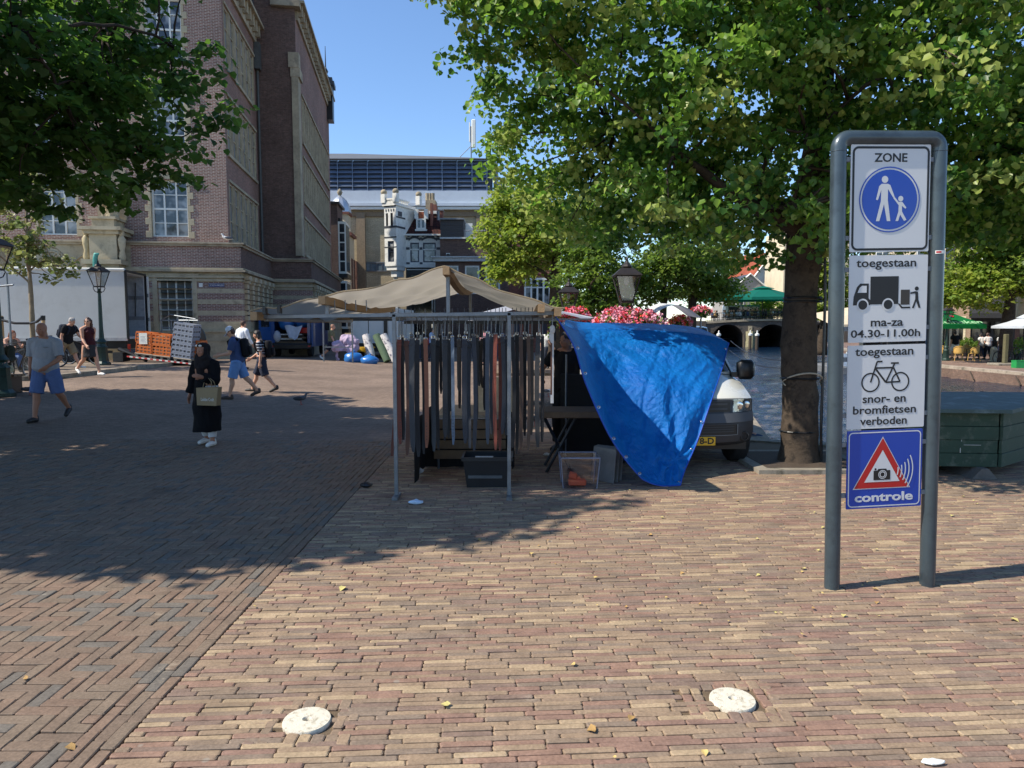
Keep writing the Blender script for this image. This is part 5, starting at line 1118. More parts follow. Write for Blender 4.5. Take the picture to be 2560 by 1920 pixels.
# wooden counter boards inside the stall
ct_ = thing('stall_counter', 'low display counter of dark boards with a light cloth inside the belt stall', 'counter')
part(ct_, 'top', M('pale_cloth', rgb(150, 138, 120), .9), lambda mb: (mb.box(-.98, -.1, 9.0, 10.2, .66, .7),))
part(ct_, 'sheet', M('pale_card', rgb(176, 164, 140), .9), lambda mb: mb.add([(-.5, 9.3, .705), (.0, 9.3, .705), (.05, 9.9, 1.12), (-.45, 9.9, 1.12), (-.5, 9.95, 1.1), (.0, 9.95, .7)], [(0, 1, 2, 3)]))
for k in range(4): part(ct_, 'board', SOILD, lambda mb: mb.box(-1.0, -.08, 8.98, 9.02, .14+k*.13, .25+k*.13))
part(ct_, 'darkening_cloth', M('black_cloth', rgb(22, 22, 24), .9), lambda mb: (mb.grid(lambda u, v: (-1.12+1.15*u, 9.06+.02*math.sin(22*u), .62*v+.02), 40, 3), mb.grid(lambda u, v: (-1.13+.02*math.sin(16*u), 8.1+2.2*u, .7*v+.02), 24, 3), mb.grid(lambda u, v: (.0+.02*math.sin(20*u), 8.9+1.4*u, .62*v+.02), 24, 3)))  # black cloth added round the counter to darken the space below
for x in (-.95, -.15): part(ct_, 'leg', GALV, lambda mb: (mb.cyl((x, 9.05, 0), (x, 9.05, .66), .02, n=6), mb.cyl((x, 10.1, 0), (x, 10.1, .66), .02, n=6)))
cr = thing('storage_crate', 'black plastic crate standing under the belts by the right stall post', 'crate', (-.28, 8.15, 0)); cr.scale = (.84, .84, .84)
part(cr, 'shell', M('black_plastic', rgb(28, 28, 31), .5, 0, .15, 4, .1), lambda mb: (mb.add([(-.28, -.2, 0), (.28, -.2, 0), (.28, .2, 0), (-.28, .2, 0), (-.33, -.24, .4), (.33, -.24, .4), (.33, .24, .4), (-.33, .24, .4)], [(3, 2, 1, 0), (0, 1, 5, 4), (1, 2, 6, 5), (2, 3, 7, 6), (3, 0, 4, 7)]),))
part(cr, 'rim', M('black_plastic', rgb(40, 40, 44)), lambda mb: [mb.box(*q) for q in ((-.35, .35, -.26, -.23, .37, .42), (-.35, .35, .23, .26, .37, .42), (-.35, -.32, -.23, .23, .37, .42), (.32, .35, -.23, .23, .37, .42))] and None)
part(cr, 'label_strip', M('grey_strip', rgb(84, 84, 84), .8), lambda mb: mb.box(-.26, .2, -.236, -.212, .13, .17))
part(cr, 'handle', M('pale_rod', rgb(150, 150, 150), .5), lambda mb: mb.cyl((-.16, -.25, .43), (.08, -.25, .43), .012, n=6))
# the belts
def belt_mat(c): return M('leather_%d_%d_%d' % c, rgb(*c), .55, 0, .22, 10, .25, 60, .4)
SILV = M('buckle_silver', grey(.6), .25, 1, .1, 10, 0); DSILV = M('buckle_dark', grey(.25), .35, 1, .1, 10, 0)
BELTS = [ # px centre, px width, top py, bottom py, depth, colour, name
 (988, 15, 852, 1140, 7.62, (92, 48, 36), 'dark red-brown'), (998, 13, 846, 1110, 7.5, (104, 52, 40), 'red-brown'), (1015, 14, 848, 1138, 7.58, (92, 62, 50), 'brown'), (1030, 18, 845, 1130, 7.52, (52, 54, 58), 'wide charcoal'), (1043, 15, 850, 1142, 7.66, (44, 47, 52), 'charcoal'),
 (1064, 13, 848, 1120, 7.5, (124, 78, 58), 'mottled tan'), (1056, 12, 856, 1135, 7.72, (40, 42, 46), 'black'), (1083, 15, 844, 1128, 7.56, (46, 50, 54), 'dark grey'), (1094, 12, 848, 1120, 7.7, (36, 38, 42), 'black'), (1112, 16, 846, 1092, 7.52, (40, 43, 47), 'black'),
 (1131, 11, 842, 1112, 7.5, (92, 104, 118), 'blue-grey punched'), (1120, 12, 850, 1096, 7.7, (36, 38, 40), 'black'), (1147, 12, 850, 978, 7.6, (66, 60, 54), 'woven dark'), (1162, 16, 845, 1108, 7.54, (44, 48, 56), 'navy'), (1174, 14, 850, 1120, 7.66, (54, 58, 66), 'slate'),
 (1184, 13, 838, 1126, 7.6, (50, 54, 62), 'dark slate'), (1219, 13, 832, 1110, 7.5, (64, 72, 82), 'steel blue'), (1228, 12, 842, 1086, 7.64, (44, 47, 52), 'charcoal'), (1239, 12, 836, 1125, 7.5, (116, 58, 43), 'rust red'), (1249, 11, 842, 1126, 7.62, (104, 54, 42), 'reddish brown'),
 (1256, 13, 838, 1085, 7.55, (52, 56, 62), 'grey'), (1265, 11, 845, 1088, 7.68, (60, 64, 70), 'grey'), (1281, 12, 840, 1120, 7.62, (32, 33, 36), 'black'), (1291, 11, 838, 1135, 7.7, (38, 40, 42), 'black'), (1302, 12, 842, 1125, 7.6, (74, 56, 46), 'dark brown'), (1312, 11, 846, 1090, 7.72, (34, 34, 36), 'black'),
 (1321, 11, 838, 1126, 7.58, (80, 62, 50), 'chestnut'), (1330, 9, 845, 1084, 7.7, (64, 60, 54), 'olive brown'), (1346, 15, 836, 1118, 7.52, (46, 46, 46), 'grey-black'), (1356, 11, 840, 1105, 7.66, (34, 34, 36), 'black'), (1101, 9, 838, 985, 8.6, (34, 35, 38), 'short black'), (1206, 10, 846, 970, 8.6, (60, 54, 48), 'short brown'), (1198, 9, 850, 965, 8.7, (40, 40, 42), 'short black')]
pos_words = {}
def buckle(mb, w, z):
    a, b_ = w*.72, w*1.15
    for s in (-1, 1): mb.cyl((s*a, 0, z), (s*a, 0, z+b_), .0045, n=6)
    mb.cyl((-a, 0, z+b_), (a, 0, z+b_), .0045, n=6); mb.cyl((-a, 0, z), (a, 0, z), .0045, n=6); mb.cyl((0, -.004, z), (0, -.008, z+b_), .0035, n=5)
for i, (px, pw, py0, py1, Y, c, nm) in enumerate(BELTS):
    p0, p1 = at(px, py0, Y), at(px, py1, Y); w = pw*.78/FPX*Y/2; L = p0.z-p1.z
    place = 'by the left stall post' if px < 1050 else ('left of centre' if px < 1120 else ('at mid stall' if px < 1190 else ('left of the right stall post' if px < 1275 else 'right of the right stall post')))
    key = (nm, place); pos_words[key] = pos_words.get(key, 0)+1
    lab = nm+' leather belt hanging from the stall bar '+place
    if pos_words[key] > 1: lab = nm+' leather belt '+['', '', 'second', 'third', 'fourth', 'fifth'][pos_words[key]]+' of its colour '+place
    bt = thing('belt', lab, 'belt', (p0.x, Y, p0.z), 0, 'belts hanging from the stall')
    rng = random.Random(i); sw = rng.uniform(-.02, .02); n = 12
    def strip_(mb):
        V = []; 
        for k in range(n+1):
            t = k/n; z = -L*t; x = sw*math.sin(t*PI)+.035*(rng.random()-.5)*0+(-.05 if i == 0 else rng.uniform(-.003, .003))*t*t; y = .012*math.sin(t*3+i); ww = w*(1 if k < n-1 else (.97 if k == n-1 else .5))
            for q, (sx, sy) in enumerate(((-1, -.0018), (1, -.0018), (1, .0018), (-1, .0018))): V.append((x+sx*ww, y+sy+sx*w*.35*math.sin(i*1.7), z))
        F = [(4*k+a, 4*k+4+a, 4*k+4+(a+1) % 4, 4*k+(a+1) % 4) for k in range(n) for a in range(4)]+[(0, 1, 2, 3), (4*n+3, 4*n+2, 4*n+1, 4*n)]
        mb.add(V, F)
    part(bt, 'strap', belt_mat(c), strip_)
    if 'punched' in nm or i % 4 == 1: part(bt, 'holes', BLACKP, lambda mb: [mb.box(-.006, .006, -.006+.012*math.sin((L-.08-k*.035)/L*3+i)-.0, .0+.012*math.sin((L-.08-k*.035)/L*3+i), -L+.09+k*.035, -L+.096+k*.035) for k in range(7)] and None)
    part(bt, 'loop', belt_mat(c), lambda mb: mb.box(-w*1.08, w*1.08, -.008, .008, -.075, -.05))
    part(bt, 'buckle', SILV if i % 3 else DSILV, lambda mb: buckle(mb, w, -.01))
    zt_ = BZ(p0.x)-p0.z+.02
    part(bt, 'hook', GALV, lambda mb: mb.tube([(0, 0, w*1.1), (.006, 0, zt_*.6), (0, (YF-Y)*.6 if Y < 8 else 0, zt_*.9), (0, (YF-Y)*.95-.02 if Y < 8 else 0, zt_+.03)], .004, 5))
order = ['first', 'second', 'third', 'fourth', 'fifth', 'sixth', 'seventh', 'eighth', 'ninth', 'tenth', 'eleventh', 'twelfth', 'thirteenth', 'fourteenth', 'fifteenth', 'sixteenth', 'seventeenth', 'eighteenth']
rg = random.Random(5)
for k in range(18):
    px = 1004+k*20.5+rg.uniform(-5, 5); Y = 8.1+rg.uniform(-.12, .12); p0, p1 = at(px, 836+rg.uniform(-6, 8), Y), at(px, 1075+rg.uniform(-60, 30), Y); L = p0.z-p1.z; w = rg.uniform(.016, .024)
    bt = thing('belt', order[k]+' dark belt from the left in the back row inside the stall', 'belt', p0, rg.uniform(-.3, .3), 'belts hanging from the stall'); c = rg.choice(((34, 34, 37), (42, 40, 42), (58, 44, 38), (38, 42, 50), (48, 46, 44)))
    part(bt, 'strap', belt_mat(c), lambda mb: mb.grid(lambda u, v: ((2*u-1)*w*(1 if v < .95 else .6), .015*math.sin(3*v+k)+.004*math.sin(PI*u), -L*v), 2, 10)); part(bt, 'buckle', SILV, lambda mb: buckle(mb, w, -.01)); part(bt, 'hook', GALV, lambda mb: mb.cyl((0, 0, w*1.1), (0, 0, 1.9-p0.z+.04), .004, n=5))
hr8 = thing('hanging_rail', 'galvanised rail carrying the back row of belts', 'rail', (0, 8.1, 0)); part(hr8, 'bar', GALV, lambda mb: mb.box(-1.24, .45, -.015, .015, 1.9, 1.93))
wb = thing('belt', 'white belt hanging alone at the right end of the stall bar', 'belt', (at(1381, 800, 7.5).x, 7.5, 1.86), 0, 'belts hanging from the stall')
part(wb, 'strap', M('white_leather', rgb(186, 184, 180), .6, 0, .1, 10, .1), lambda mb: (mb.box(-.016, .016, -.003, .003, -.84, -.08), mb.ball((0, 0, -.06), (.03, .02, .05), 8, 6), mb.ball((-.015, .01, -.13), (.02, .015, .06), 8, 6)))
part(wb, 'hook', GALV, lambda mb: mb.cyl((0, 0, -.03), (0, 0, .13), .005, n=5)); part(wb, 'lining', belt_mat((92, 62, 50)), lambda mb: mb.box(-.017, .0, -.0035, -.0032, -.75, -.2))
hr = thing('hanging_rail', 'dark rail with hooks behind the belts inside the stall', 'rail', (0, 8.6, 0)); part(hr, 'bar', BLACKP, lambda mb: mb.box(-1.3, .45, -.02, .02, 1.86, 1.9))
for k in range(18): part(hr, 'hook', GALV, lambda mb: mb.tube([(-1.2+k*.09, 0, 1.9), (-1.2+k*.09, -.04, 1.84), (-1.2+k*.09, -.03, 1.8)], .004, 4))
# trestle table, boxes and panels at the right end of the stall
tt = thing('folding_table', 'dark folding table on crossed legs at the right end of the stall', 'table', (.55, 9.0, 0))
part(tt, 'top', SOILD, lambda mb: mb.bbox(-.25, .75, -.3, .3, .7, .78, .01))
for s in (-.2, .25): part(tt, 'leg', BLACKP, lambda mb: (mb.cyl((-.15, s, .7), (.2, s, .0), .02, n=6), mb.cyl((.25, s, .7), (-.12, s, .0), .02, n=6)))
PLC = clearglass('clear_plastic', (.82, .84, .9, 1), .86)
pb = thing('plastic_box', 'clear plastic storage box with an orange item inside on the paving', 'box', (at(1448, 1180, 8.0).x, 8.05, 0))
part(pb, 'body', PLC, lambda mb: mb.add([(-.19, -.16, .01), (.19, -.16, .01), (.19, .16, .01), (-.19, .16, .01), (-.22, -.19, .36), (.22, -.19, .36), (.22, .19, .36), (-.22, .19, .36)], [(3, 2, 1, 0), (0, 1, 5, 4), (1, 2, 6, 5), (2, 3, 7, 6), (3, 0, 4, 7)]))
part(pb, 'rim', M('frosted_plastic', rgb(120, 124, 140), .4), lambda mb: mb.tube([(-.22, -.19, .36), (.22, -.19, .36), (.22, .19, .36), (-.22, .19, .36), (-.22, -.19, .36)], .009, 5))
part(pb, 'edge', M('frosted_plastic', rgb(120, 124, 140), .4), lambda mb: [mb.cyl((x*.19, y*.16, .01), (x*.22, y*.19, .36), .006, n=5) for x in (-1, 1) for y in (-1, 1)] and None)
oi_ = thing('orange_tool', 'crumpled orange item lying in the clear plastic box', 'tool', (pb.location.x-.02, 8.03, .02))
part(oi_, 'body', M('orange_plastic', rgb(226, 92, 50), .5, 0, .1, 6, .1), lambda mb: (mb.bbox(-.1, .1, -.06, .05, 0, .07, .012), mb.bbox(-.12, -.03, -.05, .04, .06, .13, .012, 0, TR((0, 0, 0), ry=.25)), mb.bbox(-.1, .02, -.04, .04, .0, .05, .01, 0, TR((.03, .02, .05), ry=-.5))))
for k in range(3):
    p = at(1506+k*9, 1160, 8.3); b_ = thing('board', ['first', 'second', 'third'][k]+' grey board leaning behind the clear plastic box counted from the box', 'board', (p.x, 8.3+k*.06, 0), rad(-50+6*k), 'boards leaning by the plastic box')
    part(b_, 'sheet', M('grey_board', rgb(118, 116, 112), .7), lambda mb: mb.bbox(-.18, .18, -.008, .008, 0, .4, .003, 0, TR((0, 0, 0), rx=-.12)))
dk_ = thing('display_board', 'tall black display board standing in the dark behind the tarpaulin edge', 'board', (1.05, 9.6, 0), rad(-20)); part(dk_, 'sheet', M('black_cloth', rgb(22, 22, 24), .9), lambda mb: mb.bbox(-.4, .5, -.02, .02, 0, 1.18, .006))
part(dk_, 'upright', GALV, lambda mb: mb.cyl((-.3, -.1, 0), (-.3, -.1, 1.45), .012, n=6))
# second stall behind
s2 = thing('market_stall', 'second market stall with a white plastic roof behind the belt stall', 'market stall', (0, 15.6, 0))
part(s2, 'canvas', clothmat('white_plastic_sheet', rgb(226, 230, 234), (.6, .65, .75, 1), .4, .5, .06, 2, .2), lambda mb: mb.grid(lambda u, v: (-1.1+3.0*u, -.2+3.4*v, 1.98+.36*(1-abs(2*u-1))+.04*math.sin(6*u+5*v)), 24, 16), 180)
for x in (-1.0, 1.8):
    for y in (0, 3): part(s2, 'post', GALV, lambda mb: mb.bbox(x-.02, x+.02, y-.02, y+.02, 0, 1.98, .004))
part(s2, 'crossbar', GALV, lambda mb: (mb.box(-1.2, 1.95, -.02, .02, 1.95, 1.99), mb.box(-1.2, 1.95, 2.98, 3.02, 1.95, 1.99)))
part(s2, 'counter', SOILD, lambda mb: mb.box(-.4, 1.6, .4, 1.6, .7, .76)); 
for k in range(14): part(s2, 'hanging_goods', M('dark_goods_%d' % (k % 3), [rgb(30, 32, 38), rgb(52, 40, 36), rgb(44, 50, 66)][k % 3], .8), lambda mb: mb.box(-.95+k*.2, -.83+k*.2, .05, .09, 1.5+.07*(k % 3), 1.92))
# ---------------- the white van ----------------
VW = M('van_white', rgb(214, 214, 206), .28, 0, .03, 1, .0, coat=.6); VK = M('van_plastic', rgb(52, 54, 58), .55, 0, .12, 5, .15, 80); TYR = M('tyre', rgb(26, 26, 27), .85, 0, .2, 20, .3)
vn = thing('white_van', 'white delivery van with dark plastic bumper half covered by the blue tarpaulin', 'van', (2.30, 8.86, 0), rad(3))
HV = .87
PROF = [(.14, .30, 1), (.03, .36, 1), (.0, .46, 1), (.0, .60, 1), (.03, .70, 1), (.05, .735, 2), (.06, .885, 2), (.075, .905, 0), (.13, .95, 0), (.42, 1.08, 0), (.78, 1.18, 0), (.86, 1.205, 3), (1.2, 1.45, 3), (1.52, 1.66, 3), (1.6, 1.70, 0), (1.85, 1.76, 0), (2.6, 1.79, 0), (4.2, 1.78, 0), (4.6, 1.74, 0), (4.72, 1.5, 0), (4.76, 1.0, 0), (4.74, .45, 1), (4.6, .28, 1)]
def hw(z): return HV*(1 if z < 1.05 else 1-.09*((z-1.05)/.75)**1.25)*(1-.05*max(0, (.45-z)/.2))
def vpt(k, a, off=0):
    y, z, _ = PROF[k]; return vpp(y, z, a, off)
def vpp(y, z, a, off=0):
    cur = .30 if y < .8 else (.16 if y < 1.6 else .03)
    x = a*hw(z); e = max(0, abs(a)-.0)
    return (x, y+cur*(e**3.2)*(1 if z < 1.2 or y < 1.6 else .3)-off, z-(.05*e**4 if z > 1.1 else 0)*(z-1.0)+(.0 if z < .9 or z > 1.2 else -.03*e**4)+off*.4)
na = 20; A = [-1+2*k/na for k in range(na+1)]
def shell(mb):
    V = [vpt(k, a) for k in range(len(PROF)) for a in A]; w = na+1; F = []; Mi = []
    o = len(mb.v)
    for k in range(len(PROF)-1):
        for i in range(na): mb.add([], []) ; F.append((k*w+i, k*w+i+1, (k+1)*w+i+1, (k+1)*w+i)); Mi.append(PROF[k][2] if PROF[k][2] != 3 or 0 < i < na-1 else 0)
    mb.add(V, F); mb.m[-len(F):] = Mi
    for e in (0, na):                      # flanks
        ids = [k*w+e for k in range(len(PROF))]; mb.add([V[q] for q in ids], [tuple(range(len(ids))) if e else tuple(range(len(ids)-1, -1, -1))])
VGL = glassmat('van_glass', (.02, .025, .03, 1), .04, (.06, .07, .08, 1))
part(vn, 'body', [VW, VK, VK, VGL], shell, 35)
part(vn, 'underbody', BLACKP, lambda mb: mb.box(-.8, .8, .35, 4.5, .22, .5))
def patch(mb, y0, z0, y1, z1, a0, a1, off=.012, nu=8, nv=3):
    mb.grid(lambda u, v: vpp(y0+(y1-y0)*v, z0+(z1-z0)*v, a0+(a1-a0)*u, off), nu, nv)
part(vn, 'grille', BLACKP, lambda mb: patch(mb, .055, .745, .062, .88, -.56, .56, .006, 14, 2), 60)
for k in range(2): part(vn, 'grille_bar', VK, lambda mb: patch(mb, .058, .765+k*.06, .06, .79+k*.06, -.5, .5, .03, 14, 1), 60)
part(vn, 'lower_grille', BLACKP, lambda mb: patch(mb, .0, .455, .0, .585, -.66, .66, .006, 16, 1), 60)
part(vn, 'grille_rim', LEAD, lambda mb: (patch(mb, 0, .448, 0, .455, -.66, .66, .014, 16, 1), patch(mb, 0, .448, 0, .585, .655, .67, .014, 2, 2)), 60)
for k in range(4): part(vn, 'grille_slat', VK, lambda mb: patch(mb, 0, .49+k*.03, 0, .503+k*.03, -.6, .6, .018, 16, 1), 60)
part(vn, 'bumper_band', M('van_plastic_highlight', rgb(78, 80, 84), .6, 0, .12, 5, .15, 80), lambda mb: patch(mb, .0, .605, .045, .72, -.985, .985, .03, 22, 3), 60)  # bumper highlight put into the band's lighter plastic colour
HLG = clearglass('headlight_glass', (.9, .92, .94, 1), .8); CHR = M('chrome', grey(.7), .12, 1, .05, 5, 0)
for s in (-1, 1):
    o = part(vn, 'headlight', M('headlight_grey', rgb(150, 154, 158), .25, .7, .45, 18, .3, 20), lambda mb: patch(mb, .055, .735, .072, .895, s*.6, s*.97, .008, 10, 3), 60)
    if s < 0: o.data.flip_normals()
    part(o, 'lens', HLG, lambda mb: patch(mb, .055, .74, .07, .89, s*.61, s*.96, .02, 10, 3), 60)
    c1, c2 = Vector(vpp(.06, .815, s*.71, .012)), Vector(vpp(.06, .82, s*.86, .012))
    part(o, 'reflector', CHR, lambda mb: (mb.ball(tuple(c1), (.052, .008, .055), 14, 8), mb.ball(tuple(c2), (.042, .008, .048), 14, 8)), 60)
    part(vn, 'fog_lamp', BLACKP, lambda mb: mb.ring(vpp(.0, .42, s*.8, .012), .05, .012, 16, 6), 60)
    o = part(vn, 'mirror', BLACKP, lambda mb: mb.bbox(s*.86-.0 if s > 0 else -1.1, 1.1 if s > 0 else -.86, .82, .98, 1.1, 1.37, .05), 50)
    part(o, 'stalk', BLACKP, lambda mb: mb.box(min(s*.78, s*.9), max(s*.78, s*.9), .88, .96, 1.13, 1.2))
    for yy in (.72, 3.9):
        o = part(vn, 'wheel', TYR, lambda mb: mb.lathe([(.2, -.1), (.3, -.105), (.325, -.08), (.33, 0), (.325, .08), (.3, .105), (.2, .1)], 24, T=TR((s*.78, yy, .33), ry=PI/2)), 50)
        part(o, 'rim', LEAD, lambda mb: mb.lathe([(.0, .06), (.12, .09), (.2, .08), (.21, .1)], 20, T=TR((s*.79, yy, .33), ry=s*PI/2)), 50)
    part(vn, 'pillar_trim', BLACKP, lambda mb: mb.tube([vpp(.84, 1.2, s*.93, .012), vpp(1.2, 1.45, s*.93, .012), vpp(1.54, 1.67, s*.93, .012)], .014, 6))
pl = part(vn, 'number_plate', M('plate_yellow', rgb(226, 176, 36), .4, 0, .05, 3, 0), lambda mb: mb.bbox(-.26, .26, -.03, -.016, .335, .445, .004))
text('78-D', .108, 'lettering', SGK, pl, (.12, -.0305, .389), width=.24, bold=.003)
part(vn, 'wiper', BLACKP, lambda mb: (mb.tube([vpp(.85, 1.21, -.1, .02), vpp(1.0, 1.31, .45, .025)], .008, 5), mb.tube([vpp(.85, 1.21, .35, .02), vpp(.98, 1.3, .8, .025)], .008, 5)))
part(vn, 'hood_seam', VK, lambda mb: (mb.tube([vpp(.078, .912, a, .004) for a in A], .004, 4), mb.tube([vpp(.78, 1.183, a, .004) for a in A], .005, 4)))
part(vn, 'badge', CHR, lambda mb: (mb.ring(vpp(.062, .84, 0, .035), .062, .008, 20, 6),))
# ---------------- blue tarpaulin ----------------
def crv(pts, t):
    n = len(pts)-1; s = t*n; k = min(int(s), n-1); f = s-k
    p = [pts[max(k-1, 0)], pts[k], pts[k+1], pts[min(k+2, n)]]
    return .5*((2*p[1])+(-p[0]+p[2])*f+(2*p[0]-5*p[1]+4*p[2]-p[3])*f*f+(-p[0]+3*p[1]-3*p[2]+p[3])*f**3)
PT = lambda l: [at(*q) for q in l]
TTop = PT([(1386, 786, 7.52), (1404, 808, 8.2), (1440, 822, 9.6), (1525, 823, 9.95), (1633, 826, 10.0), (1705, 831, 10.0), (1778, 840, 10.1), (1822, 857, 10.05)])
TBot = PT([(1604, 1197, 7.95), (1622, 1206, 7.98), (1640, 1212, 8.0), (1660, 1215, 8.02), (1680, 1216, 8.04), (1700, 1216, 8.06)])
TLef = PT([(1386, 786, 7.52), (1434, 864, 7.6), (1463, 955, 7.68), (1517, 1077, 7.78), (1561, 1146, 7.86), (1604, 1197, 7.95)])
TRig = PT([(1822, 857, 10.05), (1806, 918, 9.68), (1778, 1002, 8.86), (1742, 1106, 8.55), (1712, 1175, 8.25), (1700, 1216, 8.06)])
def tarp(u, v):
    t, b_, l, r = crv(TTop, u), crv(TBot, u), crv(TLef, v), crv(TRig, v)
    q = t*(1-v)+b_*v+l*(1-u)+r*u-(TTop[0]*(1-u)*(1-v)+TTop[-1]*u*(1-v)+TBot[0]*(1-u)*v+TBot[-1]*u*v)
    e = min(1, 6*min(u, 1-u, .4))*min(1, 5*min(v+.05, 1-v))
    a = Vector((u*3.1, v*2.2, 0)); fo = 0
    for (x, y, ang, f, am) in ((.1, .12, .75, 7, .05), (.35, .1, 1.35, 9, .045), (.8, .75, 2.0, 8, .05)):  # fans of folds
        d = math.atan2(v-y, u-x); rr = math.hypot(u-x, v-y); fo += .95*am*math.sin(d*f+2*mn.noise(a*2))*math.exp(-rr*1.4)*min(1, rr*5)
    a2 = Vector((u*3.1+v*1.6, v*1.7-u*.6, 0)); cr_ = .045*mn.noise(Vector((a2.x*1.3, a2.y*1.0, 5)))+.014*(1-2*abs(mn.noise(a*2.2+Vector((4, 1, 0)))))+.015*(1-2*abs(mn.noise(Vector((a2.x*4, a2.y*1.6, 3)))))+.006*(1-2*abs(mn.noise(Vector((a2.x*4, a2.y*9, 8)))))+.004*(1-2*abs(mn.noise(a*13)))+.0015*(1-2*abs(mn.noise(a*31)))
    fold = -.05*math.exp(-((u-.62+.22*v)/.012)**2) if v < .62 else 0
    q.y -= e*(fo*1.0+cr_*1.0+fold*.5+.10*math.sin(PI*v)*math.sin(PI*u)); q.z += e*cr_*.35
    q.z = max(q.z, .006)
    return tuple(q)
m, N, L, b = newmat('blue_tarpaulin'); co = coords(N)
f = ntex(N, L, co, 16, 6, .7); f2 = ntex(N, L, co, 3, 3)
w_ = N.new('ShaderNodeTexVoronoi'); w_.feature = 'DISTANCE_TO_EDGE'; w_.inputs['Scale'].default_value = 9; L.new(co, w_.inputs['Vector'])
L.new(ramp(N, L, f2, (.3, rgb(4, 102, 188)), (.7, rgb(14, 126, 210))), b.inputs['Base Color']); b.inputs['Roughness'].default_value = .42; b.inputs['Specular IOR Level'].default_value = .3
ad = N.new('ShaderNodeMath'); L.new(f, ad.inputs[0]); L.new(w_.outputs['Distance'], ad.inputs[1]); bump(N, L, b, ad.outputs[0], .8, .03)
t = N.new('ShaderNodeBsdfTranslucent'); t.inputs[0].default_value = (.003, .2, .62, 1); x = N.new('ShaderNodeMixShader'); x.inputs[0].default_value = .3
L.new(b.outputs[0], x.inputs[1]); L.new(t.outputs[0], x.inputs[2]); L.new(x.outputs[0], N['Material Output'].inputs[0]); TARPM = m
tp = thing('tarpaulin', 'bright blue crinkled tarpaulin draped from the stall over the white van', 'tarpaulin')
part(tp, 'sheet', TARPM, lambda mb: mb.grid(tarp, 230, 170), 180)
part(tp, 'roof_flap', TARPM, lambda mb: mb.grid(lambda u, v: tuple(Vector(tarp(.15+.85*u, 0)).lerp(Vector((1.0+1.7*u, 11.5, 1.84)), v)+Vector((0, 0, .06*math.sin(PI*v)+.015*mn.noise((u*6, v*5, 2))*math.sin(PI*v)))), 40, 14), 180)
for k in range(14):
    u_, v_ = ((.004+.0, (k+.5)/7) if k < 7 else (.996, (k-6.5)/7)); q = tarp(u_, v_); part(tp, 'eyelet', SILV, lambda mb: mb.ring((q[0]+(.03 if k < 7 else -.03), q[1]-.012, q[2]), .014, .004, 12, 5))
part(tp, 'hem', M('tarp_hem', rgb(16, 70, 170), .5), lambda mb: (mb.tube([tarp(0, k/40) for k in range(41)], .008, 5), mb.tube([tarp(1, k/40) for k in range(41)], .008, 5), mb.tube([tarp(k/20, 1) for k in range(21)], .008, 5)))
# ---------------- the green container ----------------
gb = thing('storage_bin', 'dark green scuffed wooden bin with a sloping teal lid on wedge feet', 'bin', (5.9, 8.5, 0), rad(-5))
GRN = M('bin_green', rgb(44, 66, 52), .6, 0, .25, 3, .2, 40, .35, dirt=rgb(84, 92, 78)); TEAL = M('bin_lid', rgb(60, 80, 78), .6, 0, .2, 3, .1, 30, .5, dirt=rgb(92, 110, 112))
for k in range(4): part(gb, 'plank', GRN, lambda mb: mb.bbox(-1.1, -.02, -.012*(k % 2 == 0), .03, .13+k*.165, .13+(k+1)*.165-.003, .004))
for k in range(4): part(gb, 'plank', GRN, lambda mb: mb.bbox(0, 1.5, -.03+.006*(k % 2), .01, .13+k*.165, .13+(k+1)*.165-.003, .004, 0, TR((0, 0, 0), rz=rad(42))))
part(gb, 'body', M('bin_inside', rgb(20, 26, 24), .8), lambda mb: mb.slab([(-1.08, .031), (-.03, .031), (1.07, 1.02), (1.0, 1.38), (-1.08, 1.38)], .13, .795))
part(gb, 'lid', TEAL, lambda mb: mb.add([(x, y, z+.04*(y+.13)) for z in (.80, .845) for x, y in ((-1.15, -.13), (.05, -.13), (1.32, 1.0), (1.25, 1.5), (-1.1, 1.5))], [(4, 3, 2, 1, 0), (5, 6, 7, 8, 9)]+[(k, (k+1) % 5, 5+(k+1) % 5, 5+k) for k in range(5)]))
for x in (-.98, -.22): part(gb, 'foot', M('grey_wood', rgb(104, 98, 92), .9, 0, .3, 5, .4), lambda mb: mb.prism([(-.15, 0), (.15, 0), (.04, .13), (-.04, .13)], -.13, .6, 0, TR((x, 0, 0))))
part(gb, 'scratch', M('scratch_white', rgb(190, 190, 182), .8), lambda mb: (mb.box(-.42, -.22, -.014, -.0125, .395, .4), mb.box(-.46, -.452, -.014, -.0125, .3, .36), mb.box(-.45, -.444, -.014, -.0125, .44, .46)))
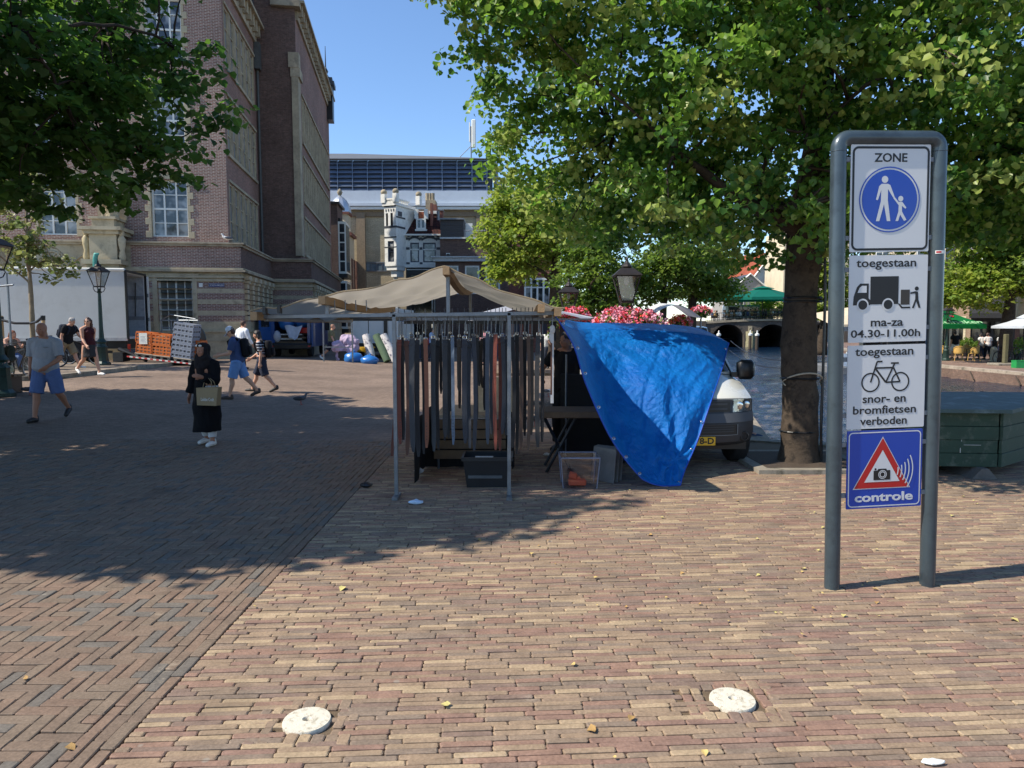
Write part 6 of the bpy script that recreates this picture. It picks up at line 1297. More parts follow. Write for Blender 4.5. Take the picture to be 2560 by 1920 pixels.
# ---------------- people and animals ----------------
def loft(mb, C_, X_, Y_, n=18, m=0, dirn=None):
    """closed loft of ellipses; C_ centres along the spine, radii across (x) and front-back"""
    k = len(C_); C_ = [Vector(c) for c in C_]; V = []
    for i, c in enumerate(C_):
        d = (C_[min(i+1, k-1)]-C_[max(i-1, 0)]).normalized(); x = Vector((1, 0, 0)); x = (x-d*x.dot(d)).normalized(); y = d.cross(x)
        for j in range(n): a = 2*PI*j/n; V.append(c+x*(X_[i]*math.cos(a))+y*(Y_[i]*math.sin(a)))
    F = [(i*n+j, i*n+(j+1) % n, (i+1)*n+(j+1) % n, (i+1)*n+j) for i in range(k-1) for j in range(n)]+[tuple(range(n-1, -1, -1)), tuple((k-1)*n+j for j in range(n))]
    mb.add(V, F, m)
def capsule(mb, p, q, r, r2=None, n=10):
    r2 = r if r2 is None else r2; p, q = Vector(p), Vector(q); d = (q-p); L = d.length; d = d.normalized() if L > 1e-6 else Vector((0, 0, 1))
    pts = [p-d*r*.92, p-d*r*.5, p, q, q+d*r2*.5, q+d*r2*.92]; mb.tube(pts, [r*.3, r*.85, r, r2, r2*.85, r2*.3], n)
def chain(mb, pts, rs, n=10):
    for a, b, r, s in zip(pts, pts[1:], rs, rs[1:]): capsule(mb, a, b, r, s, n)
def remesh(mb, name, mat, parent, vox=.014, it=4, wr=0, ws=9):
    o = mb.obj('tmp', mat); r = o.modifiers.new('r', 'REMESH'); r.mode = 'VOXEL'; r.voxel_size = vox
    if it: s = o.modifiers.new('s', 'SMOOTH'); s.iterations = it; s.factor = .5
    me = bpy.data.meshes.new_from_object(o.evaluated_get(bpy.context.evaluated_depsgraph_get())); bpy.data.objects.remove(o)
    if wr:                                    # creases in cloth
        me.update(); nr = [v.normal.copy() for v in me.vertices]
        for v, n_ in zip(me.vertices, nr):
            c = v.co; v.co = c+n_*wr*(mn.noise(Vector((c.x*ws, c.y*ws, c.z*ws*.55)))+.5*mn.noise(Vector((c.x*ws*2.2+5, c.y*ws*2.2, c.z*ws*1.4))))
    me.polygons.foreach_set('use_smooth', [True]*len(me.polygons)); me.name = name; me.materials.clear(); me.materials.append(mat)
    return link(name, me, parent)
SKIN = M('skin_fair', rgb(196, 148, 122), .55, 0, .08, 20, .08, 90, .4); SKIN2 = M('skin_tan', rgb(160, 112, 88), .55, 0, .08, 20, .08, 90, .4)
def cloth(name, c, v=.12): return M('cloth_'+name, rgb(*c), .85, 0, v, 8, .3, 160, .2)
def person(label, loc, rz, H=1.75, lean=4, legs=((20, 4, 10), (-18, 4, 18)), arms=((-18, 8, 15, 0), (22, 8, 25, 0)), head=(0, 0), top=None, bottom=None, shoe=None, hair=None, skin=SKIN, fat=1.0,
           sleeve=.55, leglen=.95, hairlen=0, vox=.016, pelv=None, sex='m', neck=True, cap=None, name='person', cat='person', group=None, stone=None):
    r_ = thing(name, label, cat, loc, rz, group) if stone is None else link(name, None, stone[0], loc, (0, 0, rz))
    V3 = Vector; sk = skin if stone is None else stone[1]; J = {}
    la = rad(lean); up = V3((0, -math.sin(la), math.cos(la))); fw = V3((0, -math.cos(la), -math.sin(la)))
    hipw = .052*H*(.95+.1*fat); shw = (.118 if sex == 'm' else .104)*H
    feet = []
    for s, (hf, ab, kn) in zip((1, -1), legs):
        a, b, c = rad(hf), rad(ab), rad(hf-kn)
        hp = V3((s*hipw, 0, 0)); td = V3((s*math.sin(b), -math.sin(a)*math.cos(b), -math.cos(a)*math.cos(b))); sd = V3((s*math.sin(b)*.5, -math.sin(c), -math.cos(c)))
        kp = hp+td*.245*H; ap = kp+sd*.232*H; J['hip', s], J['knee', s], J['ank', s] = hp, kp, ap; J['shin', s] = sd
        pit = max(-.5, min(1.0, (math.atan2(-sd.y, -sd.z))*.0+ (0 if hf-kn > -12 else rad(-(hf-kn)-12)*1.1))); J['toe', s] = ap+V3((s*.02, -math.cos(pit)*.1*H, -.03*H-math.sin(pit)*.075*H)); J['heel', s] = ap+V3((0, .022*H*math.cos(pit), -.03*H+.02*math.sin(pit)))
        feet.append(min(J['toe', s].z-.018*H, J['heel', s].z-.02*H))
    z0 = -min(feet) if pelv is None else pelv
    off = V3((0, 0, z0)); J = {k: (v+off if k[0] != 'shin' else v) for k, v in J.items()}; P = off
    sp = lambda t: P+up*(t*.325*H)+fw*(-.012*H*math.sin(t*PI))
    nk = sp(1.0); hy, hpch = rad(head[0]), rad(head[1]); hd = V3((math.sin(hy)*math.cos(hpch), -math.cos(hy)*math.cos(hpch), math.sin(hpch)))
    hc = nk+up*.062*H+fw*.018*H+V3((0, 0, .022*H))+hd*.012*H; hs = hd.cross(V3((0, 0, 1))).normalized()*-1; hu = hs.cross(hd)*-1
    if hu.z < 0: hu = -hu
    TH_ = Matrix((( hs.x, hd.x, hu.x, hc.x), (hs.y, hd.y, hu.y, hc.y), (hs.z, hd.z, hu.z, hc.z), (0, 0, 0, 1)))   # head frame: y forward, z up
    for s, (fl, ab, el, inw) in zip((1, -1), arms):
        a, b, c, iw = rad(fl), rad(ab), rad(fl+el), rad(inw)
        sh = sp(.865)+V3((s*shw, 0, 0)); ud = V3((s*math.sin(b), -math.sin(a)*math.cos(b), -math.cos(a)*math.cos(b)))
        fd = V3((s*math.sin(b)*.6-s*math.sin(iw), -math.sin(c)*math.cos(iw), -math.cos(c)*math.cos(iw))).normalized()
        J['sh', s] = sh; J['el', s] = sh+ud*.172*H; J['wr', s] = J['el', s]+fd*.145*H; J['fd', s] = fd
    f = fat; mb = MB()
    # torso
    T_ = [-.16, -.06, .06, .2, .38, .55, .72, .86, .95, 1.0, 1.08, 1.2]; fem = sex != 'm'
    RX = [.05, .085, .098 if fem else .09, .094 if fem else .086, .076 if fem else .084, .084, .096 if fem else .102, .1, .075, .045, .033, .032]
    RY = [.05, .065, .07, .064, .055, .062, .068, .062, .05, .04, .034, .033]
    bel = [1, 1, f, f*1.04, f*1.08, f*1.06, (f+1)/2, 1, 1, 1, 1, 1]
    tc = [sp(t)+fw*(.02*H*(b-1)*1.6) for t, b in zip(T_, bel)]
    tX = [x*H*b for x, b in zip(RX, bel)]; tY = [y*H*(b*1.12 if b > 1.02 else b) for y, b in zip(RY, bel)]
    loft(mb, tc, tX, tY)
    if fem:
        for s in (-1, 1): mb.ball(tuple(sp(.68)+fw*.052*H+V3((s*.042*H, 0, 0))), (.038*H, .036*H, .038*H))
    for s in (1, -1):
        hp, kp, ap = J['hip', s], J['knee', s], J['ank', s]; g = .9+.1*f
        chain(mb, [hp, hp.lerp(kp, .35), kp], [.058*H*g, .053*H*g, .034*H]); cm = kp.lerp(ap, .3)+V3((0, .012*H, 0)); chain(mb, [kp, cm, kp.lerp(ap, .62), ap], [.034*H, .035*H*g, .027*H, .021*H])
        chain(mb, [ap, J['heel', s]], [.024*H, .024*H]); chain(mb, [J['heel', s], J['toe', s]], [.022*H, .019*H])
        sh, el, wr, fd = J['sh', s], J['el', s], J['wr', s], J['fd', s]
        chain(mb, [sp(.95)+V3((s*shw*.4, 0, 0)), sh, sh.lerp(el, .4), el], [.04*H, .036*H*g, .03*H*g, .023*H]); chain(mb, [el, el.lerp(wr, .3), wr], [.023*H, .025*H*g, .0155*H])
        # hand: palm, four fingers, thumb
        sx = V3((s, 0, 0)); sx = (sx-fd*sx.dot(fd)).normalized(); pn = fd.cross(sx).normalized(); acr = pn  # across the palm
        curl = sx*-.45
        k0 = wr+fd*.052*H; 
        for q in range(3): capsule(mb, wr+acr*(q-1)*.010*H, k0+acr*(q-1)*.014*H, .0115*H, .0115*H, 8)
        for q, ln in enumerate((.038, .044, .041, .031)):
            b0 = k0+acr*(q-1.5)*.0105*H; m1 = b0+(fd+curl*.5).normalized()*ln*.55*H; e1 = m1+(fd+curl*1.6).normalized()*ln*.5*H
            chain(mb, [b0, m1, e1], [.0058*H, .0054*H, .0047*H], 7)
        tb = wr+fd*.016*H+acr*-.013*H; tm = tb+(fd*.7+acr*-.7+curl*.5).normalized()*.026*H; chain(mb, [tb, tm, tm+(fd+curl*.6).normalized()*.022*H], [.0085*H, .007*H, .0055*H], 7)
    # neck and head
    chain(mb, [sp(.97), hc-V3(hu)*.03*H], [.036*H, .033*H])
    hw_ = .0435*H; HT = lambda x, y, z: tuple(TH_ @ V3((x*H, y*H, z*H)))
    def hb(c, r): mb.ball((c[0]*H, c[1]*H, c[2]*H), tuple(q*H for q in r), 14, 10, 0, TH_)
    hb((0, -.008, .016), (.0445, .055, .052)); hb((0, .012, -.012), (.038, .04, .048)); hb((0, .028, -.038), (.024, .022, .02)); hb((0, .036, .012), (.03, .016, .012))
    hb((0, .052, -.008), (.0075, .012, .013)); hb((0, .056, -.014), (.0095, .008, .007)); hb((0, .042, -.032), (.014, .008, .0055))
    for s in (-1, 1): hb((s*.0445, -.008, -.004), (.006, .011, .017)); hb((s*.026, .03, -.012), (.014, .014, .012))
    bo = remesh(mb, 'body', sk, r_, vox, 3)
    if stone is None:
        e_ = MB()
        for s in (-1, 1): e_.ball((s*.0165*H, .0455*H, .004*H), (.007*H, .004*H, .0035*H), 8, 5, 0, TH_)
        e_.obj('eyes', M('eye_dark', rgb(36, 28, 26), .3, 0, 0, 5, 0), bo)
        l_ = MB(); l_.ball((0, .0495*H, -.031*H), (.012*H, .003*H, .0035*H), 8, 5, 0, TH_); l_.obj('mouth', M('lips', rgb(150, 84, 76), .5, 0, .05, 5, 0), bo)
    ci = .0075*H
    if top is not None:
        mb = MB(); i0, i1 = (1 if sex != 'tank' else 1), 9
        loft(mb, tc[i0:i1+1], [x+ci*(1.9 if k < 3 else 1.1) for k, x in enumerate(tX[i0:i1+1])], [y+ci*(1.9 if k < 3 else 1.1) for k, y in enumerate(tY[i0:i1+1])])
        if fem:
            for s in (-1, 1): mb.ball(tuple(sp(.68)+fw*.052*H+V3((s*.042*H, 0, 0))), tuple((.04*H+ci*.5,)*3))
        for s in (1, -1):
            sh, el, wr = J['sh', s], J['el', s], J['wr', s]; g = .9+.1*f
            if sleeve > 0:
                chain(mb, [sp(.94)+V3((s*shw*.4, 0, 0)), sh], [.04*H+ci*.3, .036*H*g+ci])
                e1 = sh.lerp(el, min(1, sleeve)); loft_pts = [sh, e1]; mb.tube([sh, sh.lerp(e1, .5), e1], [.038*H*g+ci, .035*H*g+ci*1.2, .031*H*g+ci*1.5], 14)
                if sleeve > 1: e2 = el.lerp(wr, sleeve-1); capsule(mb, el, el, .027*H*g+ci); mb.tube([el, el.lerp(e2, .5), e2], [.028*H+ci, .027*H+ci, .023*H+ci], 14)
            else: chain(mb, [sp(.86)+V3((s*shw*.45, 0, 0)), sp(.98)+V3((s*shw*.42, 0, 0))], [.03*H, .018*H])
        remesh(mb, 'shirt', top, r_, vox*.85, 3, .007*H)
    if bottom is not None:
        mb = MB(); loft(mb, tc[0:4], [x+ci*.4 for x in tX[0:4]], [y+ci*.4 for y in tY[0:4]])
        for s in (1, -1):
            hp, kp, ap = J['hip', s], J['knee', s], J['ank', s]; g = .9+.1*f; cc = ci*(1.5 if leglen < 1 else 1.1)
            if leglen <= 1:
                e = hp.lerp(kp, leglen); mb.tube([hp+V3((0, 0, .03*H)), hp, hp.lerp(e, .5), e], [.05*H, .06*H*g+cc, .056*H*g+cc, .05*H*g+cc*1.2], 14)
            else:
                e = kp.lerp(ap, leglen-1); mb.tube([hp+V3((0, 0, .03*H)), hp, hp.lerp(kp, .5), kp, kp.lerp(e, .5), e], [.05*H, .06*H*g+cc, .053*H*g+cc, .042*H+cc, .038*H+cc, .034*H+cc], 14)
        remesh(mb, 'trousers' if leglen > 1 else 'shorts', bottom, r_, vox*.85, 3, .008*H)
    if shoe is not None:
        for s in (1, -1):
            mb = MB(); he, to = J['heel', s], J['toe', s]; n_ = V3((0, 0, 1))
            chain(mb, [he+n_*.004, he.lerp(to, .5)+n_*.006*H, to], [.028*H, .026*H, .022*H]); capsule(mb, he+n_*.02*H, he+n_*.03*H, .024*H)
            remesh(mb, 'shoe', shoe, r_, vox*.8, 2)
    if hair is not None:
        mb = MB()
        if hairlen >= 0:
            mb.ball((0, -.014*H, .024*H), (.0495*H, .056*H, .051*H), 16, 10, 0, TH_); mb.ball((0, -.03*H, -.004*H), (.046*H, .034*H, .045*H), 14, 9, 0, TH_)
        if hairlen > 0:
            for s in (-1, -.35, .35, 1):
                a0 = TH_ @ V3((s*.036*H, -.02*H, .02*H)); a1 = TH_ @ V3((s*.042*H, -.034*H, -.05*H)); chain(mb, [a0, a1, a1+V3((s*.008, 0, -hairlen))], [.026*H, .024*H, .014*H])
        remesh(mb, 'hair', hair, r_, vox*.8, 2, .006*H, 30)
    J['head'] = TH_; J['sp'] = sp; J['fw'] = fw; J['up'] = up
    return r_, J
BLK = cloth('black', (26, 26, 30)); SHB = M('shoe_black', rgb(30, 28, 28), .6); SHW = M('shoe_white', rgb(218, 216, 210), .6, 0, .1, 10, .1)
HBR = M('hair_brown', rgb(72, 46, 34), .6, 0, .3, 20, .4, 60); HGR = M('hair_grey', rgb(150, 146, 142), .6, 0, .2, 20, .4, 60); HDK = M('hair_dark', rgb(34, 27, 25), .6, 0, .3, 20, .4, 60); HBL = M('hair_fair', rgb(176, 146, 100), .6, 0, .25, 20, .4, 60)
def backpack(J, H, mat, parent):
    p = J['sp'](.55)-J['fw']*.11*H; up, fw = J['up'], J['fw']; x = Vector((1, 0, 0))
    T = Matrix(((1, -fw.x, up.x, p.x), (0, -fw.y, up.y, p.y), (0, -fw.z, up.z, p.z), (0, 0, 0, 1)))
    part(parent, 'backpack', mat, lambda mb: (mb.bbox(-.15, .15, -.07, .1, -.24, .22, .05, 0, T), mb.bbox(-.11, .11, .095, .15, -.2, .02, .025, 0, T)), 50)
    part(parent, 'straps', mat, lambda mb: [mb.tube([J['sp'](.9)+x*s*.07*H-fw*.07*H, J['sp'](1.0)+x*s*.068*H, J['sp'](.88)+x*s*.066*H+fw*.072*H, J['sp'](.55)+x*s*.075*H+fw*.068*H, J['sp'](.4)+x*s*.09*H], [.03, .028, .028, .024, .02], 8) for s in (-1, 1)] and None, 60)
# 1 man in the grey polo shirt
p = gpt(122, 1052); m1, J = person('bald heavy man in grey polo shirt and blue shorts walking towards the camera', p, rad(6), 1.84, 2, ((-14, 5, 30), (12, 5, 4)), ((8, 12, 48, 34), (-6, 9, 12, 4)), (-4, -4), cloth('polo_grey', (150, 152, 158)), cloth('blue_shorts', (88, 106, 148)), SHB, None, SKIN2, 1.2, .85, .96, 0, .0115)
part(m1, 'collar', cloth('polo_grey', (150, 152, 158)), lambda mb: mb.tube([J['sp'](1.02)+Vector((.07*1.84*.52*math.sin(a), -.062*1.84*.62*math.cos(a), -.03*(1+math.cos(a)))) for a in [k*PI/9-PI for k in range(0, 19)]], .014, 7), 60)
part(m1, 'pocket', cloth('polo_dark', (128, 130, 138)), lambda mb: mb.ball(tuple(J['sp'](.72)+J['fw']*.155+Vector((.09, 0, 0))), (.055, .02, .012)), 60)
# 2 woman in black
p = gpt(521, 1112); w2 = thing('person', 'woman in long black robe and headscarf with white shoes carrying a paper bag', 'person', p, rad(-10)); H = 1.56
wp, J = person('x', (0, 0, 0), 0, H, 2, ((6, 2, 4), (-6, 2, 8)), ((16, 10, 92, 30), (-4, 16, 14, 2)), (-14, -6), None, M('cloth_white_trousers', rgb(196, 196, 196), .85), SHW, None, SKIN2, 1.15, .5, 1.86, 0, .0105, None, 'f')
for ch in list(wp.children): ch.parent = w2
bpy.data.objects.remove(wp)
mb = MB(); sp = J['sp']
loft(mb, [Vector((0, -.01, .22)), Vector((0, -.01, .27)), Vector((0, -.01, .6)), J['hip', 1]*.5+J['hip', -1]*.5, sp(.35), sp(.7), sp(.9), sp(1.02)], [.21, .21, .2, .19, .165, .175, .16, .07], [.2, .2, .18, .16, .14, .14, .11, .075], 22)
for s in (1, -1):
    sh, el, wr = J['sh', s], J['el', s], J['wr', s]; mb.tube([sp(.9)+Vector((s*.07, 0, 0)), sh, sh.lerp(el, .5), el], [.07, .075, .075, .072], 14); capsule(mb, el, el, .07); mb.tube([el, el.lerp(wr, .5), el.lerp(wr, .92)], [.07, .068, .075], 14)
remesh(mb, 'robe', M('robe_black', rgb(20, 20, 23), .9, 0, .2, 6, .3, 90, .15), w2, .0105, 3, .02, 7)
TH_ = J['head']; mb = MB()
mb.ball((0, -.05, .03), (.09, .095, .094), 16, 10, 0, TH_); mb.ball((0, -.012, .085), (.07, .085, .035), 14, 8, 0, TH_); mb.ball((0, -.035, -.04), (.085, .082, .1), 16, 10, 0, TH_)
for k in range(9): a = -1.25+k*2.5/8; q = TH_ @ Vector((.082*math.sin(a*1.15), .02+.03*math.cos(a), -.075-.035*math.cos(a))); mb.ball(tuple(q), (.036, .036, .05))
for s in (-1, 1): chain(mb, [TH_ @ Vector((s*.078, .0, .03)), TH_ @ Vector((s*.076, .012, -.05)), sp(.98)+Vector((s*.085, -.05, 0)), sp(.78)+Vector((s*.05, -.12, 0))], [.028, .032, .05, .05])
loft(mb, [sp(.72)+J['fw']*.09, sp(.85)+J['fw']*.06, sp(1.0), sp(1.12)], [.11, .15, .12, .075], [.05, .085, .095, .075])
chain(mb, [sp(.75)+J['fw']*.12, sp(.45)+J['fw']*.13], [.07, .05])
remesh(mb, 'headscarf', M('scarf_black', rgb(34, 30, 31), .85, 0, .2, 8, .3, 90, .2), w2, .0105, 3, .008, 10)
hd_ = TH_ @ Vector((-.035, .05, .085)); part(w2, 'sunglasses', SHW, lambda mb: (mb.ball(tuple(hd_), (.03, .02, .02)), mb.ball(tuple(TH_ @ Vector((.03, .055, .085))), (.028, .018, .018), 10, 7)), 60)
# the bag on her arm
el, wr = J['el', 1], J['wr', 1]; bp = w2.matrix_basis @ (el.lerp(wr, .35)+Vector((.03, -.09, -.12)))
bag = thing('paper_bag', 'brown paper carrier bag with white script hanging from the arm of the woman in black', 'bag', bp, rad(-16))
KRAFT = M('kraft_paper', rgb(140, 122, 92), .8, 0, .12, 5, .3, 30)
part(bag, 'body', KRAFT, lambda mb: mb.add([(-.19, -.05, -.26), (.15, -.05, -.26), (.15, .05, -.26), (-.19, .05, -.26), (-.2, -.045, 0), (.19, -.045, .02), (.19, .045, .02), (-.2, .045, 0)], [(3, 2, 1, 0), (0, 1, 5, 4), (1, 2, 6, 5), (2, 3, 7, 6), (3, 0, 4, 7)]))
part(bag, 'handle', KRAFT, lambda mb: [mb.tube([(-.08, y, 0), (-.06, y*.6, .1), (0, y*.3, .15), (.06, y*.6, .1), (.08, y, .01)], .006, 6) for y in (-.045, .045)] and None)
text('Leidse Craft', .07, 'lettering', SHW, bag, (0, -.052, -.17), width=.23)
# 3 and 4 the pair with the phone
p = gpt(597, 997); m3, J = person('man in white cap and light blue shorts looking down at his phone', p, rad(-80), 1.76, 8, ((16, 3, 8), (-20, 3, 22)), ((14, 4, 66, 12), (18, 6, 62, 10)), (-8, -34), cloth('blue_tee', (62, 78, 116)), cloth('light_blue', (104, 140, 190)), M('shoe_dark', rgb(64, 52, 46), .7), HBR, SKIN, 1.05, .75, .95, 0, .0125)
TH_ = J['head']; H = 1.76
part(m3, 'cap', cloth('cap_white', (206, 212, 222)), lambda mb: (mb.lathe([(.094, .0), (.096, .03), (.085, .075), (.05, .11), (.01, .122)], 18, (0, -.02, .035), 0, TH_), mb.prism([(-.075, 0), (.075, 0), (.075, .008), (-.075, .008)], .04, .17, 0, TH_ @ TR((0, .0, .038), rx=-.25))), 60)
backpack(J, H, BLK, m3)
q = J['wr', -1].lerp(J['wr', 1], .5)+J['fd', 1]*.13; ph = thing('phone', 'dark mobile phone held by the man in the white cap', 'phone', m3.matrix_basis @ q, rad(-80)); part(ph, 'body', BLACKP, lambda mb: mb.bbox(-.04, .04, -.08, .08, -.005, .005, .004, 0, TR((0, 0, 0), rx=.5)))
p = gpt(628, 985)+Vector((.1, .55, 0)); p.z = gz(p.x, p.y); m4, J = person('person in navy striped t-shirt with black backpack beside the man in the cap', p, rad(-84), 1.68, 5, ((-16, 3, 26), (24, 3, 6)), ((-14, 8, 20, 0), (16, 8, 40, 10)), (-6, -12), None, cloth('dark_jeans', (44, 48, 62)), SHB, HDK, SKIN, 1.0, .7, .98, .05, .0125, None, 'f')
sm_ = newmat('striped_knit'); m_, N, L, b = sm_; co = coords(N); s_ = N.new('ShaderNodeSeparateXYZ'); L.new(co, s_.inputs[0]); md = N.new('ShaderNodeMath'); md.operation = 'PINGPONG'; md.inputs[1].default_value = .036; L.new(s_.outputs[2], md.inputs[0]); dv = N.new('ShaderNodeMath'); dv.operation = 'DIVIDE'; dv.inputs[1].default_value = .036; L.new(md.outputs[0], dv.inputs[0])
L.new(ramp(N, L, dv.outputs[0], (.7, rgb(24, 28, 48)), (.74, rgb(206, 210, 216))), b.inputs['Base Color']); b.inputs['Roughness'].default_value = .9
mb = MB(); sp = J['sp']; Hh = 1.68; loft(mb, [sp(t) for t in (-.06, .1, .3, .55, .75, .9, 1.0)], [.165, .165, .15, .155, .17, .165, .08], [.125, .125, .115, .12, .13, .115, .07])
for s in (1, -1): mb.tube([J['sh', s]+Vector((-s*.05, 0, .0)), J['sh', s], J['sh', s].lerp(J['el', s], .75)], [.06, .07, .062], 14)
remesh(mb, 'shirt', m_, m4, .0115, 3, .01); backpack(J, Hh, BLK, m4)
# 5 man in a white shirt in the sun
person('man in bright white shirt walking away past the town hall corner', (at(604, 800, 25.5).x, 25.5, gz(-9.7, 25.5)), rad(150), 1.76, 3, ((14, 3, 6), (-14, 3, 16)), ((-14, 6, 14, 0), (14, 6, 20, 0)), (0, -4), cloth('white_shirt', (222, 226, 232)), cloth('navy', (40, 46, 64)), SHB, HBR, SKIN, 1.05, 1.9, 1.9, 0, .016)
# 6 woman in the maroon top
p = gpt(226, 938, .06); g6, J = person('woman in maroon tank top and dark skirt with sunglasses stepping off the kerb', p, rad(62), 1.74, -2, ((22, 2, 6), (-16, 2, 34)), ((-14, 6, 10, 0), (16, 6, 30, 0)), (-52, 4), cloth('maroon', (66, 30, 36)), None, SHW, HBR, SKIN, 1.0, 0, .6, .12, .0125, None, 'f')
H = 1.74; sp = J['sp']; mb = MB(); kk = (J['knee', 1]+J['knee', -1])*.5; loft(mb, [sp(.34), sp(.15), sp(-.04), (J['hip', 1]+J['hip', -1])*.5*.5+kk*.5, kk+Vector((0, 0, .07))], [.145, .18, .19, .18, .165], [.115, .135, .15, .17, .19])
remesh(mb, 'skirt', cloth('charcoal_skirt', (52, 52, 54)), g6, .012, 3, .012)
TH_ = J['head']; part(g6, 'sunglasses', BLACKP, lambda mb: (mb.ball((-.032, .084, .008), (.024, .01, .02), 10, 6, 0, TH_), mb.ball((.032, .084, .008), (.024, .01, .02), 10, 6, 0, TH_), mb.cyl((-.08, .02, .012), (.08, .02, .012), .004, n=5, T=TH_)), 60)
# 7 man with the day pack
p = gpt(160, 922, .1); m7, J = person('man in black t-shirt and khaki shorts with day pack striding right past the white truck', p+Vector((0, .2, 0)), rad(78), 1.8, 18, ((26, 3, 4), (-26, 3, 20)), ((26, 5, 34, 0), (-18, 6, 24, 0)), (6, -22), BLK, cloth('khaki', (140, 124, 98)), SHW, HGR, SKIN, 1.05, .6, .98, 0, .013)
backpack(J, 1.8, cloth('pack_navy', (40, 46, 58)), m7)
# 8 two seated women, 9 the seated man at the edge
sb = thing('stone_block', 'low grey stone seat under the young tree where two women sit', 'seat', (-15.75, 22.6, gz(-15.75, 22.6)+.1), rad(4)); part(sb, 'block', stone, lambda mb: mb.bbox(-.5, 1.1, -.2, .25, 0, .4, .03))
def sit(label, x, y, z, rz, H, seat, **k): return person(label, (x, y, z), rz, H, pelv=seat+.075*H, **k)
sit('seated woman with reddish hair in grey tank top and jeans beside the young tree', -15.85, 22.4, sb.location.z, rad(58), 1.68, .4, lean=22, legs=((76, 4, 82), (82, 4, 96)), arms=((40, 4, 70, 16), (34, 6, 60, 14)), head=(0, -16), top=cloth('grey_tank', (96, 92, 84)), bottom=cloth('jeans', (84, 104, 140)), shoe=SHW, hair=M('hair_auburn', rgb(126, 72, 44), .6, 0, .3, 20, .4, 60), sleeve=0, leglen=1.85, hairlen=.2, vox=.014, sex='f')
sit('seated fair haired woman half hidden behind the bald man', -15.0, 22.75, sb.location.z, rad(40), 1.68, .4, lean=12, legs=((80, 4, 84), (84, 4, 92)), arms=((36, 4, 60, 16), (34, 6, 70, 14)), head=(-30, -6), top=cloth('rose_top', (170, 128, 116)), bottom=cloth('jeans', (84, 104, 140)), shoe=SHB, hair=HBL, sleeve=.5, leglen=1.85, hairlen=.18, vox=.014, sex='f')
s9 = at(4, 900, 16.6); zb = gz(s9.x, 16.6)
bn = thing('bench', 'low wooden bench at the left edge where a man in khaki sits', 'bench', (s9.x-.3, 16.75, zb)); part(bn, 'seat', SOILD, lambda mb: [mb.box(-.8, .6, -.2+k*.14, -.08+k*.14, .4, .45) for k in range(3)] and None); part(bn, 'leg', BLACKP, lambda mb: [mb.box(x, x+.06, -.18, .2, 0, .4) for x in (-.7, .45)] and None)
sit('seated man in khaki trousers and brown shoes holding a straw hat at the left edge', s9.x-.05, 16.7, zb, rad(24), 1.78, .45, lean=16, legs=((80, 6, 70), (78, 8, 92)), arms=((36, 6, 40, 14), (34, 6, 44, 14)), head=(10, -10), top=cloth('olive_dark', (58, 56, 44)), bottom=cloth('khaki2', (168, 158, 124)), shoe=M('shoe_brown', rgb(92, 62, 42), .6), hair=HGR, sleeve=1.7, leglen=1.9, vox=.013)
ht = thing('straw_hat', 'straw hat with dark band held against the knees of the seated man', 'hat', (s9.x+.26, 16.2, zb+.42)); part(ht, 'brim', M('straw', rgb(170, 146, 92), .85, 0, .2, 12, .4, 80), lambda mb: (mb.lathe([(.17, 0), (.1, .012), (.095, .1), (.06, .125), (.0, .12)], 18, T=TR((0, 0, 0), rx=rad(75)))), 60); part(ht, 'band', BLACKP, lambda mb: mb.lathe([(.099, .014), (.097, .04)], 18, T=TR((0, 0, 0), rx=rad(75)), cap=False))
# market people
person('man in olive t-shirt and dark shorts walking behind the far stall frame', (at(828, 800, 34).x, 34, gz(at(828, 800, 34).x, 34)), rad(90), 1.78, 3, ((30, 3, 4), (-24, 3, 24)), ((-16, 6, 10, 0), (14, 6, 12, 0)), (0, 0), cloth('olive', (112, 110, 84)), cloth('navy_shorts', (40, 42, 54)), SHW, M('hair_shaved', rgb(150, 110, 90), .6), SKIN, 1.08, .7, .96, 0, .018)
person('stall holder in black standing with hand on hip in the shade of the tarpaulin', (at(1418, 900, 10.4).x, 10.4, 0), rad(-20), 1.74, 2, ((4, 5, 4), (2, 5, 4)), ((-10, 14, 20, 0), (-22, 42, 84, 40)), (-20, -6), BLK, BLK, SHB, HDK, SKIN2, 1.15, .6, 1.9, 0, .014)
for px, Y, rz, lab, c1, c2 in ((1362, 30, 120, 'far shopper in white shirt seen between belts and tarpaulin', (216, 214, 208), (56, 60, 70)), (1210, 33, -60, 'far shopper in pink top seen between the hanging belts', (196, 140, 150), (44, 46, 54)), (1080, 36, 70, 'far shopper in pale blue seen between the leftmost belts', (150, 172, 200), (60, 60, 66))):
    x = at(px, 800, Y).x; person(lab, (x, Y, 0), rad(rz), 1.72, 3, ((12, 3, 8), (-12, 3, 14)), ((-10, 6, 14, 0), (14, 6, 30, 0)), (0, -4), cloth('far%d' % px, c1), cloth('farb%d' % px, c2), SHB, HDK, SKIN, 1, .6, 1.9, 0, .022)
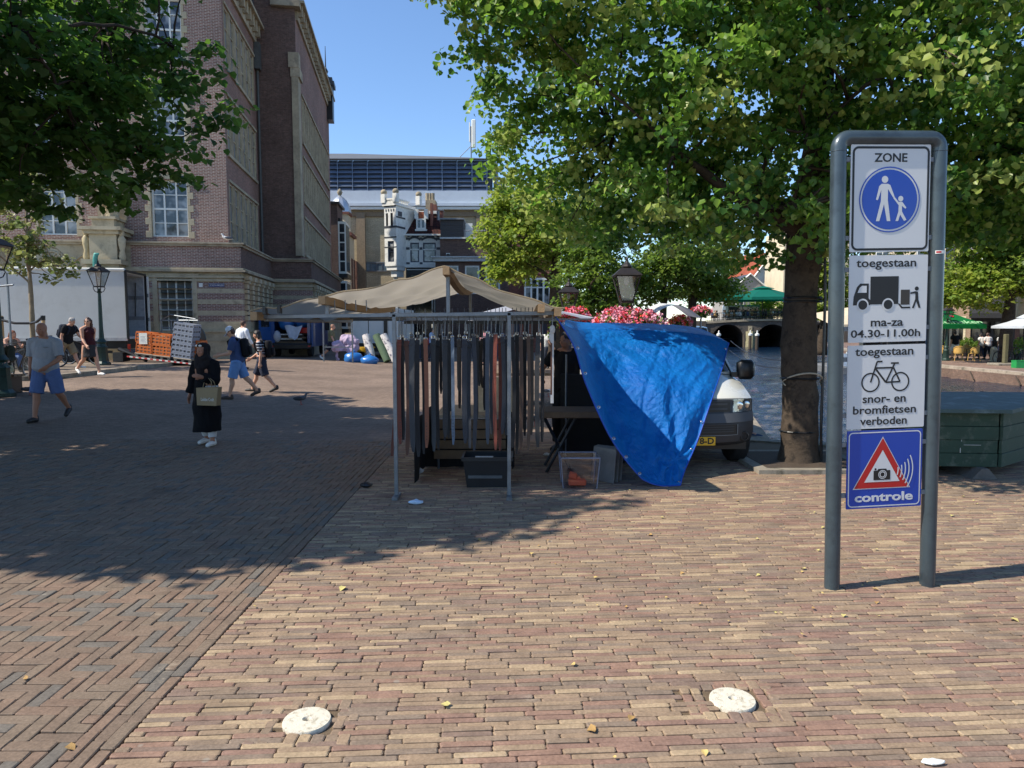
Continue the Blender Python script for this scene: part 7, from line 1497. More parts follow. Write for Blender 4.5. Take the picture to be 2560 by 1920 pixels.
# right bank people
def rp(label, px, Y, rz, H, c1, c2, hair=HDK, **k): 
    x = at(px, 800, Y).x; return person(label, (x, Y, RZ), rad(rz), H, 2, k.pop('legs', ((6, 3, 5), (-6, 3, 8))), k.pop('arms', ((0, 6, 14, 0), (0, 6, 14, 0))), (0, -4), cloth('r%d' % px, c1), cloth('rb%d' % px, c2), SHB, hair, SKIN, k.pop('fat', 1.0), k.pop('sleeve', .6), k.pop('leglen', 1.9), k.pop('hairlen', 0), .022, None, k.pop('sex', 'm'))
rp('man in black t-shirt and white shorts standing under the beer parasol', 2391, 48, 170, 1.82, (30, 30, 34), (206, 204, 198), fat=1.15, leglen=.95)
rp('woman in white top and striped trousers walking on the far quay', 2457, 47, 190, 1.7, (220, 216, 210), (70, 76, 96), HDK, sex='f', hairlen=.03)
rp('woman with brown hair in white top and black trousers on the far quay', 2473, 46.6, 180, 1.74, (214, 204, 198), (30, 32, 40), HBR, sex='f', hairlen=.12)
rp('grey haired man in white t-shirt beside the bicycles on the far quay', 2508, 45, 120, 1.76, (214, 212, 208), (48, 56, 84), HGR)
# man in a boat below the quay, only his head shows
bt_ = at(1906, 1103, 11.75)
bo = thing('rowing_boat', 'small open boat moored below the quay behind the white van', 'boat', (bt_.x+.1, 11.95, WZ), rad(10))
part(bo, 'hull', M('boat_grey', rgb(96, 100, 104), .5), lambda mb: mb.grid(lambda u, v: ((u-.5)*3.4, (v-.5)*1.1*math.sin(PI*min(1, max(.02, u*.9+.1)))**.6, .42*abs(2*v-1)**2.2-.08), 16, 12), 180)
part(bo, 'thwart', SOILD, lambda mb: mb.box(-.3, .0, -.42, .42, .2, .24))
hm, J = sit('grey haired man seated low in a boat with only his head above the quay edge', bt_.x, 11.95, WZ+.02, rad(-62), 1.75, .40, lean=24, legs=((84, 6, 60), (84, 6, 60)), arms=((40, 6, 30, 4), (40, 6, 30, 4)), head=(-6, -24), top=cloth('boat_blue', (70, 84, 110)), bottom=cloth('boat_grey', (90, 90, 92)), shoe=SHB, hair=HGR, leglen=1.8, vox=.014)
# statue on the town hall
person('x', (-4.9, -.75, 6.36), 0, 2.05, 0, ((10, 4, 22), (-4, 4, 0)), ((-10, 12, 20, 0), (20, 10, 120, 30)), (20, -4), None, None, None, SAND, fat=1.1, vox=.03, stone=(th, SAND), name='statue')
mb = MB(); loft(mb, [Vector((-4.9, -.72, 6.9)), Vector((-4.9, -.72, 7.2)), Vector((-4.9, -.74, 7.5))], [.22, .27, .24], [.2, .22, .2]); mb.box(-5.0, -4.5, -.55, -.3, 6.37, 7.4); remesh(mb, 'drapery', SAND, th, .03, 2, .05, 6)
# pigeons, gull and dog
def bird(name, label, loc, rz, s, c, cn, cw, peck=0, cat='pigeon', group=None):
    r_ = thing(name, label, cat, loc, rz, group); mb = MB(); h = 0 if not peck else -.1
    loft(mb, [Vector((0, y*s, z*s)) for y, z in ((.17, .13), (.1, .13), (.02, .14), (-.06, .16), (-.1, .19+h*.4), (-.12, .24+h), (-.145, .265+h*1.4), (-.17, .262+h*1.5))], [q*s for q in (.012, .04, .062, .06, .042, .026, .026, .01)], [q*s for q in (.01, .03, .05, .055, .042, .026, .026, .01)], 10)
    remesh(mb, 'body', c, r_, .012*s+.002, 2)
    part(r_, 'beak', BLACKP, lambda mb: mb.tube([(0, -.165*s, (.262+h*1.5)*s), (0, -.2*s, (.25+h*1.7)*s)], [.008*s, .002], 6))
    for q in (-1, 1): part(r_, 'wing', cw, lambda mb: mb.ball((q*.05*s, .05*s, .155*s), (.016*s, .12*s, .04*s), 10, 6), 60); part(r_, 'leg', M('bird_leg', rgb(150, 80, 70), .7), lambda mb: (mb.cyl((q*.025*s, 0, .1*s), (q*.025*s, -.01*s, .0), .006*s, n=5), mb.box((q*.025-.02)*s, (q*.025+.02)*s, -.05*s, .01*s, 0, .006*s)))
    return r_
PGR = M('pigeon_grey', rgb(84, 86, 94), .7, 0, .25, 20, .2); PGD = M('pigeon_dark', rgb(48, 50, 58), .7, 0, .2, 20, .2); PGW = M('pigeon_white', rgb(206, 204, 200), .7)
for px, py, rz, lab, a, b_, pk in ((752, 1012, 95, 'grey pigeon standing alone on the shaded square', PGR, PGD, 0), (74, 988, 150, 'dark pigeon by the feet of the bald man', PGD, PGD, 0), (1370, 992, 80, 'white pigeon on the sunny paving seen beside the stall belts', PGW, PGR, 1), (1334, 1024, -80, 'dark pigeon pecking in front of the folding table', PGD, PGD, 1), (1337, 1066, 70, 'grey pigeon pecking nearest the folding table legs', PGR, PGD, 1)):
    bird('pigeon', lab, gpt(px, py), rad(rz), 1.0, a, None, b_, pk, 'pigeon', 'pigeons on the square')
gl = th.matrix_basis @ Vector((.05, -.5, 5.38)); bird('gull', 'white gull standing on the town hall ledge above the corner', gl, rad(-70), 1.5, PGW, None, PGR, 0, 'gull')
p = gpt(1372, 930); dg = thing('dog', 'small white dog standing on the sunny square seen beside the stall', 'dog', p, rad(115)); mb = MB()
loft(mb, [Vector((0, y, z)) for y, z in ((.26, .36), (.2, .37), (0, .36), (-.16, .37), (-.24, .42), (-.3, .5))], [.05, .085, .085, .1, .07, .055], [.05, .085, .085, .11, .075, .06])
mb.ball((0, -.33, .55), (.065, .08, .065)); mb.ball((0, -.42, .53), (.035, .06, .032)); chain(mb, [(0, .26, .38), (0, .36, .46), (0, .38, .56)], [.025, .025, .018])
for s in (-1, 1):
    chain(mb, [(s*.06, -.16, .3), (s*.06, -.15, .15), (s*.06, -.17, .03)], [.045, .026, .024]); chain(mb, [(s*.06, .18, .32), (s*.065, .12, .2), (s*.065, .22, .13), (s*.065, .19, .03)], [.065, .04, .024, .024]); mb.ball((s*.07, -.31, .54), (.018, .035, .055))
remesh(mb, 'body', M('dog_white', rgb(206, 198, 184), .9, 0, .1, 10, .4, 60), dg, .016, 2, .01, 20); part(dg, 'collar', SGR, lambda mb: mb.ring((0, -.25, .45), .075, .012, 14, 5, axis='z')); part(dg, 'nose', BLACKP, lambda mb: mb.ball((0, -.475, .54), (.015, .015, .012)))
# ---------------- street lamps ----------------
LGR = M('lamp_green', rgb(34, 58, 50), .45, .1, .25, 8, .15, 60, .5, dirt=rgb(24, 32, 30)); LBK = M('lamp_iron', rgb(48, 42, 38), .5, .3, .25, 8, .1); LGL = clearglass('lamp_glass', (.86, .88, .86, 1), .8)
LPN = M('lamp_opal', rgb(196, 196, 190), .5)
def lamp(label, loc, H=3.75, base=True, group='old street lamps', rz=0, lw=1.0):
    r_ = thing('street_lamp', label, 'street lamp', loc, rz, group); s = H/3.75
    if base:
        part(r_, 'base', LGR, lambda mb: (mb.lathe([(.27, 0), (.27, .08), (.23, .12), (.2, .16), (.17, .62), (.19, .66), (.16, .7)], 8, ph=PI/8), mb.lathe([(.15, .7), (.13, .78), (.17, .84), (.1, .95)], 12)), 30)
    else: part(r_, 'base', LGR, lambda mb: mb.lathe([(.12, 0), (.12, .4), (.08, .5)], 10), 40)
    part(r_, 'pole', LGR, lambda mb: mb.lathe([(.095, .9), (.085, 1.0), (.07, 1.3), (.06, 2.2*s), (.05, 2.62*s), (.075, 2.64*s), (.08, 2.68*s), (.045, 2.72*s), (.05, 2.8*s)] if base else [(.075, .4), (.06, 1.5), (.05, H-1.05), (.07, H-1.02), (.04, H-.98)], 12), 40)
    z0 = H-.86; w0, w1 = .12*lw, .25*lw
    part(r_, 'bracket', LBK, lambda mb: [mb.tube([(math.cos(a)*.03, math.sin(a)*.03, z0-.22), (math.cos(a)*.14*lw, math.sin(a)*.14*lw, z0-.17), (math.cos(a)*.19*lw, math.sin(a)*.19*lw, z0-.06), (math.cos(a)*w0*1.3, math.sin(a)*w0*1.3, z0)], .014, 6) for a in (PI/4, 3*PI/4, 5*PI/4, 7*PI/4)] and None, 60)
    def lan(mb):
        for sx, sy in ((1, 1), (1, -1), (-1, 1), (-1, -1)): mb.cyl((sx*w0, sy*w0, z0), (sx*w1, sy*w1, z0+.52), .016, n=6)
        for w_, z in ((w0, z0), (w1, z0+.52)):
            for a, b_, c, d in ((-w_, w_, -w_-.012, -w_+.012), (-w_, w_, w_-.012, w_+.012)): mb.box(a, b_, c, d, z-.015, z+.015); mb.box(c, d, a, b_, z-.0145, z+.0145)
        mb.box(-w0, w0, -w0, w0, z0-.03, z0-.016)
    o = part(r_, 'lantern', LBK, lan)
    part(o, 'glass', LGL, lambda mb: mb.add([(-w0, -w0, z0), (w0, -w0, z0), (w0, w0, z0), (-w0, w0, z0), (-w1, -w1, z0+.52), (w1, -w1, z0+.52), (w1, w1, z0+.52), (-w1, w1, z0+.52)], [(0, 1, 5, 4), (1, 2, 6, 5), (2, 3, 7, 6), (3, 0, 4, 7)]))
    part(o, 'bulb', LPN, lambda mb: mb.lathe([(.02, z0+.34), (.05, z0+.4), (.045, z0+.47), (.03, z0+.52)], 10), 50)
    part(o, 'roof', LBK, lambda mb: (mb.lathe([(w1*1.62, z0+.53), (w1*1.5, z0+.56), (w1*.75, z0+.68), (w1*.55, z0+.69)], 4, ph=PI/4), mb.lathe([(.1*lw, z0+.69), (.12*lw, z0+.72), (.09*lw, z0+.76), (.05*lw, z0+.8), (.025, z0+.84), (.03, z0+.88), (.0, z0+.95)], 8)))
    return r_
p = gpt(257, 914, .1); lamp('old green lamp post with glass lantern before the rear of the white truck', p, 3.66)
p = at(6, 980, 16.2); lamp('old lamp post cut off by the left edge of the square', (p.x, 16.2, gz(p.x, 16.2)), 3.75)
lamp('lamp on a slim post rising from the bigger flower mass behind the van', (at(1565, 800, 15).x, 15, 0), 3.2, False, lw=1.0); lamp('lamp on a slim post behind the right end of the stall roof', (at(1421, 800, 20.5).x, 20.5, 0), 3.1, False, lw=1.05)
lamp('green lamp post on the far quay beside the beer parasol', (at(2369, 800, 45).x, 45, RZ), 3.5)
# ---------------- flower baskets ----------------
FLM = [M('petal_pink', rgb(234, 140, 160), .7, 0, .15, 20, 0), M('petal_rose', rgb(224, 88, 108), .7, 0, .15, 20, 0), M('petal_red', rgb(224, 64, 52), .7, 0, .15, 20, 0), M('petal_pale', rgb(236, 176, 196), .7, 0, .15, 20, 0)]
def flowers(label, loc, rx, ry, rz_, n, w, size=.07, group='flower baskets on the lamp posts', seed=1):
    np.random.seed(seed); r_ = thing('flower_basket', label, 'flowers', loc, 0, group)
    C_ = dirs(n); C_[:, 2] = np.abs(C_[:, 2])*1.0-.35*(rnd(n) < .35); C_ = C_*np.array([rx, ry, rz_])*(.82+.2*rnd(n))[:, None]
    k = 9; P = np.repeat(C_, k, 0)+dirs(n*k)*size*.75; mi = np.repeat(np.random.choice(4, n, p=w), k)
    link('blossoms', leaf_mesh('blossoms', P, size*.62, FLM, mi, 0, .35, 4), r_)
    m_ = int(n*2.2); Q = dirs(m_); Q[:, 2] = Q[:, 2]*.9; Q = Q*np.array([rx, ry, rz_])*(.55+.42*rnd(m_))[:, None]
    link('leaves', leaf_mesh('basket_leaves', np.repeat(Q, 4, 0)+dirs(m_*4)*.05, .08, DRK, np.random.choice(3, m_*4), .3, .5, 2), r_)
    part(r_, 'tub', BLACKP, lambda mb: mb.lathe([(min(rx, ry)*.4, -rz_*.75), (min(rx, ry)*.75, -rz_*.1), (min(rx, ry)*.7, rz_*.1)], 14), 50); return r_
flowers('big basket of pink and red geraniums on the lamp post behind the tarpaulin', at(1572, 818, 15), .78, .6, .42, 330, (.4, .25, .15, .2), .075, seed=2)
flowers('basket of red and pink geraniums behind the right corner of the stall', at(1440, 808, 18.5), .42, .5, .42, 230, (.3, .25, .35, .1), .075, seed=3)
flowers('round basket of coral flowers hanging lower right of the slim tree', at(1700, 806, 31), .5, .5, .32, 120, (.15, .25, .5, .1), .08, seed=4)
flowers('round basket of pink flowers hanging higher beside the leaning tree', at(1752, 780, 34), .5, .5, .3, 120, (.4, .35, .15, .1), .08, seed=5)
for px, Y in ((1700, 31), (1752, 34)): 
    x = at(px, 800, Y).x; pz = thing('flower_post', 'slim dark post under the round '+('coral' if px == 1700 else 'pink')+' flower basket', 'post', (x, Y, 0)); part(pz, 'pole', LBK, lambda mb: mb.cyl((0, 0, 0), (0, 0, 1.75 if px == 1700 else 2.15), .045, n=8))
# ---------------- white truck with tail lift ----------------
TRW = M('truck_white', rgb(206, 206, 202), .5, 0, .06, .6, .04, 10, .4, dirt=rgb(196, 195, 190))
tk = thing('box_truck', 'large white box truck with open rear door parked before the town hall', 'truck', (at(316, 812, 27.6).x, 27.6, gz(-15, 27.6)), rad(11)); tz = 1.85
part(tk, 'box', TRW, lambda mb: (mb.box(-11, 0, 0, .05, 1.0, 3.62), mb.box(-11, 0, 2.4, 2.45, 1.0, 3.62), mb.box(-11, -.0, .05, 2.4, 3.55, 3.62), mb.box(-11, 0, .05, 2.4, 1.0, 1.08), mb.box(-11, -10.95, .05, 2.4, 1.08, 3.55)))
part(tk, 'top_rail', WFR, lambda mb: mb.bbox(-11.05, .03, -.04, .1, 3.6, 3.72, .03)); part(tk, 'bottom_rail', M('rail_grey', rgb(180, 180, 178), .5), lambda mb: mb.box(-11, .02, -.02, .04, .93, 1.06))
part(tk, 'door_frame', BLACKP, lambda mb: (mb.box(.002, .08, -.02, .05, 1.0, 3.66), mb.box(.002, .08, 2.4, 2.47, 1.0, 3.66), mb.box(.002, .08, .05, 2.4, 3.58, 3.66)))
part(tk, 'open_door', [WFR, LEAD], lambda mb: (mb.box(.09, .16, 2.42, 2.47, 1.0, 3.55), mb.box(.1, .15, 2.4, 2.42, 1.7, 1.85, 1), mb.box(.1, .15, 2.4, 2.42, 2.7, 2.85, 1)))
part(tk, 'inner_wall', [M('truck_inside', rgb(150, 156, 160), .6), LEAD, BLACKP], lambda mb: (mb.box(-10.9, -.02, 2.36, 2.39, 1.1, 3.5), mb.box(-10.9, -.02, 2.34, 2.36, 1.75, 1.9, 1), mb.box(-10.9, -.02, 2.34, 2.36, 2.6, 2.75, 1), mb.cyl((-.3, 2.3, 3.3), (-.35, 2.28, 1.9), .025, n=6, m=2)))
part(tk, 'chassis', BLACKP, lambda mb: (mb.box(-11, -.1, .35, 2.05, .62, .95), mb.box(-5, -3.6, .1, .5, .4, .9), mb.box(-2.2, -.6, .1, .2, .45, .55)))
part(tk, 'tail_bar', [M('bumper_red', rgb(200, 70, 40), .4), LEAD], lambda mb: (mb.box(-.12, .02, .1, 2.35, .42, .58, 1), mb.box(-.02, .03, .08, .3, .6, .8), mb.box(.02, .035, .1, .3, .42, .56)))
for x in (-2.0, -8.8):
    for y in (.2, 2.2): 
        o = part(tk, 'wheel', TYR, lambda mb: mb.lathe([(.28, -.14), (.44, -.15), (.48, -.1), (.48, .1), (.44, .15), (.28, .14)], 24, T=TR((x, y, .48), rx=PI/2)), 50); part(o, 'rim', LEAD, lambda mb: mb.lathe([(0, -.02), (.2, .04), (.28, .1)], 20, T=TR((x, y-.02, .48), rx=PI/2), cap=False), 50)
tl = thing('tail_lift', 'lowered tail lift platform with striped edge holding bread crates behind the truck', 'tail lift', (at(318, 905, 27).x, 27.0, gz(-14.6, 27)), rad(-4))
part(tl, 'platform', M('lift_steel', rgb(84, 86, 88), .6, .4), lambda mb: mb.add([(0, 0, .32), (2.75, 0, .02), (2.75, 2.0, .02), (0, 2.0, .32), (0, 0, .38), (2.75, 0, .06), (2.75, 2.0, .06), (0, 2.0, .38)], [(3, 2, 1, 0), (4, 5, 6, 7), (0, 1, 5, 4), (1, 2, 6, 5), (2, 3, 7, 6), (3, 0, 4, 7)]))
part(tl, 'striped_edge', [M('stripe_red', rgb(190, 60, 60), .5), WFR], lambda mb: [mb.add([(k*.115, -.012, .33-k*.0126), (k*.115+.115, -.012, .33-(k+1)*.0126), (k*.115+.115, -.012, .38-(k+1)*.0126), (k*.115, -.012, .38-k*.0126)], [(0, 1, 2, 3)], k % 2) for k in range(24)] and None)
for y in (.3, 1.7): part(tl, 'arm', BLACKP, lambda mb: (mb.cyl((-.5, y, .62), (.6, y, .2), .08, n=8), mb.box(-.6, -.2, y-.25, y+.2, .15, .5)))
def crate(label, loc, rz, w, d, h, mat, rows=3, ry=0, group='bread crates on the tail lift', fill=None):
    r_ = thing('bread_crate', label, 'crate', loc, 0, group); r_.rotation_euler = (0, ry, rz)
    def bars(mb, face):
        W_ = w if face in 'fb' else d
        T = {'f': TR((0, -d/2, 0)), 'b': TR((0, d/2, 0)), 'l': TR((-w/2, 0, 0), rz=PI/2), 'r': TR((w/2, 0, 0), rz=PI/2)}[face]
        for k in range(rows+1): z = .02+(h-.04)*k/rows; mb.box(-W_/2, W_/2, -.012, .012, z-.028, z+.028, 0, T)
        n = max(3, int(W_/.14))
        for k in range(n+1): x = -W_/2+W_*k/n; mb.box(x-.022, x+.022, -.0105, .0105, .04, h-.04, 0, T)
    for f_ in 'fblr': part(r_, 'side', mat, lambda mb: bars(mb, f_))
    part(r_, 'floor', mat, lambda mb: mb.box(-w/2, w/2, -d/2, d/2, 0, .015))
    part(r_, 'bread', fill or M('bread_bags', rgb(196, 172, 140), .6, 0, .3, 8, .4), lambda mb: [mb.bbox(-w/2+.03+q*(w-.06)/3, -w/2+.02+(q+1)*(w-.06)/3, -d/2+.015, d/2-.015, .02, h*(.72+.22*((q*7) % 3)/2), .03) for q in range(3)] and None)
    return r_
OR_ = M('crate_orange', rgb(204, 108, 46), .5, 0, .1, 4, .05); GYC = M('crate_grey', rgb(136, 142, 154), .55, 0, .1, 4, .05)
TL = lambda x, y, z: tl.matrix_basis @ Vector((x, y, .38-.116*x+z))
for c, x, w_, names in ((0, .52, .58, ('bottom', 'top')), (1, 1.22, .72, ('bottom', 'top'))):
    for k in range(2): crate('orange bread crate, '+names[k]+' of the '+('left stack bearing the paper' if c == 0 else 'right orange stack'), TL(x, .5, .14+k*.41), rad(-4), w_, .55, .40, OR_, 3, .11)
for c, x in ((0, .52), (1, 1.22), (2, 2.05)): 
    d_ = thing('crate_dolly', ['scalloped grey dolly under the left orange stack', 'scalloped grey dolly under the right orange stack', 'scalloped grey dolly under the leaning grey stack'][c], 'dolly', TL(x, .5, 0), rad(-4), 'dollies under the crate stacks'); d_.rotation_euler = (0, .11, rad(-4)); part(d_, 'frame', M('dolly_beige', rgb(150, 136, 118), .7), lambda mb: (mb.bbox(-.36, .36, -.3, .3, .08, .14, .02), [mb.lathe([(.06, -.02), (.06, .02)], 10, T=TR((q, -.25, .055), rx=PI/2)) for q in (-.28, 0, .28)]))
for k in range(7): crate('grey bread tray '+['at the bottom', 'second from the bottom', 'third from the bottom', 'in the middle', 'third from the top', 'second from the top', 'on top'][k]+' of the leaning grey stack', TL(1.98, .5, .14)+Vector((k*.028, 0, k*.19)), rad(-4), .76, .55, .17, GYC, 1, .15, fill=M('bread_bags2', rgb(150, 144, 140), .6, 0, .4, 8, .4))
crate('narrow orange crate behind the leaning grey stack', TL(2.35, .75, .1), rad(-4), .45, .5, .75, OR_, 5, .11)
pp = thing('paper_sheet', 'white paper sheet clipped on the left orange crates', 'paper', TL(.55, .205, .6), rad(-4)); part(pp, 'sheet', WFR, lambda mb: mb.box(-.16, .16, -.012, -.008, -.1, .32)); part(pp, 'print', M('print_grey', rgb(110, 120, 150), .8), lambda mb: [mb.box(-.1, .1-.03*(k % 2), -.0135, -.0125, .18-k*.05, .19-k*.05) for k in range(5)] and None)
rc = thing('roll_cage', 'empty grey steel roll cage behind the crates on the tail lift', 'roll cage', TL(1.3, 1.5, 0), rad(-10)); part(rc, 'frame', GALV, lambda mb: ([mb.cyl((x, y, .1), (x, y, 1.5), .025, n=6) for x in (-.6, .6) for y in (-.3, .3)], [mb.cyl((-.6, y, z), (.6, y, z), .018, n=6) for y in (-.3, .3) for z in (.4, .8, 1.2, 1.5)], mb.tube([(-.6, -.3, 1.5), (-.2, -.3, 1.72), (.9, -.3, 1.55)], .02, 6))); part(rc, 'base', BLACKP, lambda mb: (mb.box(-.62, .62, -.32, .32, .06, .1), mb.lathe([(.6, -.03), (.6, .03)], 20, T=TR((.3, .34, .75), rx=PI/2))))
# tree rack / ladder frame at the left edge
lf = thing('scaffold_frame', 'grey tubular frame standing at the left edge before the truck', 'frame', (at(14, 900, 21).x, 21, gz(-14, 21)+.1)); part(lf, 'tubes', GALV, lambda mb: (mb.cyl((.2, 0, 0), (.2, 0, 2.6), .025, n=8), mb.cyl((-.1, .4, 0), (-.1, .4, 3.0), .025, n=8), mb.cyl((-.9, 0, 2.5), (.36, 0, 2.62), .03, n=8)))
# ---------------- bicycles ----------------
def bicycle(label, loc, rz, fc, group='parked bicycles', basket=False, lean=.06):
    r_ = thing('bicycle', label, 'bicycle', loc, 0, group); r_.rotation_euler = (lean, 0, rz); fm = M('bike_'+fc, {'black': rgb(28, 28, 30), 'navy': rgb(36, 40, 66), 'green': rgb(30, 60, 48), 'grey': rgb(110, 112, 116)}[fc], .4, .2, .1, 10, .05)
    for x in (-.52, .54):
        o = part(r_, 'wheel', TYR, lambda mb: mb.ring((x, 0, .35), .33, .02, 28, 6)); part(o, 'rim', GALV, lambda mb: (mb.ring((x, 0, .35), .305, .009, 28, 5), mb.cyl((x, -.04, .35), (x, .04, .35), .025, n=8)))
        part(o, 'spokes', GALV, lambda mb: [mb.cyl((x, .02*(1-2*(k % 2)), .35), (x+.3*math.cos(k*PI/9), 0, .35+.3*math.sin(k*PI/9)), .0022, n=3, cap=False) for k in range(18)] and None)
    part(r_, 'frame', fm, lambda mb: (mb.tube([(.40, 0, .88), (-.14, 0, .76)], .017, 7), mb.tube([(.42, 0, .82), (.02, 0, .3)], .019, 7), mb.tube([(-.18, 0, .92), (.02, 0, .3)], .017, 7), mb.tube([(.02, .03, .3), (-.52, .05, .35)], .012, 6), mb.tube([(-.15, .03, .74), (-.52, .05, .35)], .011, 6), mb.tube([(.39, 0, .98), (.43, 0, .75), (.54, 0, .35)], .016, 7), mb.ring((-.52, 0, .35), .375, .012, 16, 5, a0=.2, a1=2.6), mb.ring((.54, 0, .35), .375, .012, 14, 5, a0=.6, a1=2.4)))
    part(r_, 'saddle', BLACKP, lambda mb: mb.add([(-.34, -.09, .93), (-.34, .09, .93), (-.05, .02, .96), (-.05, -.02, .96), (-.34, -.1, .99), (-.34, .1, .99), (-.04, .025, .985), (-.04, -.025, .985)], [(0, 1, 2, 3), (7, 6, 5, 4), (0, 3, 7, 4), (1, 5, 6, 2), (2, 6, 7, 3), (0, 4, 5, 1)]), 60)
    part(r_, 'handlebar', BLACKP, lambda mb: mb.tube([(.12, -.27, 1.04), (.25, -.25, 1.07), (.38, -.12, 1.08), (.39, 0, 1.03), (.38, .12, 1.08), (.25, .25, 1.07), (.12, .27, 1.04)], .013, 7))
    part(r_, 'rack', BLACKP, lambda mb: (mb.box(-.8, -.25, -.06, .06, .745, .76), mb.tube([(-.75, .06, .75), (-.52, .06, .36)], .008, 5)))
    part(r_, 'pedal', BLACKP, lambda mb: (mb.tube([(.02, .05, .3), (.12, .06, .17)], .012, 6), mb.box(.06, .18, .06, .15, .155, .18), mb.lathe([(.09, .03), (.09, .045)], 18, T=TR((.02, .08, .3), rx=PI/2))))
    if basket: part(r_, 'panniers', cloth('pannier', (34, 38, 56)), lambda mb: (mb.bbox(-.78, -.34, .07, .2, .38, .76, .05), mb.bbox(-.78, -.34, -.2, -.07, .38, .76, .05)), 50)
    return r_
p = gpt(208, 912, .1); bicycle('black bicycle with navy panniers parked between lamp post and truck', p, rad(175), 'black', basket=True)
p = gpt(62, 952, .0); bicycle('black bicycle leaning near the seated man at the left edge', p+Vector((-.35, .3, 0)), rad(-25), 'black')
p = gpt(40, 925, .1); bicycle('old grey bicycle behind the leftmost lamp post', p+Vector((0, 1.2, 0)), rad(10), 'grey')
for px, Y, c, lab in ((2512, 42, 'black', 'black bicycle leaning on the tree post at the far quay'), (2545, 41.5, 'green', 'green bicycle at the right edge of the far quay')): bicycle(lab, (at(px, 800, Y).x, Y, RZ), rad(20), c)
# ---------------- far side of the market ----------------
BV = M('van_blue', rgb(28, 74, 132), .35, 0, .06, 1, 0, coat=.4)
bv = thing('blue_van', 'blue delivery van seen from behind with open doors full of market goods', 'van', (at(727, 812, 35.5).x, 35.5, gz(-11, 35.5)), rad(4))
part(bv, 'body', [BV, BLACKP], lambda mb: (mb.box(-.97, -.92, 0, 4.5, .5, 2.35), mb.box(.92, .97, 0, 4.5, .5, 2.35), mb.box(-.92, .92, .02, 4.5, 2.3, 2.36), mb.box(-.92, .92, 0, 4.5, .5, .72, 1), mb.box(-.97, -.8, -.01, 0, .7, 2.36), mb.box(.8, .97, -.01, 0, .7, 2.36), mb.box(-.8, .8, -.01, .02, 2.2, 2.36), mb.box(-.92, .92, 2.6, 2.7, .7, 2.3, 1), mb.prism([(-.95, 2.36), (.95, 2.36), (.8, 2.46), (-.8, 2.46)], .1, 4.4)))
part(bv, 'bumper', BLACKP, lambda mb: mb.bbox(-.98, .98, -.15, .05, .38, .66, .05)); 
for s in (-1, 1):
    part(bv, 'tail_light', SGR, lambda mb: mb.box(s*.9-.06, s*.9+.06, -.16, -.14, .5, .58)); o = part(bv, 'rear_door', BV, lambda mb: (mb.box(0, .78, -.04, 0, .62, 2.25, 0, TR((s*.97, 0, 0), rz=(rad(-72) if s > 0 else rad(180+60)))),)); 
    part(o, 'window', GLD, lambda mb: mb.box(.12, .66, -.05, .01, 1.5, 2.1, 0, TR((s*.97, 0, 0), rz=(rad(-72) if s > 0 else rad(240)))))
    for y in (.6, 3.6): part(bv, 'wheel', TYR, lambda mb: mb.lathe([(.2, -.11), (.32, -.11), (.34, 0), (.32, .11), (.2, .11)], 20, T=TR((s*.82, y, .34), ry=PI/2)), 50)
part(bv, 'mirror', BLACKP, lambda mb: mb.bbox(1.02, 1.25, 3.4, 3.5, 1.3, 1.75, .04))
PLB = M('bag_blue', rgb(40, 108, 176), .3, 0, .15, 6, .6, 12, .6)
def blob(label, name, cat, loc, r, mat, seed, group=None, sq=.9):
    o = thing(name, label, cat, loc, 0, group); mb = MB(); mb.ball((0, 0, r[2]*sq), r, 18, 12)
    mb.v = [tuple(Vector(v)*(1+.12*mn.noise(Vector(v)*(2.2/max(r))+Vector((seed, 0, 0)))+.05*mn.noise(Vector(v)*(7/max(r))))) for v in mb.v]; mb.v = [(x, y, max(0, z)) for x, y, z in mb.v]
    mb.obj('body', mat, o, 180); mb = MB(); mb.tube([(0, 0, r[2]*1.75), (.02, 0, r[2]*2.0), (.06, .02, r[2]*2.15)], [.05, .03, .06], 7); mb.obj('knot', mat, o, 60); return o
B0 = bv.matrix_basis
for k, (x, y, z, r, lab) in enumerate(((-.35, .6, 1.35, (.42, .4, .4), 'big blue bag at the upper left inside the blue van'), (.35, .9, 1.45, (.42, .4, .38), 'big blue bag at the upper right inside the blue van'))): blob(lab, 'plastic_bag', 'bag', B0 @ Vector((x, y, z)), r, PLB, k, 'blue bags in the van')
cb = thing('folded_stall_parts', 'stack of dark boards and poles lying on the blue van floor', 'stack', B0 @ Vector((0, 0, .72))); 
for k in range(6): part(cb, 'board', [SOILD, BLACKP, WFR][k % 3], lambda mb: mb.box(-.7+.05*(k % 2), .7-.1*(k % 3), .05+.02*k, 1.6, k*.075, k*.075+.05))
rbx = thing('red_box', 'red box with white cloths at the right in the blue van', 'box', B0 @ Vector((.5, .2, 1.18))); part(rbx, 'box', SGR, lambda mb: mb.bbox(-.28, .28, 0, .6, 0, .28, .02)); 
wc = thing('white_cloth', 'white cloth hanging over the goods in the blue van', 'cloth', B0 @ Vector((.15, .1, 1.1))); part(wc, 'sheet', cloth('white_sheet', (190, 196, 206)), lambda mb: mb.grid(lambda u, v: ((u-.5)*.9*(1-.55*v), -.12-.03*math.sin(9*u)-.1*v, .45-.65*v+.05*math.sin(7*u)), 14, 8), 180)
gb_ = thing('grey_bag', 'light grey bag at the lower left in the blue van', 'bag', B0 @ Vector((-.72, .12, .74))); part(gb_, 'body', cloth('bag_grey', (178, 180, 186)), lambda mb: mb.ball((0, 0, .28), (.2, .2, .3), 12, 8), 180)
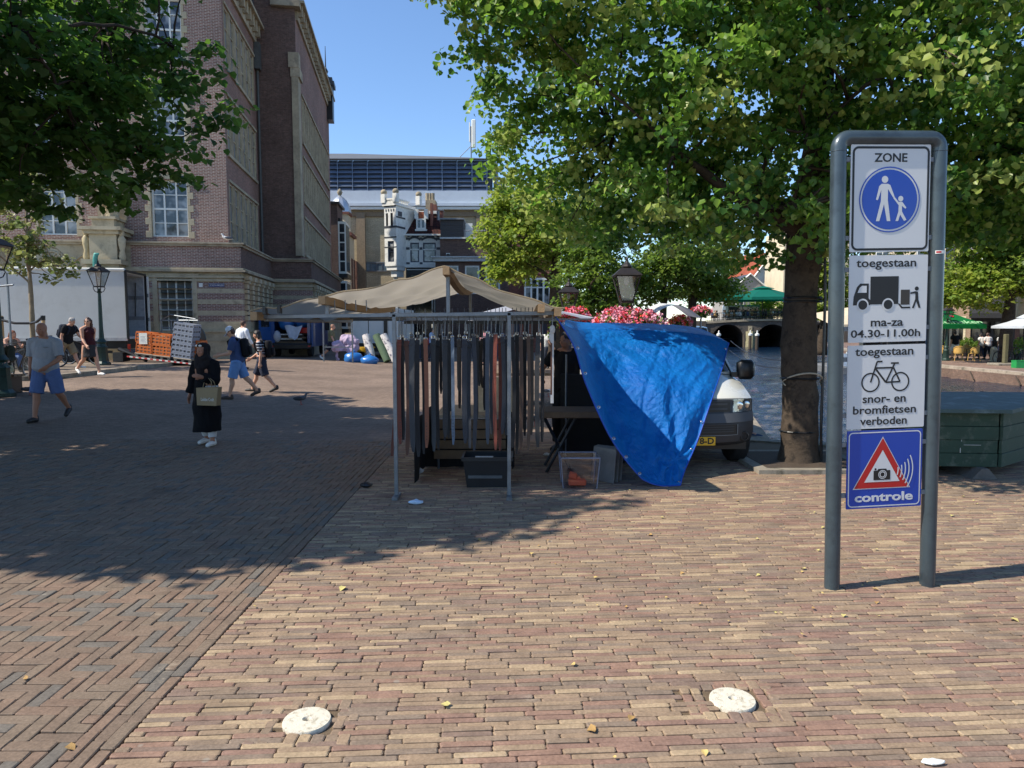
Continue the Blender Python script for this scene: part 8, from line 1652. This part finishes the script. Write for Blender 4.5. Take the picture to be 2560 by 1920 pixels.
# bare stall frame with goods
YS = 32.5
fs_ = thing('bare_market_stall', 'bare galvanised stall frame standing between blue van and yellow table', 'stall frame', (at(844, 812, YS).x, YS, .03)); hwf = .66
part(fs_, 'post', GALV, lambda mb: mb.box(-hwf-.03, -hwf+.03, -.03, .03, 0, 2.05)); part(fs_, 'post', GALV, lambda mb: mb.box(hwf-.03, hwf+.03, -.03, .03, 0, 2.05)); part(fs_, 'crossbar', GALV, lambda mb: mb.box(-hwf+.03, hwf-.03, -.025, .025, .78, .83)); part(fs_, 'foot', GALV, lambda mb: (mb.box(-hwf-.1, -hwf+.1, -.25, .25, -.02, .0),)); part(fs_, 'foot', GALV, lambda mb: (mb.box(hwf-.1, hwf+.1, -.25, .25, -.02, .0),))
yt_ = thing('market_table', 'low market table under a yellow cloth', 'table', (at(902, 812, 34.5).x, 34.5, 0)); part(yt_, 'top', M('yellow_cloth', rgb(206, 160, 30), .8), lambda mb: (mb.box(-.6, .6, -.4, .4, .72, .78), mb.grid(lambda u, v: (-.6+1.2*u, -.42-.03*math.sin(14*u)*v, .78-.5*v*(.7+.3*math.sin(2+5*u))), 20, 5)))
for x in (-.5, .5): part(yt_, 'leg', BLACKP, lambda mb: mb.box(x-.03, x+.03, -.3, .3, 0, .72))
cp = thing('clothes_pile', 'heap of lilac and white clothes spilling off a stand', 'clothes', (at(862, 812, 33.8).x, 33.8, 0)); mb = MB()
for k in range(10): mb.ball((random.uniform(-.35, .4), random.uniform(-.2, .2), random.uniform(.5, 1.35)), (.32, .25, .24), 12, 8)
mb.ball((-.35, -.1, .4), (.12, .12, .42), 10, 8); remesh(mb, 'heap', M('lilac_cloth', rgb(176, 156, 178), .85, 0, .3, 3, .4, 20), cp, .03, 2, .08, 5); part(cp, 'stand', BLACKP, lambda mb: mb.box(-.3, .4, -.2, .2, 0, .6))
blob('big dark blue plastic bag under the yellow table', 'plastic_bag', 'bag', (at(882, 812, 33.2).x, 33.2, 0), (.45, .35, .3), PLB, 7, 'blue bags on the ground'); blob('bright blue plastic bag lying in front of the rolled fabrics', 'plastic_bag', 'bag', (at(922, 812, 32.6).x, 32.6, 0), (.42, .3, .24), PLB, 9, 'blue bags on the ground')
FLO = M('floral_cloth', rgb(206, 200, 194), .85, 0, .1, 3, .1, 30, .2, dirt=rgb(60, 56, 84)); FLO.node_tree.nodes
for px, dx, mt_, lab in ((916, .35, FLO, 'rolled white floral fabric leaning left of the green roll'), (944, .55, M('green_cloth', rgb(84, 104, 78), .85), 'rolled green fabric between the two floral rolls'), (962, .6, FLO, 'rolled white floral fabric leaning at the right of the green roll')):
    f_ = thing('fabric_roll', lab, 'fabric roll', (at(px, 812, 34).x, 34, 0), 0, 'rolled fabrics'); part(f_, 'roll', mt_, lambda mb: mb.tube([(dx*.9, -.3, .12), (dx*.5, -.1, .6), (-dx*.2, .2, 1.35)], [.17, .2, .19], 14), 60)
dn = thing('box_truck', 'white truck with a red tail light standing behind the fabric rolls', 'truck', (at(930, 812, 37).x, 37, 0)); part(dn, 'body', [TRW, BLACKP], lambda mb: (mb.box(-1.1, 1.35, 0, 6, .9, 2.05), mb.box(-1.1, 1.35, .02, 6, 2.05, 2.3, 1), mb.box(-1.1, 1.35, 0, 6, 2.3, 2.7), mb.box(-1.05, 1.3, .1, 6, .45, .9, 1))); part(dn, 'tail_light', [WFR, SGR, BLACKP], lambda mb: (mb.box(.95, 1.3, -.03, 0, .45, 1.05), mb.box(1.0, 1.2, -.05, -.03, .7, .9, 1), mb.box(.62, .8, -.08, 0, .5, 2.3, 2), mb.box(-.2, -.17, -.02, 0, .95, 2.3, 2)))
for x in (-.8, 1.05): part(dn, 'wheel', TYR, lambda mb: mb.lathe([(.2, -.12), (.42, -.12), (.45, 0), (.42, .12), (.2, .12)], 18, T=TR((x, .9, .45), ry=PI/2)), 50)
for px, Y, w_, c, lab in ((1060, 38, 2.2, (170, 176, 186), 'far stall under a pale blue sheet seen between the left belts'), (1230, 40, 2.6, (196, 196, 200), 'far stall under a white sheet seen between the middle belts'), (1385, 36, 1.6, (176, 182, 190), 'far stall under a pale sheet behind the white dog')):
    f_ = thing('market_stall', lab, 'market stall', (at(px, 812, Y).x, Y, 0)); part(f_, 'canvas', clothmat('sheet_%d' % px, rgb(*c), (.5, .55, .65, 1), .4), lambda mb: mb.grid(lambda u, v: (-w_/2+w_*u, -1+2*v, 2.0+.3*(1-abs(2*u-1))+.03*math.sin(9*u)), 14, 8), 180)
    for x in (-w_/2+.05, w_/2-.05): part(f_, 'post', GALV, lambda mb: mb.box(x-.03, x+.03, -.95, -.9, 0, 2.0))
    part(f_, 'counter', SOILD, lambda mb: mb.box(-w_/2+.2, w_/2-.2, -.7, .4, .72, .8)); part(f_, 'drape', M('drape_%d' % px, rgb(60, 62, 78), .9), lambda mb: mb.box(-w_/2+.2, w_/2-.2, -.72, -.701, .1, .8))
    for k in range(6): part(f_, 'goods', M('goods_%d' % (k % 4), [rgb(150, 60, 60), rgb(60, 70, 110), rgb(200, 190, 170), rgb(60, 90, 70)][k % 4], .8), lambda mb: mb.bbox(-w_/2+.3+k*(w_-.7)/6, -w_/2+.3+(k+.8)*(w_-.7)/6, -.6, 0, .8, 1.0+.15*(k % 3), .03))
# vans behind the trees on the right
for px, Y, lab in ((1742, 36.5, 'white van facing the camera under the leaning quay tree'), (1668, 44, 'white van partly hidden by the flower baskets and tree trunks')):
    v2 = dup(vn, (at(px, 812, Y).x, Y, 0), rad(-6), lab)
    for ch in list(v2.children):
        if ch.name.startswith('number_plate'):
            for g in list(ch.children): bpy.data.objects.remove(g)
aw_ = thing('market_awning', 'white canvas awning on poles behind the slim tree trunks', 'awning', (at(1675, 812, 30).x, 30, 0)); part(aw_, 'canvas', clothmat('awning_white', rgb(226, 226, 222), (.6, .6, .6, 1), .3), lambda mb: mb.grid(lambda u, v: (-1.1+2.2*u, -1+2.6*v, 2.1+.55*math.sin(PI*min(1, u*1.0))+.15*v), 16, 8), 180)
for x in (-1.05, 1.05): part(aw_, 'pole', GALV, lambda mb: mb.cyl((x, -.95, 0), (x, -.95, 2.1), .025, n=6))
# ---------------- bridge terrace ----------------
GPM = clothmat('parasol_green', rgb(20, 110, 92), (.02, .3, .22, 1), .3); BGN = clothmat('parasol_beer', rgb(20, 120, 62), (.02, .3, .1, 1), .3); WPM = clothmat('parasol_white', rgb(226, 230, 232), (.6, .65, .65, 1), .4)
def parasol(label, loc, r, zt_, zr_, mat, n=8, rz=0, val=.22, group=None):
    r_ = thing('parasol', label, 'parasol', loc, rz, group)
    part(r_, 'canopy', mat, lambda mb: (mb.lathe([(r, zr_), (r*.55, zr_+(zt_-zr_)*.42), (.12, zt_)], n, cap=False), mb.lathe([(r*1.003, zr_-val), (r*1.003, zr_)], n, cap=False), mb.lathe([(r*.3, zr_+(zt_-zr_)*.85), (.1, zt_+.12)], n, cap=False)))
    part(r_, 'pole', LBK, lambda mb: mb.cyl((0, 0, 0), (0, 0, zt_), .05, n=8)); part(r_, 'foot', LBK, lambda mb: mb.lathe([(.4, 0), (.4, .08), (.08, .12)], 12))
    for k in range(n): a = 2*PI*k/n; part(r_, 'rib', LBK, lambda mb: mb.cyl((r*math.cos(a), r*math.sin(a), zr_-.02), (.05, 0, zt_-.06), .018, n=4))
    return r_
BD = bg.matrix_basis
for px, Y, r, lab in ((1905, 94, 5.2, 'large dark green parasol on the bridge left of the lime trunk'), (1822, 95, 4.4, 'dark green parasol on the bridge partly behind the leaning tree')): parasol(lab, (at(px, 800, Y).x, Y, 2.5), r, 4.3, 2.85, GPM, 8, .2, .35, 'green parasols on the bridge')
mb = MB(); rr = random.Random(4); cm_ = [BLACKP, cloth('crowd_white', (206, 204, 204)), cloth('crowd_blue', (60, 74, 110)), SKIN, cloth('crowd_tan', (150, 124, 84)), HDK]
for k in range(46):
    x = 1.2+15*k/46+rr.uniform(-.1, .1); y = 1.0+rr.random()*2.5; z = deck(x)-0; c = rr.choice((0, 0, 1, 2, 4))
    mb.ball((x, y, z+.75), (.22, .16, .34), 8, 6, c, BD); mb.ball((x+rr.uniform(-.05, .05), y, z+1.22), (.11, .12, .14), 8, 6, 3, BD); mb.ball((x, y+.03, z+1.28), (.115, .11, .11), 7, 5, 5, BD); mb.box(x-.25, x+.25, y-.3, y+.3, z+.38, z+.46, 0 if k % 3 else 4, BD)
    for q in (-.22, .22): mb.box(x+q-.03, x+q+.03, y-.25, y-.2, z, z+.8, 0, BD)
    if k % 4 == 0: mb.box(x-.4, x+.4, y-.9, y-.3, z+.7, z+.75, 4, BD)
tag(mb.obj('terrace_crowd', cm_, None, 60), 'crowd of people sitting at terrace tables on the bridge', 'crowd', None, 'stuff')
bs_ = thing('delivery_van', 'pale van parked on the bridge behind the terrace', 'van', (at(1858, 800, 98).x, 98, 2.3)); part(bs_, 'body', [M('pale_van', rgb(176, 182, 186), .4), VGL], lambda mb: (mb.bbox(-2.4, 2.4, 0, 2, .4, 2.3, .2), mb.box(-2.0, 2.0, -.01, .01, 1.3, 2.0, 1)))
# ---------------- far quay terrace ----------------
x0 = at(2350, 800, 47).x; bp_ = parasol('green beer parasol with white lettering on the far quay', (x0, 46.5, RZ), 2.35, 3.15, 2.3, BGN, 4, PI/4, .28)
rd = 2.35; 
for a, b_ in ((-1, 0),):
    ap = rd*math.cos(PI/4); hsl = math.atan2(.85, ap); o = text('Heineken', .6, 'lettering', M('letter_white', rgb(150, 200, 150), .7), bp_, (0, 0, 0), width=3.0, bold=.012); o.matrix_local = Matrix.Rotation(-PI/4, 4, 'Z') @ Matrix.Translation((0, -ap*.86, 2.3+.85*.14)) @ Matrix.Rotation(hsl+.02, 4, 'X') @ Matrix.Translation((0, 0, .03))
    part(bp_, 'star', SGR, lambda mb: mb.lathe([(.0, 0), (.16, .01)], 5, T=Matrix.Rotation(-PI/4, 4, 'Z') @ Matrix.Translation((0, -ap*.42, 2.3+.85*.62)) @ Matrix.Rotation(hsl, 4, 'X')))
parasol('white parasol with tilted rim at the right edge of the far quay', (at(2566, 800, 38).x, 38, RZ), 1.55, 2.72, 2.2, WPM, 8, .1, .12)
gp = thing('closed_parasol', 'closed green and cream parasol at the right edge of the far quay', 'parasol', (at(2562, 800, 44).x, 44, RZ)); part(gp, 'canopy', [GPM, CREAM], lambda mb: (mb.lathe([(.45, 2.2), (.5, 2.6), (.42, 4.6), (.5, 4.7), (.45, 5.1), (.05, 5.2)], 12, m=1), mb.lathe([(.47, 4.75), (.55, 4.8), (.48, 5.12)], 12)), 50); part(gp, 'pole', LBK, lambda mb: mb.cyl((0, 0, 0), (0, 0, 2.3), .05, n=8))
RAT = M('rattan', rgb(196, 156, 84), .6, 0, .25, 20, .4, 60)
def chair(label, loc, rz):
    r_ = thing('terrace_chair', label, 'chair', loc, rz, 'rattan chairs on the far quay')
    part(r_, 'seat', RAT, lambda mb: mb.lathe([(.24, .43), (.26, .45), (.24, .47)], 14)); part(r_, 'backrest', RAT, lambda mb: (mb.grid(lambda u, v: (.28*math.sin(-1.7+3.4*u), .27*math.cos(-1.7+3.4*u), .5+(.42-.22*abs(2*u-1)**2)*v), 14, 4), mb.tube([(.28*math.sin(-1.7+3.4*u/14), .27*math.cos(-1.7+3.4*u/14), .92-.22*abs(2*u/14-1)**2) for u in range(15)], .03, 6)))
    for x, y in ((-.2, -.2), (.2, -.2), (-.2, .2), (.2, .2)): part(r_, 'leg', RAT, lambda mb: mb.cyl((x, y, .44), (x*1.2, y*1.2, 0), .02, n=6))
    return r_
for px, Y, rz, lab in ((2400, 45, 160, 'rattan chair left of the round terrace table'), (2440, 45, 200, 'rattan chair right of the round terrace table'), (2360, 45.6, 150, 'rattan chair beside the green lamp post foot'), (2425, 47.6, 10, 'rattan chair behind the round terrace table')): chair(lab, (at(px, 800, Y).x, Y, RZ), rad(rz))
tb_ = thing('terrace_table', 'round terrace table between the rattan chairs', 'table', (at(2421, 800, 45.8).x, 45.8, RZ)); part(tb_, 'top', SOILD, lambda mb: mb.lathe([(.4, .7), (.4, .74)], 16)); part(tb_, 'leg', BLACKP, lambda mb: (mb.cyl((0, 0, 0), (0, 0, .7), .03, n=8), mb.lathe([(.25, 0), (.03, .06)], 10)))
bl_ = thing('bollard', 'stone bollard with rounded top on the far quay', 'bollard', (at(2489, 800, 44).x, 44, RZ)); part(bl_, 'shaft', SAND, lambda mb: mb.lathe([(.2, 0), (.19, .75), (.15, .85), (.06, .92)], 12), 50)
tr_ = thing('wooden_post', 'squared weathered post on a stone base beside the bicycles', 'post', (at(2518, 800, 40).x, 40, RZ)); part(tr_, 'shaft', M('mossy_wood', rgb(96, 92, 66), .9), lambda mb: mb.bbox(-.11, .11, -.11, .11, 0, 1.75, .03)); part(tr_, 'base', stone, lambda mb: mb.bbox(-.7, .9, -.5, .5, -.02, .12, .03))
gc = thing('green_crate', 'green plastic crate at the right edge of the far quay', 'crate', (at(2553, 800, 37.5).x, 37.5, RZ)); part(gc, 'shell', M('crate_green', rgb(30, 140, 70), .5), lambda mb: [mb.box(*q) for q in ((-.25, .25, -.2, -.17, 0, .4), (-.25, .25, .17, .2, 0, .4), (-.25, -.22, -.17, .17, 0, .4), (.22, .25, -.17, .17, 0, .4), (-.22, .22, -.17, .17, 0, .03), (-.26, .26, -.21, .21, .36, .38))] and None)
# planters and greenery along the far quay
for k, (px, Y, s) in enumerate(((2350, 52, .8), (2420, 51, .9), (2450, 51.5, .7), (2545, 44, 1.0), (2580, 46, 1.1))):
    pt_ = thing('planter', 'leafy planter '+['behind the lamp post', 'behind the rattan chairs', 'near the two women', 'beside the bicycles', 'at the far right'][k]+' on the far quay', 'planter', (at(px, 800, Y).x, Y, RZ), 0, 'planters on the far quay'); part(pt_, 'pot', BLACKP, lambda mb: mb.lathe([(.25, 0), (.35, .5)], 12)); np.random.seed(60+k)
    Q = dirs(260)*np.array([.6, .5, .55])*s*(rnd(260)**.4)[:, None]+np.array([0, 0, .5+.45*s]); link('foliage', leaf_mesh('planter_leaves', Q, .17, [DRK[0], DRK[1], LIME[0]], np.random.choice(3, 260), .3, .5, 2), pt_)
# floating terrace seen between lime and sign
ft = thing('floating_terrace', 'floating terrace with fence and beige sail behind the left sign post', 'pontoon', (at(2050, 800, 46).x, 46, WZ)); part(ft, 'hull', M('pontoon_grey', rgb(110, 112, 114), .7), lambda mb: mb.bbox(-.6, 4.2, -4, .4, -.1, .42, .05)); part(ft, 'railing', WFR, lambda mb: [mb.box(-.5+k*.45, -.44+k*.45, -3.9, -3.86, .42, 1.3) for k in range(11)] and None); part(ft, 'panel', M('pale_panel', rgb(186, 196, 206), .6), lambda mb: (mb.box(-.4, .1, -3.95, -3.9, .45, 1.2), mb.box(.2, 1.0, -3.95, -3.9, .45, 1.2)))
part(ft, 'sail', M('beige_canvas', rgb(206, 186, 156)), lambda mb: mb.add([(-.6, .3, 3.6), (3, .3, 4.2), (3, -3, 3.0), (-.6, -3, 2.9), (-.6, -3, 2.6), (3, -3, 2.7)], [(3, 2, 1, 0), (4, 5, 2, 3)])); [part(ft, 'pole', LBK, lambda mb: mb.cyl((x, y, .4), (x, y, z), .05, n=6)) for x, y, z in ((-.5, -2.9, 2.9), (2.9, -2.9, 3), (-.5, .2, 3.6))]
# ---------------- litter ----------------
LF = [M('dry_leaf_a', rgb(196, 170, 104), .8, 0, .2, 30, .3), M('dry_leaf_b', rgb(164, 130, 78), .8, 0, .2, 30, .3), M('dry_leaf_c', rgb(190, 176, 110), .8, 0, .2, 30, .3)]
np.random.seed(9); rr = random.Random(9)
lfm = []
for k in range(6): me = leaf_mesh('fallen_leaf', np.zeros((1, 3)), .06, [LF[k % 3]], np.zeros(1, int), -.1, .9, 4); lfm.append(me)
spots = [(1485, 1448), (2190, 1508), (2110, 1540), (1430, 1664), (1580, 1795), (2525, 1550), (1330, 1385), (1710, 1435), (1900, 1440), (2010, 1590), (1195, 1350), (1120, 1770), (2180, 1475), (1630, 1340), (2012, 1425), (1280, 1340), (2210, 1300), (2380, 1290), (1760, 1880), (1490, 1830), (860, 1470), (640, 1520), (168, 1870), (2060, 1320), (1540, 1900), (70, 1700)]+[(rr.uniform(1320, 2560), rr.uniform(1225, 1560)) for _ in range(46)]
for k, (px, py) in enumerate(spots):
    p = gpt(px, py); s = rr.uniform(.5, .85)*(1 if k < 24 else .6); o = link('fallen_leaf', lfm[k % 6], None, (p.x, p.y, .012), (rr.uniform(-.15, .15), rr.uniform(-.15, .15), rr.uniform(0, 6.28))); o.scale = (s*.8, s, s); tag(o, 'small dry yellow leaf lying on the brick paving', 'leaf', 'fallen leaves on the paving')
def scrap(name, label, cat, px, py, r, mat, seed):
    p = gpt(px, py); o = thing(name, label, cat, (p.x, p.y, .004)); mb = MB(); mb.ball((0, 0, r[2]), r, 14, 8); mb.v = [tuple(Vector((v[0], v[1], max(0, v[2])))*(1+.3*mn.noise(Vector(v)*(2.5/max(r))+Vector((seed, 0, 0))))) for v in mb.v]; mb.obj('body', mat, o, 30)
scrap('crumpled_cup', 'crumpled pale blue plastic cup on the paving before the stall', 'litter', 1040, 1262, (.075, .035, .025), M('scrap_blue', rgb(186, 206, 226), .4, 0, .2, 20, .3), 1); scrap('crumpled_paper', 'crumpled white paper lying in the shade under the stall', 'litter', 1048, 1184, (.06, .04, .03), M('scrap_white', rgb(200, 200, 200), .7, 0, .2, 20, .3), 2)
scrap('paper_scrap', 'white paper scrap at the bottom edge of the picture', 'litter', 2330, 1912, (.05, .02, .01), WFR, 3); scrap('paper_scrap', 'small white scrap near the right leg of the folding table', 'litter', 1366, 1140, (.05, .03, .02), WFR, 4); scrap('dark_rag', 'dark rag lying left of the stall post', 'litter', 915, 1220, (.07, .04, .03), BLACKP, 5)
